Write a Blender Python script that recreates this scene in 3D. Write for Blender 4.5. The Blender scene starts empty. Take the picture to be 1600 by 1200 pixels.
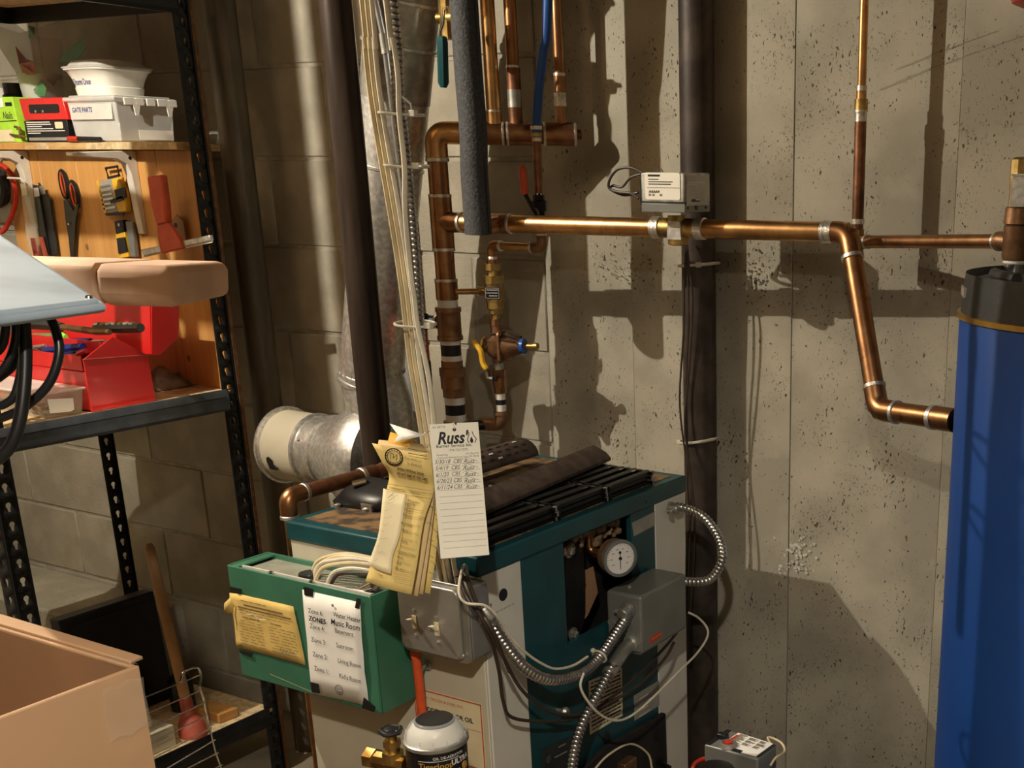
import bpy, bmesh, math, random
from mathutils import Vector, Matrix

random.seed(7)
SC = bpy.context.scene
COL = SC.collection

# ------------------------------------------------------------------ camera
F_PX, PPX, PPY = 1882.65, 1199.14, 874.785          # focal length and principal point in 1600x1200 pixels (cropped photograph)
PITCH, ROLL, YAW = 0.31256461, 0.00828945, math.radians(62.0892)
BOILER_H = 0.96
def _axes():
    f = Vector((0, math.cos(PITCH), -math.sin(PITCH))); x = Vector((1, 0, 0)); u = x.cross(f)
    r = x * math.cos(ROLL) + u * math.sin(ROLL); up = -x * math.sin(ROLL) + u * math.cos(ROLL)
    s, c = math.sin(YAW), math.cos(YAW)
    w = lambda v: Vector((s * v.x - c * v.y, c * v.x + s * v.y, v.z))
    return w(r), w(up), w(f)
C_R, C_U, C_F = _axes()
_s, _c = math.sin(YAW), math.cos(YAW)
_b = Vector((-0.37958007, 1.5, -0.48408855)) * 1.2
CAM = Vector((0, 0, BOILER_H)) - Vector((_s * _b.x - _c * _b.y, _c * _b.x + _s * _b.y, _b.z))
def ray(px, py): return C_F + C_R * ((px - PPX) / F_PX) - C_U * ((py - PPY) / F_PX)
def PY(px, py, Y): d = ray(px, py); return CAM + d * ((Y - CAM.y) / d.y)      # pixel on a plane of constant y
def PX(px, py, X): d = ray(px, py); return CAM + d * ((X - CAM.x) / d.x)
def PZ(px, py, Z): d = ray(px, py); return CAM + d * ((Z - CAM.z) / d.z)
def PD(px, py, D): return CAM + ray(px, py) * D                                # pixel at a depth along the optical axis
def pix(p): q = Vector(p) - CAM; w = q.dot(C_F); return PPX + F_PX * q.dot(C_R) / w, PPY - F_PX * q.dot(C_U) / w
def PP(px, py, o, n): d = ray(px, py); return CAM + d * ((Vector(o) - CAM).dot(n) / d.dot(n))

cd = bpy.data.cameras.new('camera'); cam = bpy.data.objects.new('camera', cd); COL.objects.link(cam)
cd.sensor_fit = 'HORIZONTAL'; cd.sensor_width = 36.0; cd.lens = F_PX / 1600 * 36.0
cd.shift_x = (800 - PPX) / 1600; cd.shift_y = (PPY - 600) / 1600
cd.clip_start = 0.02; cd.clip_end = 50
m = Matrix.Identity(4)
for i in range(3):
    m[i][0] = C_R[i]; m[i][1] = C_U[i]; m[i][2] = -C_F[i]; m[i][3] = CAM[i]
cam.matrix_world = m
SC.camera = cam

# ------------------------------------------------------------------ light
SC.view_settings.view_transform = 'Standard'; SC.view_settings.look = 'None'
SC.view_settings.gamma = 1.0; SC.view_settings.use_curve_mapping = False
SC.view_settings.exposure = 0.38
wd = bpy.data.worlds.new('world'); SC.world = wd; wd.use_nodes = True
wd.node_tree.nodes['Background'].inputs[0].default_value = (1.0, 0.82, 0.58, 1)
wd.node_tree.nodes['Background'].inputs[1].default_value = 0.012
def bulb(name, loc, watts, radius=0.03, col=(1.0, 0.92, 0.78)):
    l = bpy.data.lights.new(name, 'POINT'); l.energy = watts; l.shadow_soft_size = radius; l.color = col
    o = bpy.data.objects.new(name, l); COL.objects.link(o); o.location = loc
    return o
KEY = (-1.15, -.55, 2.30)
bulb('shelf_bulb', KEY, 84, .008)
bulb('camera_bulb', (1.2, -1.5, 2.30), 80, .03)

# ------------------------------------------------------------------ helpers: meshes
def V(*a): return Vector(a)
def catmull(P, k=6):
    P = [Vector(p) for p in P]; out = []
    for i in range(len(P) - 1):
        a = P[i - 1] if i else P[0] * 2 - P[1]; b = P[i]; c = P[i + 1]; d = P[i + 2] if i + 2 < len(P) else P[-1] * 2 - P[-2]
        for j in range(k):
            t = j / k
            out.append(0.5 * ((2 * b) + (c - a) * t + (2 * a - 5 * b + 4 * c - d) * t * t + (3 * b - a - 3 * c + d) * t ** 3))
    out.append(P[-1]); return out
def fillet(P, rad, k=6):
    P = [Vector(p) for p in P]; out = [P[0]]
    for i in range(1, len(P) - 1):
        a, b, c = P[i - 1], P[i], P[i + 1]
        ra = min(rad, (a - b).length * .49); rc = min(rad, (c - b).length * .49)
        s = b + (a - b).normalized() * ra; e = b + (c - b).normalized() * rc
        for j in range(k + 1):
            t = j / k; out.append(s * (1 - t) ** 2 + b * 2 * t * (1 - t) + e * t * t)
    out.append(P[-1]); return out
def resample(P, step):
    out = [P[0]]; carry = 0
    for a, b in zip(P, P[1:]):
        L = (b - a).length; t = step - carry
        while t <= L and L > 0:
            out.append(a + (b - a) * (t / L)); t += step
        carry = (carry + L) % step if L < step - carry or True else 0
        carry = L - (t - step)
    return out
class Fr:                                   # a flat frame: u along ex, v along ey, w along the normal
    def __init__(s, o, ex, ey):
        s.o = Vector(o); s.ex = Vector(ex).normalized(); e = Vector(ey); e = e - s.ex * e.dot(s.ex); s.ey = e.normalized(); s.n = s.ex.cross(s.ey)
    def p(s, u, v, w=0): return s.o + s.ex * u + s.ey * v + s.n * w
    def uv(s, px, py):
        q = PP(px, py, s.o, s.n) - s.o; return q.dot(s.ex), q.dot(s.ey)
    def mat(s, u=0, v=0, w=0):
        M4 = Matrix.Identity(4); o = s.p(u, v, w)
        for i in range(3): M4[i][0] = s.ex[i]; M4[i][1] = s.ey[i]; M4[i][2] = s.n[i]; M4[i][3] = o[i]
        return M4
class MB:
    def __init__(s): s.v = []; s.f = []
    def add(s, vs, fs):
        b = len(s.v); s.v += [Vector(x) for x in vs]; s.f += [tuple(b + i for i in f) for f in fs]; return s
    def box(s, lo, hi, fr=None):
        (x0, y0, z0), (x1, y1, z1) = lo, hi
        c = [(x0, y0, z0), (x1, y0, z0), (x1, y1, z0), (x0, y1, z0), (x0, y0, z1), (x1, y0, z1), (x1, y1, z1), (x0, y1, z1)]
        if fr: c = [fr.p(*q) for q in c]
        return s.add(c, [(0, 3, 2, 1), (4, 5, 6, 7), (0, 1, 5, 4), (1, 2, 6, 5), (2, 3, 7, 6), (3, 0, 4, 7)])
    def hexa(s, c):                          # eight corners: bottom ring, then top ring
        return s.add(c, [(0, 3, 2, 1), (4, 5, 6, 7), (0, 1, 5, 4), (1, 2, 6, 5), (2, 3, 7, 6), (3, 0, 4, 7)])
    def prism(s, poly, vec):                 # closed outline swept along a vector
        n = len(poly); a = [Vector(p) for p in poly]; b = [p + Vector(vec) for p in a]
        return s.add(a + b, [tuple(range(n - 1, -1, -1)), tuple(range(n, 2 * n))] + [(i, (i + 1) % n, n + (i + 1) % n, n + i) for i in range(n)])
    def plate(s, fr, poly, th, w=0): return s.prism([fr.p(u, v, w) for u, v in poly], fr.n * th)
    def tube(s, P, r, n=14, caps=True, closed=False):
        P = [Vector(p) for p in P]; m_ = len(P)
        if not isinstance(r, (list, tuple)): r = [r] * m_
        T = [((P[min(i + 1, m_ - 1)] - P[max(i - 1, 0)]).normalized() if not closed else (P[(i + 1) % m_] - P[i - 1]).normalized()) for i in range(m_)]
        a = Vector((0, 0, 1)) if abs(T[0].z) < .9 else Vector((1, 0, 0))
        N = (a - T[0] * a.dot(T[0])).normalized(); vs = []; fs = []
        for i in range(m_):
            N = (N - T[i] * N.dot(T[i])).normalized(); B = T[i].cross(N)
            for j in range(n):
                t = 2 * math.pi * j / n; vs.append(P[i] + (N * math.cos(t) + B * math.sin(t)) * r[i])
        for i in range(m_ - (0 if closed else 1)):
            for j in range(n):
                k = (i + 1) % m_; fs.append((i * n + j, i * n + (j + 1) % n, k * n + (j + 1) % n, k * n + j))
        if caps and not closed: fs += [tuple(range(n - 1, -1, -1)), tuple(range((m_ - 1) * n, m_ * n))]
        return s.add(vs, fs)
    def cyl(s, a, b, r, r2=None, n=20): return s.tube([a, b], [r, r if r2 is None else r2], n)
    def lathe(s, o, ax, prof, n=28, ex=None):    # prof: (distance along axis, radius)
        ax = Vector(ax).normalized(); a = Vector(ex) if ex else (Vector((0, 0, 1)) if abs(ax.z) < .9 else Vector((1, 0, 0)))
        N = (a - ax * a.dot(ax)).normalized(); B = ax.cross(N); vs = []; fs = []; o = Vector(o)
        for h, r in prof:
            for j in range(n):
                t = 2 * math.pi * j / n; vs.append(o + ax * h + (N * math.cos(t) + B * math.sin(t)) * max(r, 1e-5))
        for i in range(len(prof) - 1):
            for j in range(n): fs.append((i * n + j, i * n + (j + 1) % n, (i + 1) * n + (j + 1) % n, (i + 1) * n + j))
        fs += [tuple(range(n - 1, -1, -1)), tuple(range((len(prof) - 1) * n, len(prof) * n))]
        return s.add(vs, fs)
    def corr(s, P, r, pitch=.0075, amp=.0012, n=12):
        Q = resample(P, pitch / 4); rr = [r + amp * (1, .35, -1, .35)[i % 4] for i in range(len(Q))]
        return s.tube(Q, rr, n)
    def sphere(s, c, r, n=14, sc=(1, 1, 1)):
        c = Vector(c); prof = []
        vs = []; fs = []; k = n // 2
        for i in range(k + 1):
            p = math.pi * i / k
            for j in range(n):
                t = 2 * math.pi * j / n; vs.append(c + Vector((r * sc[0] * math.sin(p) * math.cos(t), r * sc[1] * math.sin(p) * math.sin(t), r * sc[2] * math.cos(p))))
        for i in range(k):
            for j in range(n): fs.append((i * n + j, (i + 1) * n + j, (i + 1) * n + (j + 1) % n, i * n + (j + 1) % n))
        return s.add(vs, fs)
    def line(s, fr, pts, width, w=.0003, closed=False):   # a flat printed stroke on a frame
        pts = [Vector((a, b)) for a, b in pts]
        if closed: pts = pts + [pts[0]]
        for a, b in zip(pts, pts[1:]):
            d = (b - a)
            if d.length < 1e-7: continue
            d = d.normalized() * width / 2; q = Vector((-d.y, d.x))
            s.add([fr.p(*(a - q - d), w), fr.p(*(b - q + d), w), fr.p(*(b + q + d), w), fr.p(*(a + q - d), w)], [(0, 1, 2, 3)])
        return s
    def grid(s, rows):                       # rows of points -> sheet
        n = len(rows[0]); vs = [p for r_ in rows for p in r_]
        return s.add(vs, [(i * n + j, i * n + j + 1, (i + 1) * n + j + 1, (i + 1) * n + j) for i in range(len(rows) - 1) for j in range(n - 1)])
    def build(s, name, mat, parent=None, bevel=0, seg=2, angle=38, solid=0, sub=0, weld=0):
        me = bpy.data.meshes.new(name)
        if not s.v: s.v = [Vector((0, 0, 0))]
        lo = Vector([min(p[i] for p in s.v) for i in range(3)]); hi = Vector([max(p[i] for p in s.v) for i in range(3)]); c = (lo + hi) / 2; c.z = lo.z
        me.from_pydata([p - c for p in s.v], [], s.f); me.update()
        bm = bmesh.new(); bm.from_mesh(me)
        if weld: bmesh.ops.remove_doubles(bm, verts=bm.verts[:], dist=weld)
        bmesh.ops.recalc_face_normals(bm, faces=bm.faces[:]); bm.to_mesh(me); bm.free()
        for p in me.polygons: p.use_smooth = True
        me.set_sharp_from_angle(angle=math.radians(angle))
        me.materials.append(MATS[mat] if isinstance(mat, str) else mat)
        o = bpy.data.objects.new(name, me); COL.objects.link(o)
        attach(o, c, parent)
        if bevel:
            b = o.modifiers.new('bevel', 'BEVEL'); b.width = bevel; b.segments = seg; b.limit_method = 'ANGLE'; b.angle_limit = math.radians(40); b.harden_normals = False
        if solid:
            b = o.modifiers.new('solid', 'SOLIDIFY'); b.thickness = solid; b.offset = 0
        if sub:
            b = o.modifiers.new('sub', 'SUBSURF'); b.levels = sub; b.render_levels = sub
        return o
WO = {}
def attach(o, world, parent):
    WO[o.name] = Vector(world)
    if parent: o.parent = parent; o.location = Vector(world) - WO[parent.name]
    else: o.location = world
def tag(o, label, cat, group=None):
    o['label'] = label; o['category'] = cat
    if group: o['group'] = group
    return o
def thing(name, label, cat, group=None):
    o = bpy.data.objects.new(name, None); COL.objects.link(o); o.empty_display_size = .05
    WO[o.name] = Vector((0, 0, 0)); return tag(o, label, cat, group)
def struct(o): o['kind'] = 'structure'; return o
def settle():                                # moves every thing's Empty to the base of its parts
    for r in [o for o in COL.objects if o.type == 'EMPTY' and o.parent is None]:
        pts = []
        for c in r.children:
            for o in [c] + list(c.children):
                if o.type == 'MESH':
                    w = WO[o.name]; pts += [w + v.co for v in o.data.vertices]
        if not pts: continue
        lo = Vector([min(p[i] for p in pts) for i in range(3)]); hi = Vector([max(p[i] for p in pts) for i in range(3)])
        b = (lo + hi) / 2; b.z = lo.z; r.location = b
        for c in r.children: c.location = WO[c.name] - b
def text(body, fr, u, v, size, mat, parent, name='lettering', align='LEFT', shear=0, bold=0, sx=1.0, w=.0004, rot=0, space=1.0):
    cu = bpy.data.curves.new('t', 'FONT'); cu.body = body; cu.size = size; cu.align_x = align; cu.shear = shear; cu.offset = bold; cu.resolution_u = 2; cu.space_character = space
    o = bpy.data.objects.new('t', cu); COL.objects.link(o)
    dg = bpy.context.evaluated_depsgraph_get(); me = bpy.data.meshes.new_from_object(o.evaluated_get(dg))
    bpy.data.objects.remove(o); bpy.data.curves.remove(cu)
    T = fr.mat(u, v, w) @ Matrix.Rotation(rot, 4, 'Z') @ Matrix.Diagonal((sx, 1, 1, 1))
    b = MB(); b.add([T @ x.co for x in me.vertices], [tuple(p.vertices) for p in me.polygons]); bpy.data.meshes.remove(me)
    return b.build(name, mat, parent) if parent is not None or name else b
def rounded(w, h, r, k=5, u0=0, v0=0):
    out = []
    for cx, cy, a in ((w - r, r, -90), (w - r, h - r, 0), (r, h - r, 90), (r, r, 180)):
        for j in range(k + 1):
            t = math.radians(a + 90 * j / k); out.append((u0 + cx + r * math.cos(t), v0 + cy + r * math.sin(t)))
    return out
def arc(c, ex, ey, r, a0, a1, k=12):
    return [Vector(c) + Vector(ex) * r * math.cos(math.radians(a0 + (a1 - a0) * i / k)) + Vector(ey) * r * math.sin(math.radians(a0 + (a1 - a0) * i / k)) for i in range(k + 1)]

# ------------------------------------------------------------------ helpers: materials
MATS = {}
def srgb(r, g, b):
    f = lambda c: (c / 255 / 12.92) if c <= 10 else ((c / 255 + .055) / 1.055) ** 2.4
    return (f(r), f(g), f(b))
def mat(name, col, rough=.5, metal=0, var=.12, scale=25, bump=0, bscale=None, col2=None, mix=(.42, .62), stretch=(1, 1, 1), spec=.5, trans=0, alpha=1, detail=4, clear=0, ior=1.45):
    M = bpy.data.materials.new(name); M.use_nodes = True; nt = M.node_tree; N = nt.nodes; L = nt.links; B = N['Principled BSDF']; MATS[name] = M
    tc = N.new('ShaderNodeTexCoord'); mp = N.new('ShaderNodeMapping'); mp.inputs['Scale'].default_value = stretch; L.new(tc.outputs['Object'], mp.inputs[0])
    nz = N.new('ShaderNodeTexNoise'); nz.inputs['Scale'].default_value = scale; nz.inputs['Detail'].default_value = detail; L.new(mp.outputs[0], nz.inputs['Vector'])
    rp = N.new('ShaderNodeValToRGB'); L.new(nz.outputs['Fac'], rp.inputs[0])
    rp.color_ramp.elements[0].position = mix[0]; rp.color_ramp.elements[1].position = mix[1]
    c2 = col2 if col2 else tuple(min(1, c * (1 + var)) for c in col); c1 = col if col2 else tuple(c * (1 - var) for c in col)
    rp.color_ramp.elements[0].color = (*c1, 1); rp.color_ramp.elements[1].color = (*c2, 1)
    L.new(rp.outputs[0], B.inputs['Base Color'])
    B.inputs['Roughness'].default_value = rough; B.inputs['Metallic'].default_value = metal; B.inputs['Specular IOR Level'].default_value = spec
    B.inputs['Transmission Weight'].default_value = trans; B.inputs['Alpha'].default_value = alpha; B.inputs['Coat Weight'].default_value = clear; B.inputs['IOR'].default_value = ior
    if bump:
        n2 = N.new('ShaderNodeTexNoise'); n2.inputs['Scale'].default_value = bscale or scale * 4; n2.inputs['Detail'].default_value = 5; L.new(mp.outputs[0], n2.inputs['Vector'])
        bp = N.new('ShaderNodeBump'); bp.inputs['Strength'].default_value = bump; bp.inputs['Distance'].default_value = .004; L.new(n2.outputs['Fac'], bp.inputs['Height']); L.new(bp.outputs[0], B.inputs['Normal'])
    return M
def nodes_of(name): nt = MATS[name].node_tree; return nt.nodes, nt.links, nt.nodes['Principled BSDF']
def add_spots(name, scale, thr, col, stretch=(1, 1, 1), depth=.5, randomness=1.0):   # small pits over a base colour
    N, L, B = nodes_of(name); src = B.inputs['Base Color'].links[0].from_socket
    tc = N.new('ShaderNodeTexCoord'); mp = N.new('ShaderNodeMapping'); mp.inputs['Scale'].default_value = stretch; L.new(tc.outputs['Object'], mp.inputs[0])
    ns = N.new('ShaderNodeTexNoise'); ns.inputs['Scale'].default_value = scale * .6; L.new(mp.outputs[0], ns.inputs['Vector'])
    ad = N.new('ShaderNodeVectorMath'); ad.operation = 'MULTIPLY_ADD'; ad.inputs[1].default_value = (.02, .02, .02); L.new(ns.outputs['Color'], ad.inputs[0]); L.new(mp.outputs[0], ad.inputs[2])
    vo = N.new('ShaderNodeTexVoronoi'); vo.inputs['Scale'].default_value = scale; vo.inputs['Randomness'].default_value = randomness; L.new(ad.outputs[0], vo.inputs['Vector'])
    n3 = N.new('ShaderNodeTexNoise'); n3.inputs['Scale'].default_value = 9; L.new(tc.outputs['Object'], n3.inputs['Vector'])
    th = N.new('ShaderNodeMapRange'); th.inputs[1].default_value = .3; th.inputs[2].default_value = .7; th.inputs[3].default_value = thr * .25; th.inputs[4].default_value = thr * 1.3; L.new(n3.outputs['Fac'], th.inputs[0])
    sb = N.new('ShaderNodeMath'); sb.operation = 'SUBTRACT'; L.new(th.outputs[0], sb.inputs[0]); L.new(vo.outputs['Distance'], sb.inputs[1])
    mr = N.new('ShaderNodeMapRange'); mr.inputs[1].default_value = -.03; mr.inputs[2].default_value = .04; L.new(sb.outputs[0], mr.inputs[0])
    mx = N.new('ShaderNodeMix'); mx.data_type = 'RGBA'; L.new(mr.outputs[0], mx.inputs[0]); L.new(src, mx.inputs[6]); mx.inputs[7].default_value = (*col, 1)
    L.new(mx.outputs[2], B.inputs['Base Color'])
    bp = N.new('ShaderNodeBump'); bp.invert = True; bp.inputs['Strength'].default_value = depth; bp.inputs['Distance'].default_value = .003; L.new(mr.outputs[0], bp.inputs['Height'])
    if B.inputs['Normal'].links: L.new(B.inputs['Normal'].links[0].from_socket, bp.inputs['Normal'])
    L.new(bp.outputs[0], B.inputs['Normal'])
def add_blotch(name, scale, lo, hi, col, stretch=(1, 1, 1), amount=.7):
    N, L, B = nodes_of(name); src = B.inputs['Base Color'].links[0].from_socket
    tc = N.new('ShaderNodeTexCoord'); mp = N.new('ShaderNodeMapping'); mp.inputs['Scale'].default_value = stretch; mp.inputs['Location'].default_value = (3.1, 1.7, 5.3); L.new(tc.outputs['Object'], mp.inputs[0])
    ns = N.new('ShaderNodeTexNoise'); ns.inputs['Scale'].default_value = scale; ns.inputs['Detail'].default_value = 6; L.new(mp.outputs[0], ns.inputs['Vector'])
    mr = N.new('ShaderNodeMapRange'); mr.inputs[1].default_value = lo; mr.inputs[2].default_value = hi; mr.inputs[4].default_value = amount; L.new(ns.outputs['Fac'], mr.inputs[0])
    mx = N.new('ShaderNodeMix'); mx.data_type = 'RGBA'; L.new(mr.outputs[0], mx.inputs[0]); L.new(src, mx.inputs[6]); mx.inputs[7].default_value = (*col, 1); L.new(mx.outputs[2], B.inputs['Base Color'])

mat('concrete', (.40, .37, .29), .92, var=.16, scale=5, bump=.25, bscale=70, detail=8)
add_blotch('concrete', 2.2, .52, .75, (.30, .26, .18), (1, 1, .6), .5); add_blotch('concrete', 7, .6, .75, (.50, .47, .38), (1, 1, 1), .5)
add_spots('concrete', 95, .15, (.10, .085, .06), (1, 1, .5), .8); add_spots('concrete', 190, .20, (.17, .145, .10), (1, 1, .6), .5)
mat('block', (.37, .335, .26), .95, var=.14, scale=7, bump=.35, bscale=160, detail=8); add_blotch('block', 3, .55, .8, (.27, .23, .16), (1, 1, 1), .5)
mat('mortar', (.36, .33, .26), .95, var=.12, scale=30, bump=.3)
mat('floor', (.26, .22, .16), .9, var=.2, scale=6, bump=.3, bscale=50, detail=8); add_blotch('floor', 5, .5, .65, (.40, .33, .22), (1, 1, 1), .5)
mat('ceiling', (.30, .22, .13), .85, var=.2, scale=12)
mat('copper', (.44, .225, .10), .36, 1, var=.2, scale=30, col2=(.24, .115, .055), mix=(.38, .75), detail=6); add_blotch('copper', 60, .62, .72, (.16, .07, .035), (1, 1, 1), .6)
mat('copper_bright', (.66, .37, .15), .34, 1, var=.18, scale=26); add_blotch('copper_bright', 40, .62, .75, (.36, .18, .08), (1, 1, 1), .7)
mat('copper_dark', (.26, .12, .065), .45, .85, var=.3, scale=22); add_blotch('copper_dark', 30, .55, .7, (.08, .04, .025), (1, 1, 1), .7)
mat('solder', (.72, .68, .60), .38, .9, var=.2, scale=80, bump=.2)
mat('brass', (.50, .34, .12), .42, 1, var=.25, scale=40); add_blotch('brass', 50, .55, .7, (.20, .12, .05), (1, 1, 1), .5)
mat('bronze', (.28, .15, .075), .45, .75, var=.25, scale=30, bump=.15)
mat('iron_brown', (.060, .045, .036), .5, .3, var=.3, scale=18, bump=.15); add_blotch('iron_brown', 14, .55, .7, (.05, .035, .03), (1, 1, .2), .7)
mat('iron_post', (.050, .036, .029), .30, .35, var=.3, scale=30, stretch=(1, 1, .12), bump=.1)
mat('iron_grey', (.14, .12, .09), .42, .5, var=.3, scale=16, stretch=(1, 1, .2), bump=.12)
mat('black_iron', (.012, .011, .010), .45, .4, var=.3, scale=40, bump=.08)
mat('galvanised', (.72, .71, .67), .40, .85, var=.16, scale=90, bump=.08)
mat('galvanised_dull', (.46, .45, .40), .45, .85, var=.2, scale=40)
mat('flex_steel', (.52, .51, .48), .30, 1, var=.15, scale=60)
mat('emt', (.52, .53, .55), .30, 1, var=.1, scale=20)
mat('chrome', (.75, .74, .72), .14, 1, var=.05)
mat('steel_grey', (.42, .41, .37), .42, .75, var=.12, scale=14)
mat('control_grey', (.215, .220, .200), .38, .35, var=.08, scale=10)
mat('foam', (.062, .065, .070), .75, var=.22, scale=160, bump=.5, bscale=220)
mat('pex_blue', (.018, .085, .33), .32, var=.1, scale=8)
mat('pvc_grey', (.33, .34, .33), .45, var=.08)
mat('white_tape', (.75, .73, .68), .5, var=.06)
mat('black_tape', (.012, .012, .012), .45, var=.2)
mat('black_plastic', (.012, .012, .013), .38, var=.2)
mat('red_plastic', (.55, .035, .018), .32, var=.1)
mat('orange_red', (.62, .085, .025), .4, var=.12)
mat('yellow_plastic', (.72, .42, .03), .4, var=.1)
mat('teal_plastic', (.012, .075, .085), .35, var=.15)
mat('wire_white', (.66, .60, .47), .42, var=.1)
mat('wire_cream', (.60, .50, .31), .45, var=.12)
mat('wire_brown', (.045, .030, .022), .45, var=.2)
mat('wire_black', (.010, .010, .011), .35, var=.2)
mat('nylon', (.68, .64, .52), .4, var=.05, trans=.2)
mat('teal_enamel', (.006, .055, .066), .36, var=.12, scale=14)
add_blotch('teal_enamel', 9, .62, .75, (.02, .035, .035), (1, 1, 1), .6)
mat('cream_enamel', (.56, .52, .40), .42, var=.07, scale=6); add_blotch('cream_enamel', 16, .64, .8, (.30, .26, .17), (1, 1, 1), .5)
mat('white_enamel', (.62, .60, .53), .4, var=.05, scale=6); add_blotch('white_enamel', 24, .68, .8, (.30, .27, .20), (1, 1, .4), .5)
mat('stained_top', (.20, .12, .05), .8, var=.3, scale=30, bump=.3, col2=(.045, .03, .02), mix=(.45, .6), detail=8)
mat('insulation', (.30, .20, .11), .95, var=.3, scale=50, bump=.9, bscale=70, col2=(.10, .065, .035), mix=(.4, .65))
mat('soot', (.012, .010, .009), .8, var=.4, scale=20, bump=.2); add_blotch('soot', 12, .6, .7, (.10, .06, .035), (1, 1, 1), .5)
mat('grate_black', (.010, .010, .010), .33, .5, var=.25, scale=60)
mat('rust_channel', (.085, .062, .052), .5, .5, var=.25, scale=40, bump=.15)
mat('green_enamel', (.045, .165, .100), .38, var=.10, scale=10); add_blotch('green_enamel', 30, .7, .78, (.08, .22, .15), (1, 1, 1), .4)
mat('green_inside', (.33, .34, .28), .45, .3, var=.1)
mat('paper_white', (.88, .86, .80), .75, var=.04, scale=12)
mat('paper_card', (.92, .88, .76), .7, var=.03, scale=12)
mat('paper_yellow', (.72, .52, .16), .75, var=.10, scale=14); add_blotch('paper_yellow', 9, .58, .75, (.58, .38, .10), (1, 1, 1), .6)
mat('card_yellow', (.74, .56, .20), .72, var=.06, scale=12)
mat('card_buff', (.70, .52, .26), .72, var=.06, scale=12)
mat('card_pale', (.76, .66, .42), .72, var=.06, scale=12)
mat('card_orange', (.78, .45, .06), .7, var=.06, scale=12)
mat('ink', (.016, .015, .016), .7, var=.1)
mat('ink_grey', (.22, .20, .16), .7, var=.1)
mat('ink_blue', (.02, .02, .22), .6, var=.1)
mat('ink_brown', (.20, .13, .05), .7, var=.1)
mat('print_white', (.72, .70, .66), .5, var=.03)
mat('print_gold', (.65, .36, .06), .4, .2, var=.05)
mat('print_red', (.60, .06, .03), .5, var=.05)
mat('label_black', (.010, .010, .012), .35, var=.1)
mat('label_grey', (.30, .28, .24), .5, var=.1)
mat('plate_dark', (.035, .04, .04), .4, .3, var=.2)
mat('tank_blue', (.006, .055, .26), .52, var=.06, scale=5)
mat('tank_lid', (.035, .035, .034), .55, var=.1, bump=.12, bscale=200)
mat('gold_trim', (.60, .40, .10), .3, .9, var=.1)
mat('cardboard', (.56, .35, .20), .82, var=.07, scale=5, bump=.04)
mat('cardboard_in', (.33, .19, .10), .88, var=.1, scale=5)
mat('cardboard_pink', (.70, .47, .33), .8, var=.1, scale=14, bump=.05)
mat('packing_tape', (.80, .68, .54), .12, var=.05, alpha=.16)
mat('blue_grey', (.34, .42, .50), .5, .1, var=.12, scale=9)
mat('pine', (.62, .33, .10), .55, var=.16, scale=9, stretch=(3.5, 1, .22), detail=6, col2=(.46, .22, .06), mix=(.38, .68))
mat('plywood', (.60, .40, .18), .65, var=.15, scale=30, stretch=(.5, .5, 4), bump=.1, col2=(.45, .27, .10))
mat('chipboard', (.58, .44, .25), .8, var=.2, scale=60, bump=.1)
mat('shelf_black', (.012, .013, .014), .42, .3, var=.2)
mat('shelf_grey', (.085, .098, .115), .42, .4, var=.15)
mat('rust_edge', (.16, .075, .03), .7, var=.3, scale=50)
mat('bracket_white', (.64, .60, .52), .45, var=.06)
mat('toolbox_red', (.58, .018, .016), .30, var=.08, scale=6, clear=.3)
mat('handle_dark', (.03, .032, .03), .45, var=.2)
mat('handle_green', (.18, .22, .09), .5, var=.2)
mat('lime', (.30, .75, .10), .4, var=.05)
mat('lime_box', (.40, .72, .05), .5, var=.08)
mat('blue_tool', (.012, .02, .16), .35, var=.2)
mat('rag', (.22, .17, .12), .95, var=.3, scale=25, bump=.6)
mat('clear_plastic', (.90, .90, .86), .28, var=.04, alpha=.5)
mat('frosted', (.78, .76, .70), .38, var=.04, alpha=.62)
mat('white_plastic', (.80, .77, .69), .38, var=.03)
mat('bag_film', (.62, .60, .50), .22, var=.1, alpha=.30)
mat('bag_green', (.10, .32, .12), .3, var=.1, alpha=.6)
mat('bag_red', (.45, .08, .05), .3, var=.1, alpha=.65)
mat('glass', (.9, .92, .9), .05, var=.01, alpha=.25)
mat('wood_handle', (.42, .24, .11), .55, var=.15, scale=20, stretch=(1, 1, .2))
mat('rubber_red', (.36, .07, .04), .6, var=.12, scale=20)
mat('red_wood', (.62, .10, .04), .42, var=.12, scale=20)
mat('scissor_steel', (.09, .09, .08), .3, .9, var=.1)
mat('gauge_face', (.78, .76, .72), .4, var=.02)
mat('salt', (.62, .60, .52), .95, var=.1, scale=40)
mat('scratch', (.24, .21, .15), .95, var=.3, scale=40)
mat('mould', (.11, .10, .07), .95, var=.3, scale=40)
mat('screen_black', (.006, .006, .008), .3, var=.1)

# ================================================================== the room
YW = 0.84                                    # face of the back wall
XL, XR, YF, ZC = -2.75, 3.2, -4.6, 2.42
XB = -0.50                                   # where block laying meets poured concrete
struct(MB().box((XL - .1, YF - .1, -.1), (XR + .1, YW + .2, 0)).build('floor', 'floor'))
struct(MB().box((XL - .1, YF - .1, ZC), (XR + .1, YW + .2, ZC + .1)).build('ceiling', 'ceiling'))
struct(MB().box((XL - .1, YF - .1, 0), (XL, YW + .2, ZC)).build('wall_left', 'block'))
struct(MB().box((XR, YF - .1, 0), (XR + .1, YW + .2, ZC)).build('wall_right', 'concrete'))
struct(MB().box((XL, YF - .1, 0), (XR, YF, ZC)).build('wall_front', 'concrete'))
wall = struct(MB().box((XL, YW + .004, 0), (XR, YW + .12, ZC)).build('wall_back', 'mortar'))
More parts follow.
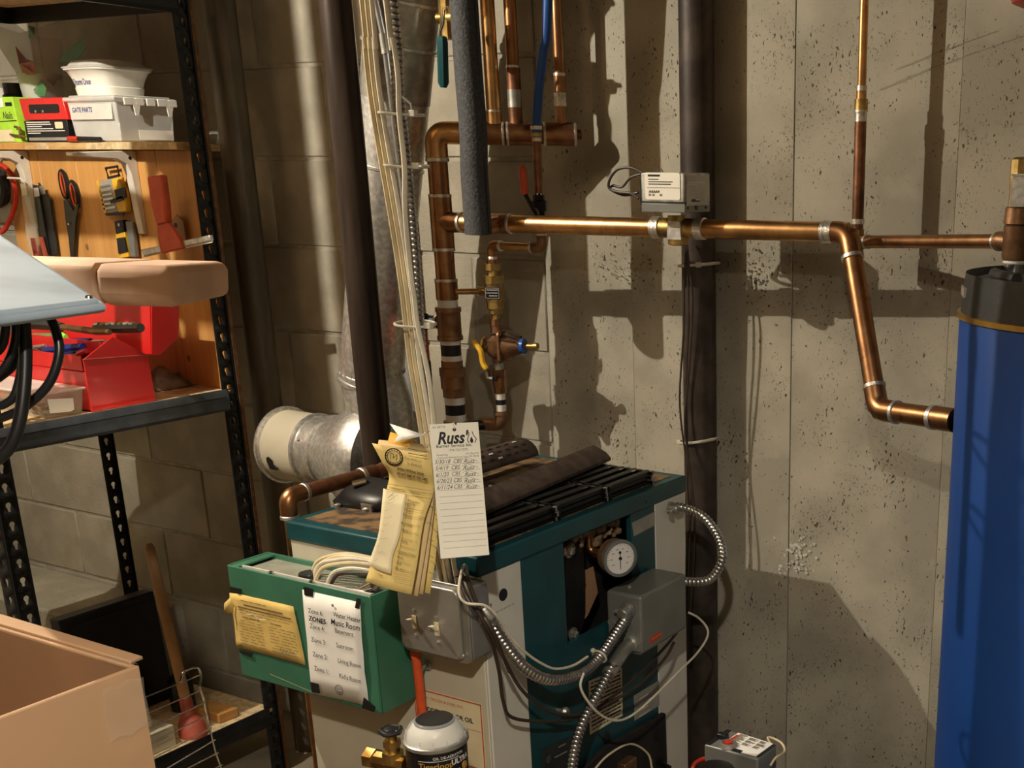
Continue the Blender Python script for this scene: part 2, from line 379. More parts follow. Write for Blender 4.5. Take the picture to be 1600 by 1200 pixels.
# poured panels, parted by the form seams
seams = [XB] + [PY(px, 600, YW).x for px in (991, 1236, 1478)] + [.95, 1.5, 2.1, 2.7, XR]
for i, (a, b) in enumerate(zip(seams, seams[1:])):
    d = (.0, .0015, .0, .002, .0, .001, .0, .001)[i]
    MB().box((a + .0004, YW - d, 0), (b - .0004, YW + .03, ZC)).build('wall_panel', 'concrete', wall, bevel=.001, seg=1)
# concrete blocks on the left, in running bond: one shared mesh
BW, BH = .425, .2125
z0 = PY(490, 247.5, YW).z % BH
proto = None
half = None
for row in range(-1, 13):
    z = z0 + row * BH
    za, zb = max(z + .004, 0), min(z + BH - .004, ZC)
    if zb - za < .02: continue
    xr = XB - (BW / 2 if row % 2 else 0) - .0
    x = XB
    first = True
    while x > XL:
        w = (BW / 2 if (row % 2 and first) else BW); first = False
        xa, xb = max(x - w + .004, XL), x - .004
        full = abs((xb - xa) - (BW - .008)) < 1e-4 and abs((zb - za) - (BH - .008)) < 1e-4
        if full and proto:
            o = proto.copy(); COL.objects.link(o); c = Vector(((xa + xb) / 2, 0, za)); attach(o, Vector((c.x, WO[proto.name].y + random.uniform(-.001, .001), za)), wall)
        else:
            o = MB().box((xa, YW, za), (xb, YW + .03, zb)).build('block', 'block', wall, bevel=.003, seg=1)
            if full: proto = o
        x -= w
# a low concrete footing under the far left of the wall
struct(MB().box((XL, .60, 0), (-1.95, YW + .02, .27)).build('trim_1', 'concrete', bevel=.01))
# ceiling joists (above the frame)
for i in range(9):
    struct(MB().box((XL, -4.4 + i * .6, ZC - .18), (XR, -4.36 + i * .6, ZC + .02)).build('trim_%d' % (i + 2), 'ceiling'))

# stains and scratches on the poured wall
FW = Fr((0, YW - .0022, 0), (1, 0, 0), (0, 0, 1))
def specks(px, py, sx, sy, n, mt, name, seed, r0=.0015, r1=.006):
    rnd = random.Random(seed); b = MB()
    for k in range(n):
        u, v = FW.uv(px + rnd.gauss(0, sx), py + rnd.gauss(0, sy)); r = rnd.uniform(r0, r1); a0 = rnd.uniform(0, 6)
        b.add([FW.p(u + r * rnd.uniform(.4, 1) * math.cos(a0 + i), v + r * rnd.uniform(.4, 1) * math.sin(a0 + i), .0002 + .00001 * k) for i in range(6)], [tuple(range(6))])
    o = b.build(name, mt, wall); o['kind'] = 'stuff'; return o
specks(1243, 870, 13, 14, 75, 'salt', 'salt_bloom', 1); specks(1236, 892, 20, 10, 30, 'salt', 'salt_bloom', 2, .001, .003)
specks(985, 425, 22, 18, 80, 'mould', 'mould_stain', 3, .001, .0035); specks(1180, 440, 12, 28, 80, 'mould', 'mould_stain', 4, .001, .004); specks(1310, 480, 45, 45, 60, 'mould', 'mould_stain', 5, .001, .003)
for pts in (((1375, 140), (1450, 108), (1530, 80), (1612, 52)), ((1400, 108), (1470, 80), (1560, 48))): MB().line(FW, [FW.uv(*q) for q in pts], .0009, w=.0003).build('scratch', 'scratch', wall)

# ================================================================== wall and waste pipes
def upright(px, py, Y, r, mat_, name, label, cat, z0=0, z1=ZC - .005, couplings=()):
    p = PY(px, py, Y); t = thing(name, label, cat)
    MB().cyl((p.x, Y, z0), (p.x, Y, z1), r, n=28).build('pipe', mat_, t)
    for z in couplings: MB().lathe((p.x, Y, z), (0, 0, 1), [(0, r), (.003, r * 1.16), (.05, r * 1.16), (.053, r)]).build('coupling', mat_, t)
    return t, p.x
tW, XWP = upright(1092, 500, .79, .0345, 'iron_brown', 'iron_drain_pipe', 'dark brown iron pipe standing against the poured wall behind the boiler', 'pipe', couplings=(2.05,))
tI, XIP = upright(372, 250, .71, .036, 'iron_grey', 'iron_drain_pipe', 'grey black iron pipe standing between the shelving and the damper', 'pipe', couplings=(2.0,))
tP, XPO = upright(556, 345, .43, .031, 'iron_post', 'steel_post', 'dark steel post in front of the galvanised flue', 'post')
MB().box((XPO - .07, .36, 0), (XPO + .07, .50, .01)).build('base_plate', 'iron_post', tP)
tG, _ = upright(641, 600, .80, .0225, 'pvc_grey', 'vent_pipe', 'slim grey vent pipe behind the galvanised flue', 'pipe')

# ------------------------------------------------------------------ flue with tee and draft damper
YFL = .585
t = thing('flue_pipe', 'galvanised flue with a tee and a round draft damper on its side', 'flue')
fa = PY(580, 592, YFL); fb = PY(617, 150, YFL); fc = PY(640, -20, YFL)
RF = .069
MB().tube([fa, fb], RF, n=36).build('duct_section', 'galvanised', t)
# crimped joint and pleated elbow at the top
MB().lathe(fa - (fb - fa).normalized() * .012, fb - fa, [(0, RF), (.001, RF + .004), (.010, RF + .004), (.012, RF), (.02, RF + .0015), (.024, RF + .0015), (.026, RF)], n=36).build('joint_ring', 'galvanised', t)
b = MB()
for k in range(30):
    a = 2 * math.pi * k / 30; d = (fb - fa).normalized(); q = fa + d * .013 + Vector((math.cos(a), math.sin(a), 0)) * RF
    b.add([q + Vector((math.cos(a), math.sin(a), 0)) * .003 + Vector(o) for o in ((-.002, 0, 0), (.002, 0, 0), (0, 0, .014), (0, .002, .007))], [(0, 1, 2), (0, 2, 3), (1, 3, 2), (0, 3, 1)])
b.build('crimps', 'galvanised', t)
mid = PY(607, 262, YFL); MB().lathe(mid, fb - fa, [(0, RF), (.001, RF + .003), (.006, RF + .003), (.007, RF)], n=36).build('joint_ring', 'galvanised', t)
axis = (fb - fa).normalized(); p = fb
gore_dirs = [axis, Vector((.26, -.02, 1)).normalized(), Vector((.50, -.05, 1)).normalized(), Vector((.85, -.08, 1)).normalized()]
for i, d in enumerate(gore_dirs):
    e = p + d * (.085 if i else .10)
    MB().tube([p - d * .006, e], RF * (1.04 if i else 1.02), n=36).build('elbow_gore', 'galvanised_dull', t)
    MB().lathe(e - d * .006, d, [(0, RF), (.001, RF + .006), (.006, RF + .006), (.008, RF)], n=36).build('joint_ring', 'galvanised', t)
    p = e
MB().tube([p - gore_dirs[-1] * .01, p + V(.012, .012, .05), V(p.x + .012, p.y + .02, ZC - .005)], RF, n=32).build('duct_section', 'galvanised_dull', t)
# tee body: run goes down behind the boiler, flared branch to the left
tz = PY(560, 688, YFL); TX = fa.x + .015; ZT = PY(430, 692, YFL).z
b = MB(); b.tube([V(TX - .012, YFL, fa.z + .002), V(TX + .002, YFL, fa.z - .05), V(TX + .004, YFL, .58)], [RF, RF + .003, RF + .003], n=36); b.build('tee_run', 'galvanised', t)
RB = .080
MB().lathe(V(TX, YFL, ZT), (-1, 0, 0), [(-.055, .060), (-.03, .128), (.0, .140), (.045, .128), (.095, .104), (.135, RB + .008), (.147, RB + .002), (.150, RB + .007), (.157, RB + .007), (.160, RB)], n=44).build('tee_branch', 'galvanised', t)
dx = TX + .002
MB().lathe(V(TX - .158, YFL, ZT), (-1, 0, 0), [(0, RB), (.044, RB), (.046, RB + .006), (.053, RB + .006), (.055, RB)], n=40).build('branch_collar', 'galvanised', t)
dm = MB().lathe(V(TX - .210, YFL, ZT), (-1, 0, 0), [(0, RB + .003), (.102, RB + .004)], n=40).build('damper_collar', 'cream_enamel', t)
MB().lathe(V(TX - .308, YFL, ZT), (-1, 0, 0), [(0, RB), (.0, RB + .009), (.004, RB + .013), (.010, RB + .012), (.013, RB + .006), (.013, RB - .004), (.004, RB - .006)], n=40).build('damper_rim', 'galvanised', t)
MB().lathe(V(TX - .304, YFL, ZT), (-1, 0, 0), [(0, RB - .006), (.003, RB - .006)], n=36).build('damper_flap', 'galvanised_dull', t)
# dark slot and screw cut in the collar, on the side towards the boiler front
ang = math.radians(-18); no = V(0, -math.cos(ang), math.sin(ang)); fr = Fr(V(dx - .275, YFL, ZT) + no * (RB + .0045), (1, 0, 0), V(0, math.sin(ang), math.cos(ang)))
MB().plate(fr, [(-.016, -.016), (.006, -.016), (.006, -.004), (.001, .0), (.004, .012), (-.004, .019), (-.012, .016), (-.016, .006)], .001).build('slot', 'label_black', dm)
MB().lathe(fr.p(.010, -.010), fr.n, [(0, .004), (.002, .004), (.003, .001)], n=10).build('screw', 'iron_brown', dm)
MB().lathe(V(dx - .19, YFL - math.cos(.5) * (RB + .002), ZT + math.sin(.5) * (RB + .002)), (0, -.88, .48), [(0, .004), (.003, .003)], n=10).build('screw', 'galvanised', t)

# ================================================================== copper supply piping over the boiler
def ring(ax, z, h, r, mat_, par, name='collar', n=28): MB().cyl((ax[0], ax[1], z), (ax[0], ax[1], z + h), r, n=n).build(name, mat_, par)
def elbow(a, b, c, r, leg, mat_, par, lip=.004):
    a, b, c = Vector(a), Vector(b), Vector(c); d1 = (a - b).normalized(); d2 = (c - b).normalized()
    P = fillet([b + d1 * leg, b, b + d2 * leg], leg * .86, 10)
    e = MB().tube(P, r * 1.10, n=24).build('elbow', mat_, par)
    for d in (d1, d2): MB().lathe(b + d * (leg * .93), d, [(0, r * 1.10), (.001, r * 1.17), (leg * .07 + .004, r * 1.17), (leg * .07 + .005, r * 1.02)], n=24).build('solder_ring', 'solder', e)
    return e
def joint(p, d, r, par, w=.006): MB().lathe(Vector(p), d, [(-w / 2, r * 1.0), (-w / 2 + .001, r * 1.07), (w / 2 - .001, r * 1.07), (w / 2, r)], n=24).build('solder_ring', 'solder', par)
YR = .60; RR = .0205
XRi = PY(697, 440, YR).x
zr = lambda py: PY(697 + (py - 440) * .066, py, YR).z
ZH = PY(690, 207, YR).z
hd = PY(897, 217, .775)
t = thing('supply_riser', 'copper supply riser with white banded joints bending into the copper header', 'pipe'); tR = t
A = V(XRi, YR, 0); top = V(XRi, YR, ZH); hend = V(hd.x, .775, ZH)
hdir = (hend - top).normalized()
def on_header(px_):
    a, b = 0.0, 1.0
    for _ in range(40):
        c_ = (a + b) / 2
        if pix(top.lerp(hend, c_))[0] < px_: a = c_
        else: b = c_
    return (a + b) / 2
MB().cyl((XRi, YR, zr(440)), (XRi, YR, ZH - .05), RR, n=28).build('pipe', 'copper', t)
elbow(V(XRi, YR, zr(345)), top, hend, RR, .052, 'copper_bright', t)
MB().cyl(top + hdir * .045, hend - hdir * .01, RR, n=28).build('header', 'copper_dark', t)
for px_ in (766, 807, 872): 
    f_ = on_header(px_ + 3); q = top.lerp(hend, f_)
    MB().tube([q - hdir * .03, q + hdir * .03], RR * 1.12, n=28).build('tee_fitting', 'copper', t)
    joint(q - hdir * .031, hdir, RR * 1.08, t); joint(q + hdir * .031, hdir, RR * 1.08, t)
MB().lathe(hend - hdir * .022, hdir, [(0, RR * 1.02), (.001, RR * 1.14), (.02, RR * 1.14), (.024, RR * .9), (.024, .010), (.036, .010), (.038, .008)], n=28).build('end_cap', 'copper_dark', t)
# tee to the branch
ZB = PY(692, 347, YR).z
MB().cyl((XRi, YR, zr(390)), (XRi, YR, zr(308)), RR * 1.12, n=28).build('tee_fitting', 'copper', t)
bend = PY(1326, 360, .66); bdir = (V(bend.x, .66, ZB) - V(XRi, YR, ZB)).normalized()
MB().lathe(V(XRi, YR, ZB), bdir, [(0, RR * 1.06), (.030, RR * 1.02), (.05, RR * .98), (.052, RR * .98)], n=28).build('tee_outlet', 'copper', t)
joint(V(XRi, YR, ZB) + bdir * .052, bdir, RR * .97, t, .008)
for py in (252, 308, 392): ring(A, zr(py), .006, RR * 1.15, 'solder', t, 'solder_ring')
# lower fittings, from the top down
for py0, py1, k, mt, nm in ((440, 468, 1.13, 'copper', 'coupling'), (468, 480, 1.03, 'white_tape', 'white_band'), (480, 487, 1.32, 'bronze', 'tee_lip'), (487, 524, 1.22, 'bronze', 'iron_tee'), (524, 531, 1.32, 'bronze', 'tee_lip'),
                            (531, 538, 1.06, 'white_tape', 'white_band'), (538, 555, 1.04, 'black_tape', 'black_band'), (555, 563, 1.06, 'white_tape', 'white_band'), (563, 574, 1.12, 'bronze', 'union_neck'),
                            (574, 587, 1.36, 'bronze', 'union_nut'), (587, 606, 1.30, 'bronze', 'union_body'), (606, 620, 1.16, 'bronze', 'union_neck'), (620, 631, 1.06, 'white_tape', 'white_band'), (631, 647, 1.04, 'black_tape', 'black_band'),
                            (647, 657, 1.06, 'white_tape', 'white_band'), (657, 672, 1.32, 'bronze', 'flange')):
    ring(A, zr(py1), zr(py0) - zr(py1), RR * k, mt, t, nm, n=8 if nm in ('union_nut', 'union_neck') else 28)
ring(A, zr(440), .006, RR * 1.16, 'solder', t, 'solder_ring')
MB().tube(fillet([V(XRi, YR, zr(670)), V(XRi, YR, .72), V(-.40, YR - .06, .72)], .05), RR, n=24).build('pipe', 'iron_brown', t)
# drain stub with red lever on the left of the iron tee
zt = zr(504); MB().tube([V(XRi, YR, zt), V(XRi - .055, YR - .012, zt)], .0135, n=18).build('side_stub', 'black_iron', t)
MB().lathe(V(XRi - .026, YR - .006, zt), (-1, -.2, 0), [(0, .0145), (.004, .0145)], n=18).build('white_band', 'white_tape', t)
tv = thing('drain_valve', 'red lever valve on the stub beside the white banded riser', 'valve')
vb = V(XRi - .062, YR - .014, zt)
MB().tube([vb + V(.01, .002, .0), vb + V(-.02, -.004, 0)], .018, n=8).build('body', 'black_iron', tv)
MB().hexa([vb + V(*q) for q in ((-.012, -.03, .012), (.014, -.03, .012), (.014, -.02, .012), (-.012, -.02, .012), (-.014, -.03, .034), (.012, -.03, .034), (.012, -.02, .034), (-.014, -.02, .034))]).build('lever', 'red_plastic', tv, bevel=.002)
MB().tube([vb + V(0, -.02, .012), vb + V(0, -.03, .02)], .004, n=8).build('stem', 'steel_grey', tv)
MB().tube([vb + V(-.005, .0, -.01), vb + V(-.004, .0, -.09)], .012, n=14).build('orange_hose_end', 'orange_red', tv)
MB().tube([vb + V(-.004, .0, -.085), vb + V(-.004, .0, -.14)], .014, n=10).build('hose_cap', 'black_iron', tv)

# ------------------------------------------------------------------ zone risers on the header
def zone_riser(px0, px1, r, mt, lab, fits):
    f_ = on_header(px1 + 1); Yq = YR + (hend.y - YR) * f_
    p = PY(px1, 190, Yq); q = PY(px0, 20, Yq); x = p.x
    t = thing('zone_riser', lab, 'pipe', None)
    MB().tube([V(x, Yq, ZH + RR * .8), V(x, Yq, ZH + .30), V(x + (q.x - x) * 1.5, Yq, ZC - .005)], r, n=20).build('pipe', mt, t)
    for py0, py1, k, m2 in fits:
        z1, z0 = PY(px1, py0, Yq).z, PY(px1, py1, Yq).z
        if m2 == 'solder': ring((x, Yq), z0, z1 - z0, r * k, 'solder', t, 'solder_ring', 20)
        else: ring((x, Yq), z0, z1 - z0, r * k, m2, t, 'coupling', 20)
zone_riser(765, 772, .0143, 'copper_bright', 'bright copper zone riser next to the grey foam sleeve', ((172, 175, 1.1, 'solder'), (175, 194, 1.12, 'copper_bright')))
zone_riser(797, 806, .0125, 'copper', 'brown copper zone riser with a long grey solder smear', ((102, 106, 1.12, 'solder'), (106, 140, 1.12, 'copper_dark'), (140, 168, 1.15, 'galvanised_dull'), (168, 196, 1.1, 'copper_dark')))
zone_riser(871, 877, .0108, 'copper', 'thin copper zone riser to the right of the blue plastic tube', ((114, 119, 1.15, 'solder'), (119, 145, 1.12, 'copper'), (145, 166, 1.2, 'solder')))

# ------------------------------------------------------------------ grey foam sleeved pipe
YFM = .54
p = PY(747, 355, YFM); q = PY(727, 40, YFM)
t = thing('insulated_pipe', 'thick grey foam sleeve hanging over a vertical pipe', 'insulation')
P = [V(p.x, YFM, PY(748, 366, YFM).z), V(p.x - .001, YFM, p.z + .1), V((p.x + q.x) / 2 + .003, YFM, (p.z + q.z) / 2), V(q.x, YFM, q.z), V(q.x, YFM, ZC - .005)]
MB().tube(catmull(P, 5), .0265, n=28).build('foam_sleeve', 'foam', t)
MB().cyl(P[0] - V(0, 0, .001), P[0] + V(0, 0, .001), .022, n=24).build('sleeve_end', 'black_plastic', t)
MB().tube([P[0] + V(0, 0, .02), P[0] + V(0, .0, .012), V(p.x, .608, ZB)], .0145, n=16).build('inner_pipe', 'copper', t)
MB().box((p.x + .0262, YFM - .001, P[0].z + .003), (p.x + .0275, YFM + .001, ZC - .02)).build('slit', 'black_plastic', t)

# teal handled shut-off behind the foam sleeve
t = thing('shutoff_valve', 'teal handled shut-off valve half hidden behind the foam sleeve', 'valve')
c = PY(704, 22, .575); MB().tube([c + V(-.012, 0, -.045), c + V(-.012, 0, .03)], .013, n=8).build('body', 'brass', t)
MB().tube([c + V(-.03, 0, -.006), c + V(.03, 0, -.006)], .011, n=14).build('outlet', 'brass', t)
hp = [PY(*q, .55) for q in ((703, 11), (694, 14), (692, 38), (688, 48), (687, 62))]
MB().tube(hp, .0028, n=8).build('lever', 'chrome', t)
MB().tube([PY(703, 11, .545), c], .004, n=8).build('stem', 'brass', t)
h0, h1 = PY(691, 58, .55), PY(693, 137, .55)
MB().tube([h0 + V(0, 0, .002), h0, h0.lerp(h1, .1), h0.lerp(h1, .9), h1], [.005, .0085, .0105, .0105, .006], n=8).build('grip', 'teal_plastic', t)

# ------------------------------------------------------------------ fill line: blue tube, ball valve, backflow preventer, regulator
YQ = .652
t = thing('water_feed_tube', 'bright blue plastic tube coming down to a crimped copper stub', 'tube')
P = [PY(*q, YQ) for q in ((856, 0), (849, 80), (842, 140), (838, 200))]
P.insert(0, V(P[0].x + (P[0].x - P[1].x) * 3, YQ, ZC - .005))
MB().tube(catmull(P, 5), .0094, n=18).build('tube', 'pex_blue', t)
e = PY(838, 200, YQ)
for dz, k, mt in ((.0, 1.22, 'solder'), (-.007, 1.05, 'pex_blue'), (-.013, 1.12, 'brass'), (-.022, 1.0, 'solder')):
    ring((e.x, YQ), e.z + dz - .003, .007, .0094 * k, mt, t, 'crimp_ring', 18)
xf = PY(843, 330, YQ).x; zf = lambda py: PY(843 + (py - 330) * .06, py, YQ).z
t = thing('feed_line', 'thin copper feed line dropping through a ball valve and turning left', 'pipe')
zc = zf(387); xc = PY(768, 388, YQ).x; zq = lambda py: PY(768 + (py - 390) * .068, py, YQ).z
MB().tube([V(e.x, YQ, zf(207)), V(xf, YQ, zf(300)), V(xf, YQ, zc + .02)], .0085, n=18).build('pipe', 'copper_dark', t)
elbow(V(xf, YQ, zc + .1), V(xf + .003, YQ, zc), V(xc, YQ, zc), .0100, .026, 'bronze', t)
MB().cyl(V(xf - .02, YQ, zc), V(xc + .02, YQ, zc), .0085, n=18).build('pipe', 'copper_bright', t)
elbow(V(xf, YQ, zc), V(xc, YQ, zc), V(xc, YQ, zc - .1), .0095, .024, 'copper', t)
ring((xf, YQ), zf(305), .004, .0105, 'solder', t, 'solder_ring')
tb = thing('ball_valve', 'dark ball valve with a red plastic lever on the thin feed line', 'valve')
MB().lathe(V(xf, YQ, zf(340)), (0, 0, 1), [(0, .011), (.012, .012), (.014, .016), (.032, .016), (.034, .012), (.048, .011)], n=8).build('body', 'black_iron', tb)
lv = [PY(838, 335, .63), PY(832, 325, .615), PY(824, 310, .615), PY(820, 302, .615)]
MB().tube(lv, .004, n=8).build('lever', 'black_iron', tb)
MB().cyl(V(xf, YQ - .012, zf(328)), lv[0], .006, n=8).build('stem', 'steel_grey', tb)
g0, g1 = PY(820, 304, .615), PY(816, 258, .615)
MB().tube([g0, g0.lerp(g1, .1), g0.lerp(g1, .85), g1], [.005, .0078, .0078, .004], n=10).build('grip', 'orange_red', tb)
# backflow preventer
t = thing('backflow_preventer', 'brass backflow preventer with a small black label on the feed line', 'valve')
bx = V(xc, YQ, 0); RBk = .013
for py0, py1, k, mt, n_ in ((405, 412, 1.0, 'copper', 18), (412, 422, 1.55, 'brass', 6), (422, 430, 1.0, 'brass', 12), (430, 443, 1.75, 'brass', 6), (443, 470, 1.50, 'brass', 20), (470, 482, 1.4, 'brass', 20), (482, 490, 1.2, 'brass', 6), (490, 498, .75, 'brass', 16)):
    ring((xc, YQ), zq(py1), zq(py0) - zq(py1), RBk * k, mt, t, 'nut' if n_ == 6 else 'body_section', n_)
fr = Fr(V(xc, YQ, zq(457)) + V(.48, -.876, 0) * RBk * 1.52, (.876, .48, 0), (0, 0, 1))
lb = MB().plate(fr, [(-.016, -.012), (.016, -.012), (.016, .013), (-.016, .013)], .0015).build('label_plate', 'label_black', t)
b = MB()
for k, (a0, a1) in enumerate(((-.011, .012), (-.012, .011), (-.006, .010))): b.line(fr, [(a0, .007 - k * .006), (a1, .007 - k * .006)], .0014, w=.0018)
b.line(fr, [(-.014, -.010), (.014, -.010), (.014, .011), (-.014, .011)], .0006, w=.0018, closed=True); b.build('label_print', 'print_white', lb)
zs = zq(456)
MB().tube([V(xc, YQ, zs), V(xc - .035, YQ - .004, zs)], .0095, n=12).build('side_port', 'brass', t)
MB().tube([V(xc - .03, YQ - .003, zs), V(XRi + RR, YR + .002, zs + .001)], .0062, n=14).build('bypass_tube', 'copper_bright', t)
MB().lathe(V(xc - .036, YQ - .004, zs), (-1, 0, 0), [(0, .0098), (.004, .0098)], n=14).build('solder_ring', 'solder', t)
# pressure regulator with bell, square flange and blue cap
t = thing('pressure_regulator', 'bronze pressure regulator with a ribbed bell, blue collar and brass screw', 'valve')
for py0, py1, k, n_ in ((498, 508, 1.15, 6), (508, 520, 1.0, 16), (556, 566, 1.1, 6)): ring((xc, YQ), zq(py1), zq(py0) - zq(py1), RBk * k, 'bronze', t, 'neck', n_)
zm = zq(540); c = V(xc, YQ, zm)
MB().lathe(V(xc, YQ, zq(560)), (0, 0, 1), [(0, .012), (.006, .020), (.018, .026), (.040, .026), (.046, .018), (.05, .014)], n=16).build('body', 'bronze', t)
MB().lathe(c, (-1, -.15, 0), [(0, .014), (.024, .014), (.027, .018), (.032, .018)], n=8).build('side_boss', 'brass', t)
MB().lathe(c + V(-.012, -.022, 0), (-.2, -1, 0), [(0, .006), (.004, .006)], n=6).build('screw', 'brass', t)
ax = V(.93, .22, .02).normalized(); fl = Fr(c + ax * .014, ax.cross(V(0, 0, 1)).normalized(), (0, 0, 1))
fl = Fr(c + ax * .014, V(-ax.y, ax.x, 0) * -1, (0, 0, 1))
sg = 1 if fl.n.dot(ax) > 0 else -1
MB().plate(fl, rounded(.066, .068, .010, u0=-.033, v0=-.034), .007 * sg).build('flange', 'bronze', t, bevel=.0015)
for su in (-1, 1):
    for sv in (-1, 1): MB().lathe(fl.p(.026 * su, .027 * sv, .007 * sg), ax, [(0, .0045), (.003, .0045), (.004, .002)], n=6).build('flange_bolt', 'iron_brown', t)
MB().lathe(c + ax * .021, ax, [(0, .031), (.008, .030), (.020, .024), (.030, .019), (.034, .016)], n=24).build('bell', 'bronze', t)
b = MB()
for k in range(6):
    a = math.radians(30 + k * 24); d = (fl.ex * math.cos(a) + fl.ey * math.sin(a)); b.tube([c + ax * .024 + d * .0325, c + ax * .040 + d * .028, c + ax * .052 + d * .021], .0022, n=6)
b.build('bell_ribs', 'iron_brown', t)
MB().lathe(c + ax * .053, ax, [(0, .013), (.001, .016), (.011, .016), (.012, .011)], n=18).build('collar', 'pex_blue', t)
MB().lathe(c + ax * .062, ax, [(0, .006), (.022, .006), (.023, .008), (.032, .008), (.034, .005)], n=12).build('adjusting_screw', 'brass', t)
# ball valve with yellow lever, banded nipple and iron elbow back to the riser
t = thing('ball_valve', 'bronze ball valve with a yellow lever under the pressure regulator', 'valve')
ring((xc, YQ), zq(577), zq(566) - zq(577), .0105, 'galvanised_dull', t, 'nipple', 16)
for py0, py1, k, n_ in ((577, 590, 1.1, 8), (590, 604, 1.2, 16), (604, 614, 1.05, 8)): ring((xc, YQ), zq(py1), zq(py0) - zq(py1), RBk * k, 'copper', t, 'body_section', n_)
lv = [PY(*q, .615) for q in ((771, 592), (763, 590), (761, 577))]
MB().tube([V(xc, YQ - .01, zq(590)), lv[0]], .006, n=8).build('stem', 'black_iron', t)
MB().tube(lv, .0055, n=8).build('lever', 'iron_grey', t)
g = [PY(*q, .61) for q in ((761, 577), (755, 568), (751, 548), (743, 538), (741, 531))]
MB().tube(catmull(g, 4), [.004] + [.0062] * 15 + [.003], n=8).build('grip', 'yellow_plastic', t)
t = thing('feed_nipple', 'black and white banded iron nipple with an elbow turning left behind the white card', 'pipe')
for py0, py1, mt, nm in ((614, 624, 'white_tape', 'white_band'), (624, 632, 'black_tape', 'black_band'), (632, 646, 'white_tape', 'white_band')): ring((xc, YQ), zq(py1), zq(py0) - zq(py1), .0112, mt, t, nm, 20)
ze = zq(664)
P = fillet([V(xc, YQ, zq(642)), V(xc, YQ, ze), V(xc - .05, YQ - .01, ze)], .024, 8)
MB().tube(P, .0150, n=20).build('elbow', 'bronze', t)
MB().lathe(V(xc, YQ, zq(648)), (0, 0, 1), [(0, .0175), (.006, .0175)], n=20).build('elbow_lip', 'bronze', t)
MB().lathe(V(xc - .034, YQ - .007, ze), (-1, -.2, 0), [(0, .0145), (.008, .0145)], n=20).build('white_band', 'white_tape', t)
MB().tube([V(xc - .03, YQ - .006, ze), V(XRi + .02, YR + .02, ze - .004)], .0118, n=18).build('pipe', 'black_iron', t)

# ------------------------------------------------------------------ branch to the water heater, zone valve
t = thing('heater_branch', 'long bright copper branch running along the wall towards the blue tank', 'pipe')
b0 = V(XRi, YR, ZB); b1 = V(bend.x, .66, ZB + .003)
at_px = lambda px_: b0.lerp(b1, (PY(px_, 350, .63).x - b0.x) / (b1.x - b0.x))
RBr = .0178
MB().cyl(at_px(716), at_px(1024), RBr, n=28).build('pipe', 'copper_bright', t)
MB().cyl(at_px(1090), b1, RBr, n=28).build('pipe', 'copper_bright', t)
MB().cyl(at_px(770), at_px(808), RBr * 1.12, n=28).build('reducer_tee', 'copper_dark', t)
joint(at_px(808), bdir, RBr * 1.06, t, .006); joint(at_px(1022), bdir, RBr * 1.08, t, .012); joint(at_px(1092), bdir, RBr * 1.08, t, .014); joint(at_px(1284), bdir, RBr * 1.05, t, .02)
lo = PY(1372, 640, .56); b2 = V(lo.x, .56, lo.z)
elbow(b0, b1, b2, RBr, .046, 'copper', t)
MB().cyl(b1, b2, RBr, n=28).build('pipe', 'copper', t)
b3 = PY(1492, 657, .50)
elbow(b1, b2, b3, RBr, .042, 'copper', t)
MB().cyl(b2, b3, RBr, n=28).build('pipe', 'copper', t)
d3 = (b3 - b2).normalized()
L3 = (b3 - b2).length
MB().cyl(b3 - d3 * .045, b3 + d3 * .0, RBr * 1.12, n=28).build('adapter', 'copper', t); joint(b3 - d3 * .046, d3, RBr * 1.1, t, .01)
# zone valve with aluminium actuator
tz_ = thing('zone_valve', 'aluminium zone valve head with a paper label on the copper branch', 'valve')
vc = at_px(1056)
MB().cyl(at_px(1026), at_px(1088), RBr * 1.04, n=28).build('valve_body', 'brass', tz_)
for px_ in (1026, 1084): MB().cyl(at_px(px_), at_px(px_ + 5), RBr * 1.16, n=28).build('valve_lip', 'solder', tz_)
MB().lathe(vc + V(0, 0, -.032), (0, 0, 1), [(0, .013), (.002, .019), (.03, .021), (.055, .019)], n=24).build('valve_bowl', 'brass', tz_)
fr = Fr(PY(1042, 374, .615), V(1, .06, 0), (0, 0, 1))
MB().plate(fr, [(0, 0), (.030, 0), (.028, .032), (.002, .034)], -.006).build('valve_tag', 'galvanised', tz_)
yh0 = .575; h0 = PY(1002, 331, yh0); h1 = PY(1069, 270, yh0)
hx0, hx1, hz0, hz1 = h0.x, h1.x, h0.z, h1.z
yh1 = yh0 + .092
hb = MB().box((hx0, yh0, hz0 + .017), (hx1, yh1, hz1)).build('actuator_cover', 'galvanised_dull', tz_, bevel=.003)
MB().box((hx0, yh0 + .001, hz0), (hx1, yh1 - .001, hz0 + .016)).build('actuator_base', 'control_grey', tz_, bevel=.001)
fr = Fr(V(hx0, yh0 - .0006, hz0), (1, 0, 0), (0, 0, 1)); W = hx1 - hx0; Hh = hz1 - hz0
lb = MB().plate(fr, rounded(W * .80, Hh * .68, .004, u0=W * .11, v0=Hh * .32), .0006).build('label', 'paper_card', tz_)
b = MB().line(fr, [(W * .20, Hh * .925), (W * .44, Hh * .925)], .0036, w=.001)
for k, (a, e_) in enumerate(((.2, .42), (.2, .74), (.2, .70))): b.line(fr, [(W * a, Hh * (.83 - .06 * k)), (W * e_, Hh * (.83 - .06 * k))], .0016, w=.001)
b.line(fr, [(W * .16, Hh * .62), (W * .90, Hh * .62)], .0007, w=.001)
for k in range(5): b.line(fr, [(W * (.2 + .05 * k), Hh * .50), (W * (.23 + .05 * k), Hh * .55), (W * (.235 + .05 * k), Hh * .5)], .0012, w=.001)
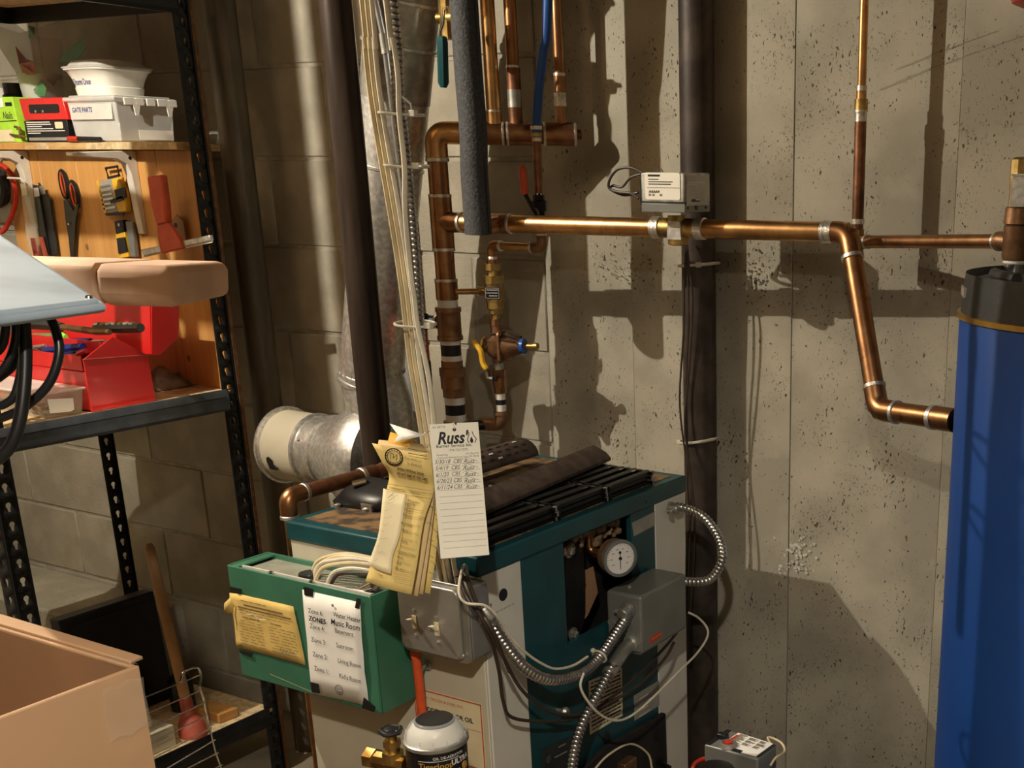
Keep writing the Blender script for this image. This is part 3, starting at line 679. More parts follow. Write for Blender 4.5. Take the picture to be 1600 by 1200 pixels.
for k in (0, 1, 3): b.line(fr, [(W * (.2 + .085 * k), Hh * .42), (W * (.24 + .085 * k), Hh * .42), (W * (.24 + .085 * k), Hh * .46), (W * (.2 + .085 * k), Hh * .46)], .001, w=.001, closed=True)
b.build('label_print', 'ink', lb)
fs = Fr(V(hx1 + .0004, yh0, hz0), (0, 1, 0), (0, 0, 1)); D = yh1 - yh0
MB().plate(fs, [(D * .06, Hh * .18), (D * .94, Hh * .18), (D * .94, Hh * .93), (D * .06, Hh * .93)], .0008).build('end_plate', 'steel_grey', tz_)
MB().plate(fs, [(D * .25, Hh * .27), (D * .55, Hh * .27), (D * .55, Hh * .31), (D * .4, Hh * .31), (D * .4, Hh * .34), (D * .25, Hh * .34)], .0012).build('slot', 'label_black', tz_)
MB().tube([fs.p(D * .4, Hh * .32), fs.p(D * .6, Hh * .33, .014)], .0012, n=6).build('manual_lever', 'galvanised', tz_)
for u, r in ((.12, .0022), (.45, .0042), (.82, .0025)): MB().lathe(fs.p(D * u, Hh * .12), (1, 0, 0), [(0, r), (.001, r)], n=12).build('hole', 'label_black', tz_)
b = MB()
for k in range(2): b.line(fs, [(D * .1, Hh * (.76 - .05 * k)), (D * (.75 - .3 * k), Hh * (.76 - .05 * k))], .0014, w=.001)
b.build('end_print', 'print_white', tz_)
for k in range(4): MB().tube([V(hx0 - .014, yh0 + .02, hz0 + .022 + k * .011), V(hx0 + .004, yh0 + .022, hz0 + .022 + k * .011)], .0016, n=6).build('terminal', 'galvanised', tz_)
MB().box((hx0 - .010, yh0 + .012, hz0 + .012), (hx0 + .002, yh0 + .06, hz0 + .058)).build('terminal_block', 'black_plastic', tz_)
# its looped wire and the leads dropping along the iron pipe
t = thing('valve_wire', 'brown wire looped beside the zone valve head', 'wire')
lp = [(1004, 270), (985, 262), (965, 265), (953, 280), (952, 294), (966, 300), (985, 302), (998, 310)]
MB().tube(catmull([PY(x, y, .585) for x, y in lp], 6), .0026, n=8).build('wire', 'wire_brown', t)
MB().tube(catmull([PY(x, y, .592) for x, y in ((1002, 272), (985, 278), (972, 292), (958, 290), (954, 296), (975, 305), (997, 301))], 6), .0024, n=8).build('wire', 'wire_brown', t)
wires = [((1066, 372), (1071, 400), (1069, 440), (1068, 520), (1062, 620), (1068, 690), (1080, 760), (1076, 860), (1072, 900)),
         ((1070, 374), (1074, 420), (1076, 500), (1072, 600), (1074, 690), (1074, 760), (1078, 820), (1073, 960)),
         ((1073, 374), (1076, 410), (1082, 470), (1078, 560), (1070, 660), (1076, 720), (1085, 800), (1083, 900), (1076, 990))]
for k, w_ in enumerate(wires):
    P = [PY(x, y, .735 - .004 * k) for x, y in w_]
    tag(MB().tube(catmull(P, 5), .0021, n=8).build('thermostat_wire', 'wire_brown'), ('brown zone valve wire bowing out farthest from the iron pipe', 'brown zone valve wire hanging between the two others', 'brown zone valve wire lying over the middle of the iron pipe')[k], 'wire', 'brown leads tied to the iron pipe')
for py, dy in ((413, 0), (687, 4)):
    c = PY(1092, py, .79)
    P = [c + V(math.cos(a) * .042, math.sin(a) * .040, .004 * math.cos(a) + dy * .0008 * math.cos(a)) for a in [math.radians(190 + i * 10) for i in range(0, 20)]]
    P[0] = P[0] + V(-.004, .0, 0)
    t = thing('cable_tie', ('white cable tie strapping brown wires to the iron pipe under the zone valve' if py < 500 else 'white cable tie around the iron pipe just above the boiler top'), 'cable tie')
    MB().tube(P, .0032, n=6).build('strap', 'nylon', t)
    h = P[11] if py < 500 else P[1]
    MB().box(h - V(.005, .006, .005), h + V(.005, .003, .005)).build('head', 'nylon', t, bevel=.001)

# ------------------------------------------------------------------ cold feed to the tank top
YV = .745
xv = PY(1343, 250, YV).x; zv = lambda py: PY(1343, py, YV).z
t = thing('tank_feed_pipe', 'slim copper pipe with a stepped coupling, dropping and turning right to the tank top', 'pipe')
MB().cyl((xv, YV, zv(170)), (xv, YV, ZC - .005), .0080, n=18).build('pipe', 'copper_bright', t)
MB().cyl((xv, YV, zv(378)), (xv, YV, zv(186)), .0108, n=18).build('pipe', 'copper_dark', t)
for py0, py1, r, mt in ((134, 142, .0100, 'solder'), (142, 155, .0094, 'copper_bright'), (155, 172, .0122, 'brass'), (172, 176, .0128, 'solder'), (176, 190, .0112, 'solder'), (342, 350, .0125, 'solder')): ring((xv, YV), zv(py1), zv(py0) - zv(py1), r, mt, t, 'coupling', 20)
zt = zv(378); te = PY(1572, 377, .56)
tv0 = V(xv, YV, zt); tv1 = V(te.x, .56, te.z)
MB().lathe(V(xv, YV, zt - .022), (0, 0, 1), [(0, .010), (.002, .0128), (.044, .0128), (.046, .010)], n=20).build('tee_fitting', 'copper', t)
MB().cyl(tv0, tv1, .0115, n=20).build('pipe', 'copper', t)
dd = (tv1 - tv0).normalized(); MB().cyl(tv0 + dd * .008, tv0 + dd * .030, .0130, n=20).build('tee_outlet', 'copper', t); joint(tv0 + dd * .031, dd, .0125, t)
MB().lathe(tv1 - dd * .020, dd, [(0, .0125), (.002, .0155), (.017, .0155), (.020, .012)], n=20).build('adapter', 'bronze', t); joint(tv1 - dd * .023, dd, .0122, t)
TANK_IN = tv1

# ================================================================== blue tank
TC = PD(1742, 470, 1.83); TXc, TYc, TR = TC.x, TC.y, .232
zl = PD(1500, 487, 1.83).z
t = thing('water_heater', 'tall blue storage tank with a black lid and a thin gold rim', 'tank')
MB().lathe(V(TXc, TYc, 0.04), (0, 0, 1), [(0, TR - .01), (.02, TR), (zl - .05, TR), (zl - .04, TR - .004)], n=72).build('tank_body', 'tank_blue', t)
MB().lathe(V(TXc, TYc, 0), (0, 0, 1), [(0, TR - .03), (.05, TR - .03)], n=48).build('tank_foot', 'tank_lid', t)
MB().lathe(V(TXc, TYc, zl - .012), (0, 0, 1), [(0, TR), (.001, TR + .004), (.009, TR + .004), (.010, TR)], n=72).build('gold_rim', 'gold_trim', t)
zt_ = PD(1520, 432, 1.83).z
ld = MB().lathe(V(TXc, TYc, zl - .004), (0, 0, 1), [(0, TR - .001), (.06, TR - .006), (zt_ - zl - .012, TR - .010), (zt_ - zl - .002, TR - .016), (zt_ - zl + .001, TR - .03), (zt_ - zl + .001, .0)], n=72).build('lid', 'tank_lid', t)
# raised lip and a cut-out at the edge of the lid
for a0, a1, h in ((95, 130, .012), (200, 232, .006)):
    P = arc((TXc, TYc, zt_ + h / 2), (1, 0, 0), (0, 1, 0), TR - .05, a0, a1, 10)
    MB().tube(P, .008 + h * .3, n=8).build('lid_rib', 'tank_lid', ld)
a = math.radians(203); MB().box((-.03, -.012, 0), (.03, .012, .014), Fr(V(TXc + (TR - .014) * math.cos(a), TYc + (TR - .014) * math.sin(a), zt_ - .016), (-math.sin(a), math.cos(a), 0), (math.cos(a), math.sin(a), 0))).build('lid_notch', 'label_grey', ld)
# nipple, tee and tag on the lid
nx, ny = TANK_IN.x + .020, TANK_IN.y - .012
t = thing('tank_connection', 'brass tee on a shiny nipple standing on the tank lid', 'fitting')
MB().cyl((nx, ny, zt_ - .002), (nx, ny, TANK_IN.z - .030), .0165, n=24).build('nipple', 'chrome', t)
MB().lathe((nx, ny, TANK_IN.z - .034), (0, 0, 1), [(0, .017), (.002, .019), (.008, .018)], n=24).build('white_seal', 'white_tape', t)
MB().lathe((nx, ny, TANK_IN.z - .028), (0, 0, 1), [(0, .0195), (.004, .021), (.052, .021), (.055, .018), (.056, .022), (.080, .020), (.084, .014)], n=20).build('tee_body', 'bronze', t)
MB().tube([TANK_IN - V(.01, 0, 0), V(nx, ny, TANK_IN.z)], .014, n=20).build('side_port', 'bronze', t)
MB().lathe((nx, ny, TANK_IN.z + .054), (0, 0, 1), [(0, .017), (.022, .016), (.03, .017), (.07, .017), (.074, .010)], n=8).build('relief_valve', 'brass', t)
fr = Fr(PY(1577, 323, ny - .025), (1, .3, 0), (0, 0, 1)); MB().plate(fr, [(0, 0), (.030, 0), (.032, .050), (.002, .048)], -.0015).build('metal_tag', 'galvanised', t)
MB().hexa([fr.p(*q) for q in ((0, .046, -.03), (.034, .046, -.03), (.034, .046, .003), (0, .046, .003), (0, .049, -.03), (.034, .049, -.03), (.034, .049, .003), (0, .049, .003))]).build('tag_fold', 'galvanised', t)
# red expansion vessel high on the right, only its lower left shows
c = PY(1640, -14, .58)
t = thing('expansion_tank', 'rounded red vessel hung high beside the wall over the tank', 'tank')
MB().lathe(c + V(0, 0, -.03), (0, 0, 1), [(0, .005), (.004, .03), (.014, .055), (.04, .066), (.20, .066), (.23, .05), (.245, .02)], n=36).build('vessel', 'red_plastic', t)
MB().cyl(c + V(0, 0, .2), V(c.x, c.y, ZC - .01), .008, n=12).build('pipe', 'copper', t)

# ================================================================== boiler
FXr = Fr((0, 0, 0), (0, 1, 0), (0, 0, 1))           # front jacket, faces +x: u = y, v = z
FSd = Fr((0, 0, 0), (1, 0, 0), (0, 0, 1))           # side jacket, faces the camera: u = x, v = z
BX, BY, HB = -.421, .613, BOILER_H
t = thing('boiler', 'teal and white jacketed cast iron boiler under the copper piping', 'boiler'); tB = t
cap0 = HB - .034
MB().box((BX - .004, -.004, cap0), (.004, BY + .004, HB)).build('jacket_cap', 'teal_enamel', t, bevel=.004)
MB().box((BX + .018, .018, HB - .003), (-.018, BY - .02, HB + .0012)).build('top_plate', 'stained_top', t)
MB().box((BX, .004, .02), (-.075, BY, cap0)).build('jacket_core', 'soot', t)
sp = MB().box((BX, 0, .02), (-.0, .0045, cap0 + .001)).build('side_panel', 'cream_enamel', t, bevel=.002)
MB().box((BX, BY - .004, .02), (0, BY, cap0)).build('rear_panel', 'cream_enamel', t)
wl = MB().box((-.010, .0046, .02), (.0015, .101, cap0 + .001)).build('white_panel', 'white_enamel', t, bevel=.002)
wr = MB().box((-.010, .504, .02), (.0015, BY, cap0 + .001)).build('white_panel', 'white_enamel', t, bevel=.002)
MB().box((-.010, .101, .02), (0, .217, cap0 + .001)).build('teal_panel', 'teal_enamel', t)
MB().box((-.010, .423, .02), (0, .504, cap0 + .001)).build('teal_panel', 'teal_enamel', t)
MB().box((-.010, .217, .02), (0, .423, .735)).build('teal_panel', 'teal_enamel', t)
MB().box((-.085, .10, .60), (-.070, .52, cap0)).build('casting_wall', 'soot', t)
# torn insulation along the top and left of the opening
def fluff(lo, hi, n, seed, name='insulation'):
    rnd = random.Random(seed); b = MB()
    for k in range(n):
        c = Vector([rnd.uniform(lo[i], hi[i]) for i in range(3)]); b.sphere(c, rnd.uniform(.004, .011), n=6, sc=(rnd.uniform(.5, 1.0), rnd.uniform(.7, 1.5), rnd.uniform(.5, 1.0)))
    return b.build(name, 'insulation', tB, angle=180)
fluff((-.055, .33, .888), (-.018, .415, .916), 70, 3); fluff((-.055, .225, .895), (-.018, .33, .920), 50, 4); fluff((-.055, .222, .85), (-.022, .245, .90), 24, 5)
# black casting lug with three bolts
P = [FXr.uv(*q) for q in ((896, 852), (918, 838), (928, 850), (932, 900), (932, 960), (925, 1005), (905, 1012), (888, 985), (883, 930))]
MB().plate(FXr, P, .022, w=-.045).build('casting_lug', 'black_iron', t, bevel=.004)
for q in ((905, 864), (886, 945), (911, 994)):
    u, v = FXr.uv(*q)
    bo = MB().lathe(FXr.p(u, v, -.024), (1, 0, 0), [(0, .0125), (.003, .0125), (.0031, .008)], n=20).build('washer', 'galvanised_dull', t)
    MB().lathe(FXr.p(u, v, -.021), (1, 0, 0), [(0, .0075), (.007, .0075), (.009, .005)], n=6).build('bolt_head', 'galvanised_dull', bo)
# tan card with a numeral, tucked behind the gauge
P = [FXr.uv(*q) for q in ((921, 902), (947, 889), (954, 930), (938, 966), (922, 985), (922, 960))]
cdp = MB().plate(FXr, P, .0015, w=-.030).build('tan_card', 'cardboard_in', t)
u, v = FXr.uv(931, 915); text('5', FXr, u - .006, v - .012, .030, 'ink', cdp, bold=.001, w=-.028)
# temperature gauge
gc = PX(968, 872, .040); ax = V(.90, -.42, .03).normalized(); RG = .0325
g = MB().lathe(gc - ax * .026, ax, [(0, RG * .86), (.004, RG * .97), (.020, RG * .97), (.021, RG * 1.06), (.030, RG * 1.06), (.031, RG * .90), (.027, RG * .88), (.0265, .001)], n=40).build('gauge_case', 'control_grey', t)
MB().lathe(gc - ax * .024, ax, [(0, RG * .99), (.018, RG * .99)], n=40).build('gauge_rust_band', 'rust_edge', g)
gf = Fr(gc + ax * .0012, ax.cross(V(0, 0, 1)) * -1, (0, 0, 1))
if gf.n.dot(ax) < 0: gf = Fr(gc + ax * .0012, ax.cross(V(0, 0, 1)), (0, 0, 1))
MB().lathe(gf.o, ax, [(0, RG * .9), (.0008, RG * .9)], n=40).build('gauge_dial', 'gauge_face', g)
b = MB()
for k in range(25):
    a = math.radians(225 - k * 270 / 24); r0 = RG * (.70 if k % 4 == 0 else .76); b.line(gf, [(r0 * math.cos(a), r0 * math.sin(a)), (RG * .84 * math.cos(a), RG * .84 * math.sin(a))], .0006, w=.0012)
for k in range(8):
    a = math.radians(215 - k * 36); b.line(gf, [(RG * .55 * math.cos(a) - .002, RG * .55 * math.sin(a)), (RG * .55 * math.cos(a) + .002, RG * .55 * math.sin(a))], .0014, w=.0012)
b.build('gauge_print', 'ink_grey', g)
b = MB().line(gf, [(0, .013), (0, -.020)], .0014, w=.0018); b.lathe(gf.p(0, 0, .001), ax, [(0, .003), (.002, .003)], n=12); b.lathe(gf.p(0, .011, .001), ax, [(0, .0026), (.001, .0026)], n=10); b.build('gauge_needle', 'ink', g)
MB().tube(fillet([gc - ax * .02, V(-.03, gc.y + .005, gc.z), V(-.03, gc.y + .004, gc.z + .045), V(-.07, gc.y - .02, gc.z + .05)], .015), .0085, n=12).build('gauge_pipe', 'copper', t)
MB().lathe(V(-.03, gc.y + .004, gc.z + .028), (0, 0, 1), [(0, .011), (.014, .011)], n=6).build('nut', 'bronze', t)
# stickers, plates and holes on the front
P = [FXr.uv(*q) for q in ((987, 817), (1023, 799), (1024, 820), (990, 838))]; MB().plate(FXr, P, .0006, w=.0002).build('grey_sticker', 'label_grey', t)
u, v = FXr.uv(785, 929); MB().lathe(FXr.p(u, v, .0012), (1, 0, 0), [(0, .0105), (.0006, .0105)], n=24).build('panel_hole', 'label_black', wl)
u, v = FXr.uv(1007, 784); MB().lathe(FXr.p(u, v, .0042), (1, 0, 0), [(0, .002), (.0006, .002)], n=10).build('screw_hole', 'label_black', t)
b = MB()
for k in range(5):
    u, v = FXr.uv(774 + k * 6, 957 - k * 3); b.line(FXr, [(u, v), (u + .006, v + .001)], .0009, w=.0018)
b.build('scratch_marks', 'rust_edge', wl)
c4 = lambda *q: [FXr.uv(*p_) for p_ in q]
P = c4((919, 1064), (971, 1043), (972, 1118), (921, 1148)); pl = MB().plate(FXr, P, .001, w=.0004).build('rating_plate', 'card_pale', t)
b = MB(); (ua, va), (ub, vb_), (uc, vc_), (ud, vd) = P
for k in range(13):
    s = .06 + k * .072; l0 = Vector((ua + (ud - ua) * s, va + (vd - va) * s)); l1 = Vector((ub + (uc - ub) * s, vb_ + (vc_ - vb_) * s)); x = .06
    while x < .9:
        e_ = x + random.uniform(.05, .16); b.line(FXr, [l0.lerp(l1, x), l0.lerp(l1, min(e_, .94))], .0034 if k % 3 else .0022, w=.0018); x = e_ + .04
b.build('plate_print', 'ink', pl)
P = c4((990, 1087), (1031, 1062), (1033, 1100), (991, 1126)); pl = MB().plate(FXr, P, .001, w=.0004).build('name_plate', 'label_grey', t)
u, v = FXr.uv(998, 1098); b = MB()
for k in range(4):
    l0, l1 = Vector(FXr.uv(994, 1095 + k * 9)), Vector(FXr.uv(1028, 1073 + k * 9)); b.line(FXr, [l0.lerp(l1, .1), l0.lerp(l1, .5 + .1 * (k % 2))], .0018, w=.0018)
b.build('plate_print', 'print_white', pl)
P = c4((845, 1172), (892, 1150), (893, 1215), (847, 1215)); pl = MB().plate(FXr, P, .001, w=.0004).build('maker_plate', 'plate_dark', t)
u, v = FXr.uv(856, 1186); b = MB().line(FXr, [(u + .006 * math.cos(a * .4), v + .006 * math.sin(a * .4)) for a in range(16)], .0008, w=.0018, closed=True)
b.line(FXr, [(u - .003, v + .002), (u + .003, v + .002)], .001, w=.0018); b.line(FXr, [(u - .003, v - .002), (u + .003, v - .002)], .001, w=.0018)
for k, (a_, e_) in enumerate((((872, 1167), (882, 1162)), ((866, 1183), (884, 1174)))): b.line(FXr, [FXr.uv(*a_), FXr.uv(*e_)], .003, w=.0018)
b.build('plate_print', 'ink_grey', pl)
u, v = FXr.uv(871, 1109); kb = MB().lathe(FXr.p(u, v, 0), (1, 0, 0), [(0, .004), (.012, .004), (.013, .008), (.018, .009), (.023, .006), (.0235, .001)], n=16).build('panel_knob', 'galvanised_dull', t)
# sooty burner plate, sight hole and bolts
P = c4((905, 1199), (940, 1165), (1033, 1112), (1036, 1215), (1036, 1300), (905, 1300)); bpn = MB().plate(FXr, P, .012, w=.0002).build('burner_plate', 'soot', t, bevel=.003)
b = MB(); b.tube(catmull([FXr.p(*FXr.uv(*q), .014) for q in ((915, 1205), (940, 1178), (975, 1160), (1003, 1175), (1010, 1200))], 5), .0022, n=8); b.build('burner_wire', 'card_pale', bpn)
MB().box((-.02, -.012, 0), (.02, .012, .02), Fr(FXr.p(*FXr.uv(965, 1192), .012), (0, 1, 0), (0, 0, 1))).build('burner_bracket', 'bronze', bpn, bevel=.002)
u, v = FXr.uv(948, 1157); MB().prism([FXr.p(u + .012 * math.cos(a * .393), v + .018 * math.sin(a * .393), .0005) for a in range(16)], (.001, 0, 0)).build('sight_hole', 'label_black', t)
u, v = FXr.uv(1022, 1188); MB().lathe(FXr.p(u, v, .012), (1, -.3, 0), [(0, .009), (.006, .009), (.0061, .004), (.035, .004)], n=6).build('plate_bolt', 'black_iron', bpn)
u, v = FXr.uv(1018, 1150); MB().lathe(FXr.p(u, v, .012), (1, 0, 0), [(0, .007), (.005, .006)], n=6).build('plate_bolt', 'black_iron', bpn)

# oil company sticker on the side panel
P = [FSd.uv(*q) for q in ((649, 1073), (752, 1098), (759, 1190), (655, 1175))]
(u0, v0), (u1, v1), (u2, v2), (u3, v3) = P
fs = Fr(FSd.p(u3, v3), (1, 0, 0), (0, 0, 1)); SW = u2 - u3; SH = v0 - v3
tS = MB().plate(fs, [(0, 0), (SW, 0), (SW, SH), (0, SH)], .0005, w=.0002).build('company_sticker', 'card_pale', sp)
k3 = MB().line(fs, [(.002, .002), (SW - .002, .002), (SW - .002, SH - .002), (.002, SH - .002)], .0022, w=.0011, closed=True)
k3.line(fs, [(SW * .12, SH * .58), (SW * .96, SH * .58)], .0008, w=.0011); k3.build('sticker_border', 'print_red', sp)
text('K. M. TAYLOR & SONS, INC.', fs, SW * .12, SH * .86, .0075, 'print_red', sp, w=.0011)
text('SCUDDER-TAYLOR OIL', fs, SW * .04, SH * .68, .0118, 'ink', sp, bold=.0004, w=.0011)
text('FOR SERVICE CALL', fs, SW * .22, SH * .42, .0085, 'ink', sp, bold=.0002, w=.0011)
text('775-4557', fs, SW * .30, SH * .24, .0115, 'ink', sp, bold=.0003, w=.0011)

# copper return pipe at the left end of the boiler
t = thing('return_pipe', 'brown copper return pipe rising beside the boiler end and turning back to the flue', 'pipe')
xr_ = BX - .034; r0 = PX(449, 776, xr_); r1 = PX(604, 735, xr_)
MB().cyl(V(xr_, r0.y + .03, r0.z), V(xr_, r1.y + .10, r0.z), .0135, n=20).build('pipe', 'copper_dark', t)
MB().cyl(V(xr_, r0.y, .03), V(xr_, r0.y, r0.z - .03), .0100, n=20).build('pipe', 'copper', t)
elbow(V(xr_, 1, r0.z), V(xr_, r0.y, r0.z), V(xr_, r0.y, 0), .0138, .036, 'copper', t)
MB().cyl(V(xr_, r1.y - .06, r0.z), V(xr_, r1.y - .03, r0.z), .0150, n=20).build('coupling', 'copper_dark', t)
joint(V(xr_, r1.y - .062, r0.z), (0, 1, 0), .0148, t, .01)
MB().lathe(V(xr_, r1.y - .008, r0.z), (0, 1, 0), [(0, .0165), (.02, .0165)], n=8).build('union_nut', 'galvanised_dull', t)

# black crumpled regulator housing on the cap
c = PZ(575, 785, HB)
t = thing('black_bracket', 'bent black sheet metal bracket with shiny edges lying on the boiler cap', 'bracket')
rows = [[c + V(*q) for q in r] for r in (((-.055, -.03, .002), (-.03, -.05, .002), (.05, -.045, .002), (.08, -.03, .002)), ((-.05, -.01, .018), (-.025, -.02, .030), (.05, -.015, .022), (.085, -.005, .012)), ((-.045, .025, .020), (-.01, .02, .042), (.055, .02, .040), (.09, .02, .02)), ((-.04, .05, .002), (0, .06, .018), (.06, .06, .020), (.095, .05, .002)))]
MB().grid(rows).build('folded_sheet', 'black_plastic', t, solid=.003)
MB().tube([c + V(-.015, -.018, .036), c + V(.0, .0, .040)], .008, n=10).build('clip', 'chrome', t)
MB().box(c + V(.035, -.05, .001), c + V(.06, -.044, .016)).build('clip', 'chrome', t)
for q in ((-.02, -.052, 0), (.045, -.05, 0), (-.035, .045, 0)): MB().lathe(c + V(*q), (0, 0, 1), [(0, .006), (.006, .006), (.008, .003)], n=8).build('screw', 'galvanised_dull', t)

# ================================================================== stacked black grates and the pieces lying on them
ends = [((882, 790), (800, 777)), ((960, 760), (870, 747)), ((1026, 734), (935, 720))]
zt3 = HB + .0012
LH = .0088
names = ['by the white card', 'between two other stacks', 'by the wall']
starts = []
prev = .022
for k, (e0, e1) in enumerate(ends):
    q0, q1 = PZ(*e0, HB + .03), PZ(*e1, HB + .03)
    y1 = (q0.y + q1.y) / 2; y0 = prev + .003; prev = y1
    xa, xb = -.214, max(min(q0.x, -.012), -.03)
    for lay in range(3):
        z = zt3 + lay * (LH + .0006)
        dx_, dy_ = random.uniform(-.003, .003), (2 - lay) * .002
        t = thing('slatted_grate', 'black slatted grate, %s of its stack, on the boiler %s' % (('bottom', 'middle', 'topmost')[lay], names[k]), 'grate', 'slatted grates stacked on the boiler')
        nb = 7
        for j in range(nb):
            x0 = xa + (xb - xa) * j / nb + dx_; w = (xb - xa) / nb * .80
            MB().prism([V(x0, y0, z), V(x0 + w, y0, z), V(x0 + w, y0, z + LH * .75), V(x0 + w * .6, y0, z + LH), V(x0 + w * .2, y0, z + LH * .6)], (0, y1 - y0 - .006 + dy_, 0)).build('slat', 'grate_black', t)
        for yy in (y0, y1 - .012 + dy_):
            MB().box((xa + dx_, yy, z), (xb + dx_, yy + .004, z + LH * .8)).build('cross_bar', 'grate_black', t)
        b = MB()
        for j in range(1, nb):
            x0 = xa + (xb - xa) * (j - .12) / nb + dx_
            b.box((x0 - .002, y1 - .0085 + dy_, z + LH * .3), (x0 + .0075, y1 - .0075 + dy_, z + LH * .98))
            b.box((x0 - .003, y1 - .032 + dy_, z + LH * .80), (x0 + .001, y1 - .020 + dy_, z + LH * .9))
        b.build('bright_clips', 'chrome', t)
        MB().lathe(V(xb + dx_ - .003, y1 - .007 + dy_, z + .0005), (0, 0, 1), [(0, .004), (LH * .9, .004)], n=8).build('end_pin', 'galvanised_dull', t)
        starts.append(z)
ztop = zt3 + 3 * (LH + .0006) + .0012
# long brown steel channel
def along(px0, px1, z, w, h, name): pass
t = thing('steel_channel', 'long brown steel channel laid across the stacked grates', 'metal channel')
a0, a1 = PZ(745, 785, ztop + .015), PZ(936, 706, ztop + .015)
d = (a1 - a0).normalized(); a0 = a0 - d * .06; n_ = V(-d.y, d.x, 0)
prof = [(-.026, 0), (-.026, .006), (-.016, .016), (.012, .028), (.024, .020), (.026, .0), (.023, .0), (.021, .018), (.012, .024), (-.014, .012), (-.022, .004), (-.023, 0)]
MB().prism([a0 + n_ * u + V(0, 0, v - .015) for u, v in prof], (a1 - a0)).build('channel', 'rust_channel', t)
for s in (.25, .7): MB().lathe(a0.lerp(a1, s) + V(0, 0, .0125) - n_ * -.012, (0, 0, 1), [(0, .003), (.002, .003)], n=8).build('rivet', 'galvanised_dull', t)
# perforated curved plate behind it
t = thing('perforated_shield', 'curved dark metal shield punched with slots, behind the steel channel', 'metal shield')
s0, s1 = PZ(740, 746, ztop), PZ(845, 712, ztop); d = (s1 - s0).normalized(); n_ = V(-d.y, d.x, 0); L_ = (s1 - s0).length + .06; s0 = s0 - d * .06
rows = [[s0 + d * (L_ * i / 10) + n_ * (.005 + .075 * (1 - math.cos(a)) / 2 * 1.0) + V(0, 0, .030 * math.sin(a) + .0005) for i in range(11)] for a in [math.pi * j / 10 for j in range(11)]]
MB().grid(rows).build('shield_sheet', 'rust_channel', t, solid=.0015)
rnd = random.Random(5)
for i in range(9):
    for j in range(3):
        a = .55 + j * .42; s_ = .10 + i * .095 + (.04 if j % 2 else 0)
        if s_ > .95: continue
        o_ = s0 + d * (L_ * s_) + n_ * (.005 + .075 * (1 - math.cos(a)) / 2) + V(0, 0, .030 * math.sin(a) + .0015)
        nn = (V(0, 0, 1) * math.sin(a) - n_ * math.cos(a)).normalized()
        fr = Fr(o_ + nn * .0006, d, nn.cross(d))
        MB().plate(fr, [(-.006, -.0016), (.006, -.0016), (.006, .0016), (-.006, .0016)], .0004).build('slot', 'label_black' if (i + j) % 5 else 'print_white', t)

# ================================================================== aquastat control and its conduits
t = thing('aquastat', 'grey steel control box with a red maker badge on the boiler front', 'control box')
q0, q1 = V(.0018, .334, .690), V(.080, .490, .803)
body = MB().box(q0, q1).build('cover', 'control_grey', t, bevel=.006, seg=3)
MB().box((.0018, .336, .688), (.074, .488, .6895)).build('bottom_lip', 'steel_grey', t)
fr = Fr((q1.x, q0.y, q0.z), (0, 1, 0), (0, 0, 1)); W, H_ = q1.y - q0.y, q1.z - q0.z
P = [fr.uv(*p_) for p_ in ((1015, 997), (1033, 986), (1034, 994), (1016, 1006))]; bg = MB().plate(fr, P, .0008, w=.0001).build('badge', 'print_red', t)
b = MB(); l0, l1 = Vector(fr.uv(1018, 999)), Vector(fr.uv(1032, 990)); b.line(fr, [l0, l1], .0022, w=.0012); b.build('badge_print', 'print_gold', bg)
fb_ = Fr((q0.x, q0.y, q0.z), (1, 0, 0), (0, 0, 1)); EW = q1.x - q0.x
MB().line(fb_, [(EW * .97, .004), (EW * .97, H_ - .005)], .0012, w=.0006).build('cover_seam', 'galvanised', t)
for uu, vv, r in ((.62, .46, .0105), (.12, .46, .007), (.2, .18, .0105)):
    MB().lathe(fb_.p(EW * uu, H_ * vv), (0, -1, 0), [(0, r), (.0008, r), (.0009, r * .9), (.0004, r * .88)], n=20).build('knockout', 'steel_grey', t)
MB().lathe(V(.03, .37, q1.z), (0, 0, 1), [(0, .0035), (.002, .0035), (.003, .002)], n=10).build('screw', 'galvanised', t)
b = MB()
for k in range(3): b.line(fb_, [(EW * .04 + k * .006, H_ * .47), (EW * .04 + k * .006 + .004, H_ * .50), (EW * .04 + k * .006 + .005, H_ * .46)], .001, w=.0006)
b.build('stamped_mark', 'label_grey', t)
def connector(p, d, r, par, mt='steel_grey'):
    d = Vector(d).normalized(); c_ = MB().lathe(p, d, [(0, r * 1.55), (.004, r * 1.55), (.0045, r * 1.2), (.020, r * 1.2), (.022, r * 1.05)], n=16).build('connector', mt, par)
    s_ = d.cross(V(0, 0, 1)).normalized()
    MB().box((-.004, -.004, -.001), (.004, .004, .018), Fr(p + d * .012 + s_ * r * 1.35, d, s_)).build('clamp_ear', mt, c_, bevel=.001)
    for k in (-1, 1): MB().lathe(p + d * (.012) + s_ * r * 1.5 + d * .003 * k, s_, [(0, .002), (.008, .002)], n=8).build('clamp_screw', 'galvanised', c_)
    return c_
def flex(pts, r, label, name='flex_conduit', pitch=.0078, ends=()):
    t = thing(name, label, 'conduit'); P = catmull([Vector(p) for p in pts], 8)
    MB().corr(P, r, pitch, r * .10).build('armour', 'flex_steel', t)
    for p, d in ends: connector(p, d, r, t)
    return t
RC = .0098
p1 = [V(.052, .326, .775), PX(984, 956, .052), PX(965, 985, .052), PX(935, 1028, .056), PX(905, 1052, .062), PX(862, 1062, .062), PX(822, 1045, .052), PX(786, 1003, .036), PX(766, 968, .024), PX(752, 951, .010)]
flex(p1, RC, 'ribbed steel conduit sagging from the switch box to the grey control box', ends=[(V(.052, .3335, .775), (0, -1, -.25)), (p1[-1] + V(.004, 0, 0), p1[-2] - p1[-1])])
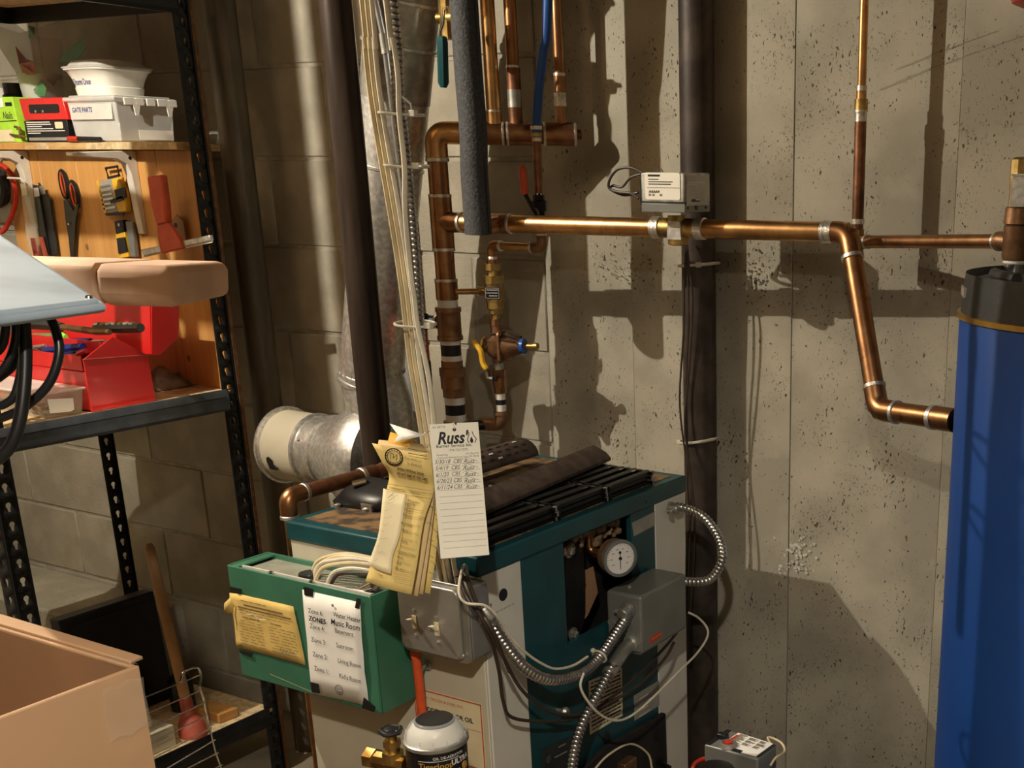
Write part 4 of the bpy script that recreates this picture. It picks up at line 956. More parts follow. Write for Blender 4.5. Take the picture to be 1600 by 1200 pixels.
p2 = [PX(985, 1006, .055), PX(975, 1018, .060), PX(958, 1038, .062), PX(943, 1068, .060), PX(922, 1105, .058), PX(906, 1140, .060), PX(897, 1175, .062), PX(892, 1215, .066), PX(890, 1260, .07)]
tf = flex(p2[2:], RC * .95, 'ribbed steel conduit dropping from the underside elbow of the grey control box')
MB().tube(fillet([V(.055, .334, p2[0].z), p2[0] + V(0, -.02, -.004), p2[2] + (p2[3] - p2[2]) * .5], .02), .0125, n=16).build('elbow_connector', 'galvanised_dull', tf)
MB().lathe(V(.055, .3338, p2[0].z), (0, -1, 0), [(0, .016), (.004, .016)], n=8).build('lock_nut', 'galvanised', tf)
p3 = [V(.0015, .557, PX(1046, 793, .0).z), PY(1060, 792, .565), PY(1080, 797, .575), PY(1104, 812, .580), PY(1124, 842, .575), PY(1129, 872, .56), PY(1115, 900, .54), PY(1095, 909, .515), V(.045, .490, PY(1080, 913, .49).z)]
flex(p3, .0085, 'ribbed steel conduit looping out of the white panel into the grey control box', ends=[(p3[0] - V(.001, 0, 0), (1, 0, 0)), (p3[-1], (0, 1, 0))])

# ================================================================== electric switch box on the boiler side
t = thing('switch_box', 'two gang metal switch box with cream toggles on the boiler side', 'switch box')
s0 = PY(627, 1003, -.052); s1 = PY(729, 911, -.052)
x0, x1 = s0.x, s1.x - .002; z0_, z1_ = PY(690, 1029, -.052).z, PY(680, 908, -.052).z
MB().box((x0 + .006, -.046, z0_ + .004), (x1 - .002, .0, z1_ - .004)).build('box', 'steel_grey', t, bevel=.004)
fr = Fr((x0, -.047, z0_), (1, 0, 0), (0, 0, 1)); W, H_ = x1 - x0, z1_ - z0_
cv = MB().plate(fr, rounded(W, H_, .014), .004).build('cover_flange', 'steel_grey', t, bevel=.001)
cr = MB().plate(fr, rounded(W * .86, H_ * .90, .012, u0=W * .05, v0=H_ * .05), .008, w=.004).build('raised_cover', 'steel_grey', t, bevel=.003, seg=3)
for px_, py_ in ((648, 972), (683, 983)):
    ff = Fr(fr.p(0, 0, .0122), fr.ex, fr.ey); u, v = ff.uv(px_, py_)
    pl = MB().plate(ff, [(u - .0045, v - .011), (u + .0045, v - .011), (u + .0045, v + .011), (u - .0045, v + .011)], .0012).build('switch_bezel', 'wire_cream', t)
    MB().hexa([ff.p(*q) for q in ((u - .0036, v - .001, .001), (u + .0036, v - .001, .001), (u + .0036, v - .001, .005), (u - .0036, v - .001, .005), (u - .0045, v + .008, .006), (u + .0025, v + .008, .006), (u + .0025, v + .009, .016), (u - .0045, v + .009, .016))]).build('toggle', 'wire_white', pl)
    for dv in (.020, -.022): MB().lathe(ff.p(u, v + dv), ff.n, [(0, .0028), (.0015, .0028), (.002, .0015)], n=10).build('screw', 'galvanised', t)
ff = Fr(fr.p(0, 0, .0122), fr.ex, fr.ey)
for q in ((719, 1027), (633, 920)): u, v = ff.uv(*q); MB().lathe(ff.p(u, v, -.006), ff.n, [(0, .004), (.003, .004), (.004, .002)], n=10).build('corner_screw', 'galvanised', t)
u, v = ff.uv(641, 953); text('FIRE', ff, u - .006, v, .008, 'label_grey', t, w=.0003); u, v = ff.uv(680, 962); text('OFF', ff, u, v, .007, 'label_grey', t, w=.0003)
# red conduit below it
t = thing('red_conduit', 'orange red pipe running down the boiler side under the switch box', 'conduit')
P = [PY(649, 1018, -.022), PY(654, 1060, -.022), PY(660, 1130, -.022), PY(663, 1215, -.024)]
MB().tube(catmull(P, 4), .0078, n=16).build('pipe', 'orange_red', t); MB().tube([P[0] + V(0, 0, .006), P[0] - V(0, 0, .010)], .0085, n=16).build('collar', 'orange_red', t)
MB().tube(arc(PY(668, 1040, -.004), (1, 0, 0), (0, 0, 1), .006, -120, 120, 10), .0022, n=8).build('pipe_clip', 'steel_grey', t)
MB().tube([PY(668, 1040, -.004) + V(-.003, .003, .004), P[1] + V(.004, 0, .012)], .003, n=8).build('clip_strap', 'steel_grey', t)

# ================================================================== green relay box
t = thing('relay_box', 'green steel relay box with notes taped to its face', 'control box')
gx0, gx1, gy0, gz0, gz1 = -.482, -.150, -.086, .690, .894
b = MB(); th = .004
b.box((gx0, gy0, gz0), (gx1, gy0 + th, gz1)); bf = b.build('front_cover', 'green_enamel', t, bevel=.002)
MB().box((gx0, gy0 + th, gz0), (gx0 + th, -.001, gz1)).build('left_side', 'green_enamel', t)
MB().box((gx1 - th, gy0 + th, gz0), (gx1, -.001, gz1)).build('right_side', 'green_enamel', t)
MB().box((gx0 + th, gy0 + th, gz0), (gx1 - th, -.001, gz0 + th)).build('bottom', 'green_enamel', t)
MB().box((gx0 + th, -.006, gz0), (gx1 - th, -.001, gz1)).build('back', 'green_enamel', t)
MB().box((gx0 + .022, gy0 + .016, gz1 - .014), (gx1 - .012, -.006, gz1 - .008)).build('terminal_tray', 'green_inside', t)
MB().box((gx0 + .022, gy0 + .012, gz1 - .012), (gx1 - .012, gy0 + .016, gz1 - .001)).build('tray_edge', 'white_enamel', t)
MB().box((gx0 + th, gy0 + th, gz1 - .004), (gx0 + .022, -.001, gz1 - .001)).build('top_flange', 'green_enamel', t)
for x in (-.385, -.29): MB().lathe(V(x, gy0 + .009, gz1), (0, 0, 1), [(-.004, .004), (.001, .004), (.002, .002)], n=10).build('screw', 'chrome', t)
for k in range(5): MB().tube(arc((gx0 + .05 + k * .055, -.038, gz1 - .0085), (1, 0, 0), (0, 1, 0), .011, 20, 150, 8), .0008, n=5).build('knockout_rim', 'label_grey', t)
MB().line(Fr((gx0, gy0, gz0), (1, 0, 0), (0, 0, 1)), [(.075, .018), (.14, .010), (.19, .004)], .0012, w=.0006).build('scratch', 'wire_cream', t)
gf_ = Fr((gx0, gy0 - .0006, gz0), (1, 0, 0), (0, 0, 1))
# yellow service note
note = thing('service_note', 'wrinkled yellow printed form taped to the green relay box', 'note')
rows = []
for i in range(9):
    s = i / 8; row = []
    for j in range(9):
        r = j / 8; a = Vector((362 + 97 * r, 925 + 22 * r)); b_ = Vector((371 + 108 * r, 1011 + 28 * r)); q = a.lerp(b_, s); u, v = gf_.uv(*q)
        row.append(gf_.p(u + random.uniform(-.001, .001) * (j in (0, 8)), v, .0008 + random.uniform(0, .0012) + (.004 if (i < 2 and j == 0) else 0)))
    rows.append(row)
sh = MB().grid(rows).build('sheet', 'paper_yellow', note, solid=.0004, angle=180)
tl = [gf_.p(*gf_.uv(*q), w) for q, w in (((367, 927), .002), ((358, 940), .010), ((359, 955), .012), ((367, 957), .003))]
MB().add(tl, [(0, 1, 2, 3)]).build('curled_corner', 'paper_yellow', note, solid=.0004)
def on(fr, a, b, c, d): return lambda s, r: (Vector(a).lerp(Vector(b), r)).lerp(Vector(d).lerp(Vector(c), r), s)
m_ = on(gf_, (362, 925), (459, 947), (479, 1039), (371, 1011))
g2 = Fr(gf_.p(*gf_.uv(371, 1011)), gf_.ex, gf_.ey)
def pl_(s, r): return gf_.uv(*m_(s, r))
b = MB()
for s, r0, r1, w in ((.10, .15, .55, .0012), (.17, .20, .80, .0026), (.23, .10, .92, .0026), (.28, .10, .95, .0010), (.33, .12, .9, .0008), (.40, .15, .4, .0018), (.40, .58, .75, .0018)):
    x = r0
    while x < r1: e_ = min(x + random.uniform(.04, .12), r1); b.line(gf_, [pl_(s, x), pl_(s, e_)], w, w=.0026); x = e_ + .02
for i in range(9):
    s = .47 + i * .052
    for r0, r1 in ((.08, .44), (.54, .94)):
        x = r0 + random.uniform(0, .08) * (i % 3 == 0)
        while x < r1: e_ = min(x + random.uniform(.05, .14), r1); b.line(gf_, [pl_(s, x), pl_(s, e_)], .0009, w=.0026); x = e_ + random.uniform(.015, .05)
b.build('print', 'ink_brown', sh)
b = MB(); b.line(gf_, [pl_(.34, .22), pl_(.30, .34), pl_(.37, .40), pl_(.35, .52)], .0016, w=.0034); b.build('crease', 'paper_white', sh)
b = MB()
for q in range(5): b.line(gf_, [pl_(.86, .66 + q * .045), pl_(.80, .68 + q * .045), pl_(.87, .695 + q * .045)], .001, w=.003)
b.line(gf_, [pl_(.89, .60), pl_(.885, .92)], .0007, w=.003); b.build('handwriting', 'ink_grey', sh)
def tape(fr, quad, par, mt='black_tape'): return MB().plate(fr, [fr.uv(*q) for q in quad], .0006, w=.0016).build('tape_strip', mt, par)
tape(gf_, ((361, 916), (379, 920), (378, 928), (361, 925)), note); tape(gf_, ((374, 1015), (396, 1020), (395, 1026), (378, 1020)), note)
# white zone list
note = thing('zone_list', 'white paper listing six heating zones with a smiley, taped to the green relay box', 'note')
C4 = ((473, 921), (563, 941), (577, 1103), (488, 1083))
rows = []
for i in range(7):
    row = []
    for j in range(6):
        q = on(gf_, *C4)(i / 6, j / 5); u, v = gf_.uv(*q); row.append(gf_.p(u, v, .0008 + .0012 * math.sin(i * 1.1) ** 2 + (.002 if j == 5 and i in (2, 3, 4) else 0)))
    rows.append(row)
sh = MB().grid(rows).build('sheet', 'paper_white', note, solid=.0003, angle=180)
gw = Fr(gf_.p(0, 0, .003), gf_.ex, gf_.ey)
def zt_put(s, px_, py_, size, **kw): u, v = gw.uv(px_, py_); text(s, gw, u, v, size, 'ink', sh, w=.0004, **kw)
for s, a_, b_, py_, dy in (('Zone 6:', 'Water Heater', 0, 957, 6), ('Zone 4:', 'Basement', 0, 981, 7), ('Zone 3:', 'Sunroom', 0, 1002, 9), ('Zone 2:', 'Living Room', 0, 1025, 10), ('Zone 1:', "Kid's Room", 0, 1047, 12)):
    i = (py_ - 957) * .105
    zt_put(s, 482 + i, py_, .0122, sx=.90); zt_put(a_, 521 + i, py_ + dy, .0122, sx=.86)
for d_ in (0, .0004): zt_put('ZONE5', 482.5 + d_ * 1200, 969, .0122, bold=.00012, shear=.1)
zt_put('Music Room', 517, 975, .0150, bold=.0001, shear=.18, sx=.86)
u, v = gw.uv(530, 1078); b = MB(); b.line(gw, [(u + .0085 * math.cos(a * .314), v + .0085 * math.sin(a * .314)) for a in range(20)], .0009, w=.0004, closed=True)
b.line(gw, [(u + .005 * math.cos(a * .3 + 3.5), v + .005 * math.sin(a * .3 + 3.5)) for a in range(9)], .0009, w=.0004)
for s_ in (-1, 1): b.line(gw, [(u + .003 * s_, v + .0022), (u + .003 * s_, v + .0036)], .0012, w=.0004)
b.build('smiley', 'ink', sh)
u, v = gw.uv(520, 946); MB().lathe(gw.p(u, v, .0002), gw.n, [(0, .0026), (.0003, .0026)], n=16).build('punch_hole', 'ink_grey', sh)
for q in (((476, 916), (491, 920), (490, 932), (477, 929)), ((559, 934), (565, 935), (563, 951), (556, 949)), ((486, 1065), (499, 1068), (501, 1083), (489, 1081)), ((570, 1089), (588, 1104), (585, 1112), (567, 1105))): tape(gf_, q, note)

# ================================================================== cables over the relay box and boiler side
def wire(pts, r, mt, label, group=None, name='cable', k=6):
    return tag(MB().tube(catmull([Vector(p) for p in pts], k), r, n=8).build(name, mt), label, 'wire', group)
zz = gz1 - .012
SW_TOP = z1_ - .004
cols = ['wire_cream', 'wire_white', 'wire_cream', 'wire_white', 'wire_brown', 'wire_cream']
gl = thing('cable_clamp', 'black bushing gripping white cables in the relay box top', 'clamp')
c0 = PZ(487, 895, zz + .01)
MB().lathe(V(c0.x, -.0475, zz + .002), (0, 0, 1), [(0, .0175), (.008, .0175), (.010, .0165)], n=20).build('bushing', 'black_plastic', gl)
c1 = PZ(511, 906, zz + .006)
paths = [((486, 892), (496, 878), (520, 868), (548, 866), (580, 872), (612, 878), (650, 886)), ((488, 893), (500, 882), (525, 875), (550, 873), (585, 878), (620, 886), (655, 896)),
         ((489, 894), (504, 888), (530, 881), (556, 880), (590, 884), (625, 890), (655, 896)), ((509, 904), (520, 896), (540, 889), (565, 889), (595, 894), (630, 900)), ((512, 906), (528, 898), (552, 896), (580, 897), (612, 898), (640, 899)), ((487, 894), (498, 884), (522, 871), (552, 870), (583, 875), (615, 884), (650, 892))]
for k, pth in enumerate(paths):
    P = []
    for i, (x, y) in enumerate(pth):
        s = i / (len(pth) - 1); P.append(PY(x, y, (-.0360, -.0512, -.0588, -.0610, -.0655, -.0436)[k] + .030 * s))
    P[0] = V(P[0].x, P[0].y, zz + .001); P.append(V(P[-1].x + .008, P[-1].y, SW_TOP - .006))
    wire(P, .0036 if k != 4 else .003, cols[k], ('cream cable arching highest out of the black bushing on the relay box', 'white cable arching second highest out of the black bushing on the relay box', 'cream cable arching lowest out of the black bushing on the relay box', 'white cable lying foremost across the relay box top', 'thin brown cable lying across the relay box top', 'cream cable squeezed between two others at the black bushing')[k], 'cables leaving the relay box')
cl = PY(567, 912, -.058); t = thing('cable_connector', 'shiny metal cable clamp on the relay box top under the yellow card', 'clamp')
zt9 = gz1 - .008
MB().tube([V(cl.x - .004, cl.y, zt9), V(cl.x + .022, cl.y + .004, zt9 + .014)], .0105, n=12).build('barrel', 'chrome', t); MB().box((cl.x - .014, cl.y - .012, zt9 - .001), (cl.x + .012, cl.y + .012, zt9 + .007)).build('base', 'galvanised_dull', t, bevel=.002)
MB().box((cl.x + .012, cl.y - .010, zt9 - .001), (cl.x + .034, cl.y + .014, zt9 + .006)).build('nut', 'black_plastic', t, bevel=.002)

# ================================================================== conduit bundle dropping from the ceiling
YB_ = -.035
def drop(pts, Y0=YB_): return [PY(x, y, Y0) for x, y in pts]
t = thing('steel_conduit', 'straight steel electrical conduit in the cable bundle before the flue', 'conduit')
P = drop(((588, -60), (590, 0), (603, 60), (612, 130), (623, 220), (635, 320)), -.02); P[0] = V(P[0].x - .02, P[0].y, ZC - .005)
MB().tube(P, .0073, n=14).build('tube', 'emt', t)
t2 = MB().tube([P[2] - V(.001, 0, -.006), P[2] + (P[3] - P[2]) * .35], .0086, n=14).build('coupling', 'galvanised_dull', t)
MB().tube([P[-1], P[-1] + (P[-1] - P[-2]).normalized() * .05], .0075, n=14).build('end_fitting', 'emt', t)
flexp = drop(((606, -70), (611, 0), (620, 80), (622, 150), (631, 230), (640, 320), (647, 400), (652, 480), (656, 540), (662, 610), (668, 670), (678, 740), (690, 820), (696, 900)), -.045)
for i_, y_ in ((-2, -.036), (-3, -.042)): flexp[i_] = PY(*((690, 820) if i_ == -2 else (680, 740)), y_)
flexp[0] = V(flexp[0].x - .02, flexp[0].y, ZC - .005); flexp[-1] = V(PY(696, 900, -.022).x, -.022, z1_ - .004)
t = flex(flexp, .0088, 'long ribbed steel conduit hanging from the ceiling to the switch box', ends=[(flexp[-1], (0, 0, 1))])
# second, thicker looking stretch of armour below the lower tie
mid_path = ((571, -60), (573, 0), (577, 60), (585, 140), (599, 230), (613, 310), (626, 390), (636, 460), (641, 505), (648, 565), (658, 625), (668, 690), (680, 780), (688, 860), (698, 912))
lane = [('wire_cream', -1, 0), ('wire_cream', 0, 0), ('wire_white', 1, 0), None, ('wire_white', 0, 1), ('wire_cream', -1, 1)]     # column and layer of each cable in the bundle
cross = ((598, -60), (603, 0), (614, 60), (622, 120), (624, 180), (632, 260), (633, 330), (641, 420), (648, 470), (652, 505), (668, 580), (676, 640), (682, 700), (696, 780), (706, 860), (715, 912))
labs = ['cream cable on the outer edge of the ceiling bundle', 'cream cable second from the edge of the ceiling bundle', 'white cable lying against the straight steel conduit', 'white cable crossing over the ribbed steel conduit', 'white cable in the middle of the ceiling bundle', 'cream cable tucked behind the ceiling bundle']
for k in range(6):
    if lane[k]: mt, col_, lay_ = lane[k]; P = [PY(x + col_ * 7.7, y, (-.0682, -.0608)[lay_] + (.034 if y > 900 else .006 if y > 850 else 0)) for x, y in mid_path]
    else: mt = 'wire_white'; P = [PY(x, y, -.0762 + (.040 if y > 900 else .006 if y > 850 else 0)) for x, y in cross]
    P[0] = V(P[0].x - .02, P[0].y, ZC - .005); P[-1].z = SW_TOP - .004
    wire(P, .0034 if k != 3 else .0036, mt, labs[k], 'cables in the ceiling bundle')
for (x, y), w, cy, sy, lab in (((628, 178), .0212, -.045, .0385, 'upper white cable tie around the ceiling cable bundle'), ((636, 259), .0190, -.045, .0385, 'second white cable tie around the ceiling cable bundle'), ((649, 506), .0262, -.054, .0315, 'small white cable tie pinching the cables to the ribbed conduit')):
    c = PY(x, y, cy); t = thing('cable_tie', lab, 'cable tie')
    P = [c + V(math.cos(a) * w, math.sin(a) * sy, -.002 * math.cos(a)) for a in [2 * math.pi * i / 28 for i in range(28)]]
    MB().tube(P, .0020, n=6, closed=True).build('strap', 'nylon', t); h = c + V(w + .004, -.006, 0)
    MB().box(h - V(.005, .004, .0045), h + V(.007, .004, .0045)).build('head', 'nylon', t, bevel=.001)
    if y < 400: MB().tube([h, h + V(.004, -.006, .012), h + V(-.006, -.012, .022)] if y < 200 else [h, h + V(.014, -.004, -.001)], .0016, n=6).build('tail', 'nylon', t)

# ================================================================== low voltage wires over the boiler front
g_ = 'wires draped over the boiler front'
wire([V(PY(705, 905, -.030).x, -.0315, SW_TOP - .004), PY(702, 893, -.0330), PY(716, 905, -.052), PY(730, 935, -.066), PX(752, 965, .050), PX(768, 1000, .052), PX(780, 1050, .046), PX(786, 1095, .038), PX(800, 1121, .030), PX(850, 1127, .030), PX(905, 1121, .028), PX(945, 1098, .028), PX(1000, 1052, .046), PX(1040, 1010, .040), PX(1058, 988, .034)], .0030, 'wire_brown', 'brown wire dipping low over the left white panel and up to the control box', g_)
wire([V(PY(714, 905, -.024).x, -.0225, SW_TOP - .004), PY(712, 892, -.024), PY(724, 905, -.046), PY(738, 938, -.062), PX(764, 985, .062), PX(788, 1030, .058), PX(813, 1075, .050), PX(850, 1108, .044), PX(893, 1117, .038), PX(940, 1105, .038), PX(1000, 1068, .062), PX(1038, 1030, .060), PX(1053, 1004, .050)], .0030, 'wire_brown', 'brown wire crossing the left white panel diagonally', g_)
wire([V(PY(723, 905, -.015).x, -.0135, SW_TOP - .004), PY(720, 890, -.015), PY(732, 908, -.040), PY(748, 948, -.050), PX(770, 985, .078), PX(784, 1020, .070), PX(796, 1050, .058)], .0028, 'wire_brown', 'short brown wire beside the switch box', g_)
wire([V(PY(732, 905, -.006).x, -.0075, SW_TOP - .004), PY(728, 884, -.012), PY(722, 890, -.060), PY(717, 925, -.086), PY(728, 942, -.086), PX(757, 946, .070), PX(776, 962, .076), PX(800, 998, .074), PX(822, 1020, .076), PX(845, 1036, .080), PX(868, 1045, .082), PX(895, 1040, .082), PX(918, 1026, .078)], .0022, 'wire_white', 'thin white wire following the sagging ribbed conduit', g_)
wire([PX(912, 1052, .076), PX(907, 1072, .078), PX(918, 1095, .084), PX(940, 1118, .088), PX(965, 1126, .090), PX(990, 1116, .094), PX(1020, 1090, .098), PX(1060, 1050, .098), PX(1088, 1022, .092), PX(1104, 998, .086), PX(1105, 982, .082), PX(1092, 966, .07), PX(1076, 957, .06)], .0023, 'wire_white', 'white wire hanging in a wide loop below the control box', g_)
c = PX(925, 1031, .055); t = thing('cable_tie', 'white cable tie on the sagging ribbed conduit', 'cable tie')
d = (p1[2] - p1[3]).normalized(); s_ = d.cross(V(0, 0, 1)).normalized(); u_ = s_.cross(d)
MB().tube([p1[3] + d * .004 + (s_ * math.cos(a) + u_ * math.sin(a)) * .0135 for a in [2 * math.pi * i / 18 for i in range(18)]], .0022, n=6, closed=True).build('strap', 'nylon', t)
MB().sphere(p1[3] + d * .004 + s_ * -.010 + u_ * .012, .005, n=10).build('head', 'nylon', t)

# ================================================================== service cards
def card_text(s, fr, u, v, size, par, mt='ink', **kw): return text(s, fr, u, v, size, mt, par, w=.0006, **kw)
o_ = PD(688.5, 873, 1.735); wc = Fr(o_, PD(764.5, 867, 1.752) - o_, PD(676.5, 663, 1.735) - o_)
WW, WH = (PD(764.5, 867, 1.752) - o_).length, (PD(676.5, 663, 1.735) - o_).length
t = thing('service_card', 'white ruled burner service card with a black script logo hanging by the boiler', 'card')
cdw = MB().plate(wc, [(0, 0), (WW, 0), (WW, WH), (WW * .56, WH), (WW * .55, WH * .985), (WW * .53, WH * .985), (WW * .52, WH), (0, WH)], .0005).build('card', 'paper_card', t)
MB().lathe(wc.p(WW * .50, WH * .952, .0004), wc.n, [(0, .0026), (.0004, .0026)], n=16).build('punch_hole', 'ink', cdw)
MB().tube(catmull([wc.p(WW * .50, WH * .952, .001), wc.p(WW * .495, WH * .975, .002), wc.p(WW * .49, WH * 1.005, .001), wc.p(WW * .45, WH * 1.0, -.006), wc.p(WW * .1, WH * .99, -.012)], 5), .0006, n=6).build('hanging_wire', 'galvanised', t)
card_text("Russ'", wc, WW * .13, WH * .850, .0245, cdw, shear=.28, bold=.0007, sx=.82)
b = MB(); fl_ = [(.82, .845), (.79, .86), (.785, .88), (.81, .90), (.83, .93), (.84, .905), (.875, .885), (.88, .86), (.85, .845)]
b.plate(wc, [(WW * (u * .9 + .105), WH * v) for u, v in ((.80, .845), (.775, .858), (.78, .872), (.81, .895), (.845, .872), (.85, .858), (.825, .845))], .0002, w=.0006)
b.line(wc, [(WW * .775, WH * .848), (WW * .75, WH * .87), (WW * .785, WH * .905), (WW * .79, WH * .925)], .0011, w=.0007); b.line(wc, [(WW * .90, WH * .848), (WW * .935, WH * .872), (WW * .88, WH * .905), (WW * .86, WH * .93)], .0011, w=.0007)
b.build('flame_logo', 'ink', cdw)
card_text('Burner Service Inc.', wc, WW * .10, WH * .822, .0066, cdw, sx=1.0, bold=.00008)
card_text('774-722-7273', wc, WW * .36, WH * .792, .0046, cdw)
card_text('Russell Kay', wc, WW * .10, WH * .762, .0034, cdw); card_text('Licensed & Insured', wc, WW * .10, WH * .741, .0034, cdw)
card_text('P.O. Box 372', wc, WW * .96, WH * .762, .0034, cdw, align='RIGHT'); card_text('Forest Falls, MA 02536', wc, WW * .96, WH * .741, .0034, cdw, align='RIGHT')
card_text('AS BETA', wc, WW * .05, WH * .968, .0048, cdw, 'ink_grey', shear=.3)
b = MB()
for k in range(14): v = WH * (.695 - k * .0478); b.line(wc, [(WW * .08, v), (WW * .96, v)], .0004, w=.0007)
b.build('ruled_lines', 'ink_grey', cdw)
for k, s in enumerate(('5/30/18  CBS', '5/4/19  CBS', '6/1/20  CBS', '6/28/23 CBS', '6/11/24 CBS')):
    v = WH * (.703 - k * .0478); card_text(s, wc, WW * .04, v, .0088, cdw, 'ink', shear=.35, sx=.80)
    card_text('Russ', wc, WW * (.62 - .02 * (k % 2)), v - .0012, .0088, cdw, 'ink', shear=.55, sx=.95); 
    b = MB().line(wc, [(WW * .60, v + .004), (WW * .70, v + .007), (WW * .78, v + .005), (WW * .92, v + .001)], .0004, w=.0007); b.build('handwriting', 'ink', cdw)
# bundle of yellow cards
t = thing('service_card_bundle', 'curled bundle of yellow oil burner service cards wired together over the boiler side', 'card')
def sheet(rows, d0, mt, name, par, drop_=0, seg=6):
    out = []
    for i, (l, r, dep) in enumerate(rows):
        out.append([PD(l[0] + (r[0] - l[0]) * j / seg, l[1] + (r[1] - l[1]) * j / seg + 2.0 * math.sin(math.pi * j / seg), dep + d0) for j in range(seg + 1)])
    sm = [catmull([row[j] for row in out], 3) for j in range(seg + 1)]
    return MB().grid([list(r) for r in zip(*sm)]).build(name, mt, par, solid=.0005, angle=180)
D0 = 1.72
back = [((596, 700), (672, 706), .02), ((612, 742), (681, 772), .035), ((608, 830), (683, 850), .04), ((600, 905), (672, 928), .045)]
sheet(back, D0, 'card_yellow', 'back_card', t)
sheet([((592, 697), (671, 704), .012), ((610, 742), (680, 768), .025), ((602, 830), (672, 850), .028), ((590, 905), (661, 929), .030)], D0, 'card_buff', 'middle_card', t)
sheet([((590, 695), (671, 704), .008), ((609, 742), (679, 764), .018), ((596, 830), (668, 840), .020), ((582, 907), (653, 932), .022)], D0, 'card_buff', 'middle_card', t)
frn = sheet([((581, 692), (673, 709), .0), ((597, 722), (676, 738), .0), ((608, 742), (678, 757), .012), ((603, 770), (676, 775), .012), ((592, 830), (662, 815), .004), ((580, 880), (652, 880), .0), ((571, 908), (643, 929), .0)], D0, 'card_yellow', 'front_card', t)
slip = sheet([((599, 763), (636, 772), .008), ((592, 830), (625, 836), -.002), ((583, 860), (614, 868), -.004), ((575, 881), (611, 897), -.008)], D0, 'card_pale', 'paper_slip', t)
MB().add([PD(*q) for q in ((609, 662, D0 + .02), (665, 680, D0 + .01), (630, 688, D0 + .0), (616, 690, D0 + .005), (622, 680, D0 + .01))], [(0, 1, 2, 3, 4)]).build('curled_corner', 'paper_white', t, solid=.0005)
MB().add([PD(*q) for q in ((610, 675, D0 + .03), (650, 687, D0 + .03), (640, 700, D0 + .01), (604, 697, D0 + .01))], [(0, 1, 2, 3)]).build('orange_card', 'card_orange', t, solid=.0005)
MB().add([PD(*q) for q in ((592, 688, D0 + .02), (660, 695, D0 + .02), (672, 709, D0 + .004), (590, 697, D0 + .004))], [(0, 1, 2, 3)]).build('card_edges', 'card_buff', t, solid=.002)
MB().tube(catmull([PD(*q) for q in ((660, 680, D0 + .012), (668, 675, D0 + .012), (675, 674, D0 + .03), (690, 668, D0 + .02))], 4), .0007, n=6).build('hanging_wire', 'galvanised', t)
tp = Fr(PD(608, 741, D0 + .004), PD(677, 756, D0 + .004) - PD(608, 741, D0 + .004), PD(590, 700, D0 - .006) - PD(608, 741, D0 + .004))
if tp.n.dot(CAM - tp.o) < 0: pass
u, v = tp.uv(617, 713); b = MB()
for r in (.0125, .0095): b.line(tp, [(u + r * math.cos(a * .25), v + r * .95 * math.sin(a * .25)) for a in range(25)], .0016 if r > .01 else .0008, w=.004, closed=True)
for a in range(16): b.line(tp, [(u + .0105 * math.cos(a * .39), v + .0102 * math.sin(a * .39)), (u + .0118 * math.cos(a * .39 + .1), v + .0116 * math.sin(a * .39 + .1))], .0009, w=.004)
b.line(tp, [(u - .005, v - .004), (u - .005, v + .004), (u - .001, v + .004), (u - .001, v - .002), (u + .004, v + .004), (u + .004, v - .004)], .0007, w=.004); b.build('seal', 'ink', frn)
for s, x, y, sz, bo in (('Phone 508-945-0121', 634, 716, .0044, 0), ('Fax 508-945-0122', 638, 724, .0044, 0), ('24 Hour Oil Burner Service', 622, 732, .0052, .00012), ('DO NOT REMOVE THIS CARD', 622, 740, .0050, .0002)):
    u, v = tp.uv(x, y); text(s, tp, u, v, sz, 'ink', frn, w=.0045, bold=bo, sx=.66)
b = MB()
for y_ in (700, 707): b.line(tp, [tp.uv(640, y_), tp.uv(655, y_ + 3)], .0012, w=.0045); b.line(tp, [tp.uv(657, y_ + 3), tp.uv(668, y_ + 5)], .0012, w=.0045)
b.build('printed_lines', 'ink_brown', frn)
lo_ = Fr(PD(571, 906, D0 - .004), PD(643, 927, D0 - .004) - PD(571, 906, D0 - .004), PD(604, 770, D0 + .004) - PD(571, 906, D0 - .004))
b = MB()
for (x, y), (x2, y2), w in (((607, 757), (676, 768), .0006), ((606, 765), (676, 776), .0005), ((640, 776), (621, 890), .0005), ((655, 808), (668, 810), .0006)): b.line(lo_, [lo_.uv(x, y), lo_.uv(x2, y2)], w, w=.006)
for k in range(8): b.line(lo_, [lo_.uv(637 - k * 2.0, 795 + k * 11.5), lo_.uv(664 - k * 2.9, 799 + k * 12)], .0004, w=.006)
for k in range(4): b.line(lo_, [lo_.uv(617, 888 + k * 6), lo_.uv(647 - k, 894 + k * 6)], .0004, w=.006)
b.build('form_lines', 'ink_brown', frn)
for s, x, y in (('Combustion Test', 610, 763), ('Equipment', 643, 770), ('Heating Plant', 638, 783), ('Make', 636, 790), ('Model', 635, 798), ('Serial No.', 631, 805), ('No. of Tubes', 628, 818), ('Burner', 630, 829), ('Nozzle', 628, 846), ('Complete Oil Filter', 623, 862), ('Smoke', 622, 871), ('Draft', 621, 880), ('Net Stack', 619, 888), ('Date', 593, 899)):
    u, v = lo_.uv(x, y); text(s, lo_, u, v, .0040, 'ink', frn, w=.0065, sx=.85)
b = MB()
for k in range(10):
    x, y = 606 - k * 2.4, 776 + k * 11; a = random.uniform(2, 9)
    q = [(x + a + i * 2.2, y + random.uniform(-2, 2)) for i in range(random.randint(3, 7))]
    b.line(lo_, [lo_.uv(*p_) for p_ in q], .0003, w=.0105)
b.line(lo_, [lo_.uv(610, 779), lo_.uv(618, 772)], .0008, w=.0105); b.build('handwriting', 'ink_grey', slip)
b = MB()
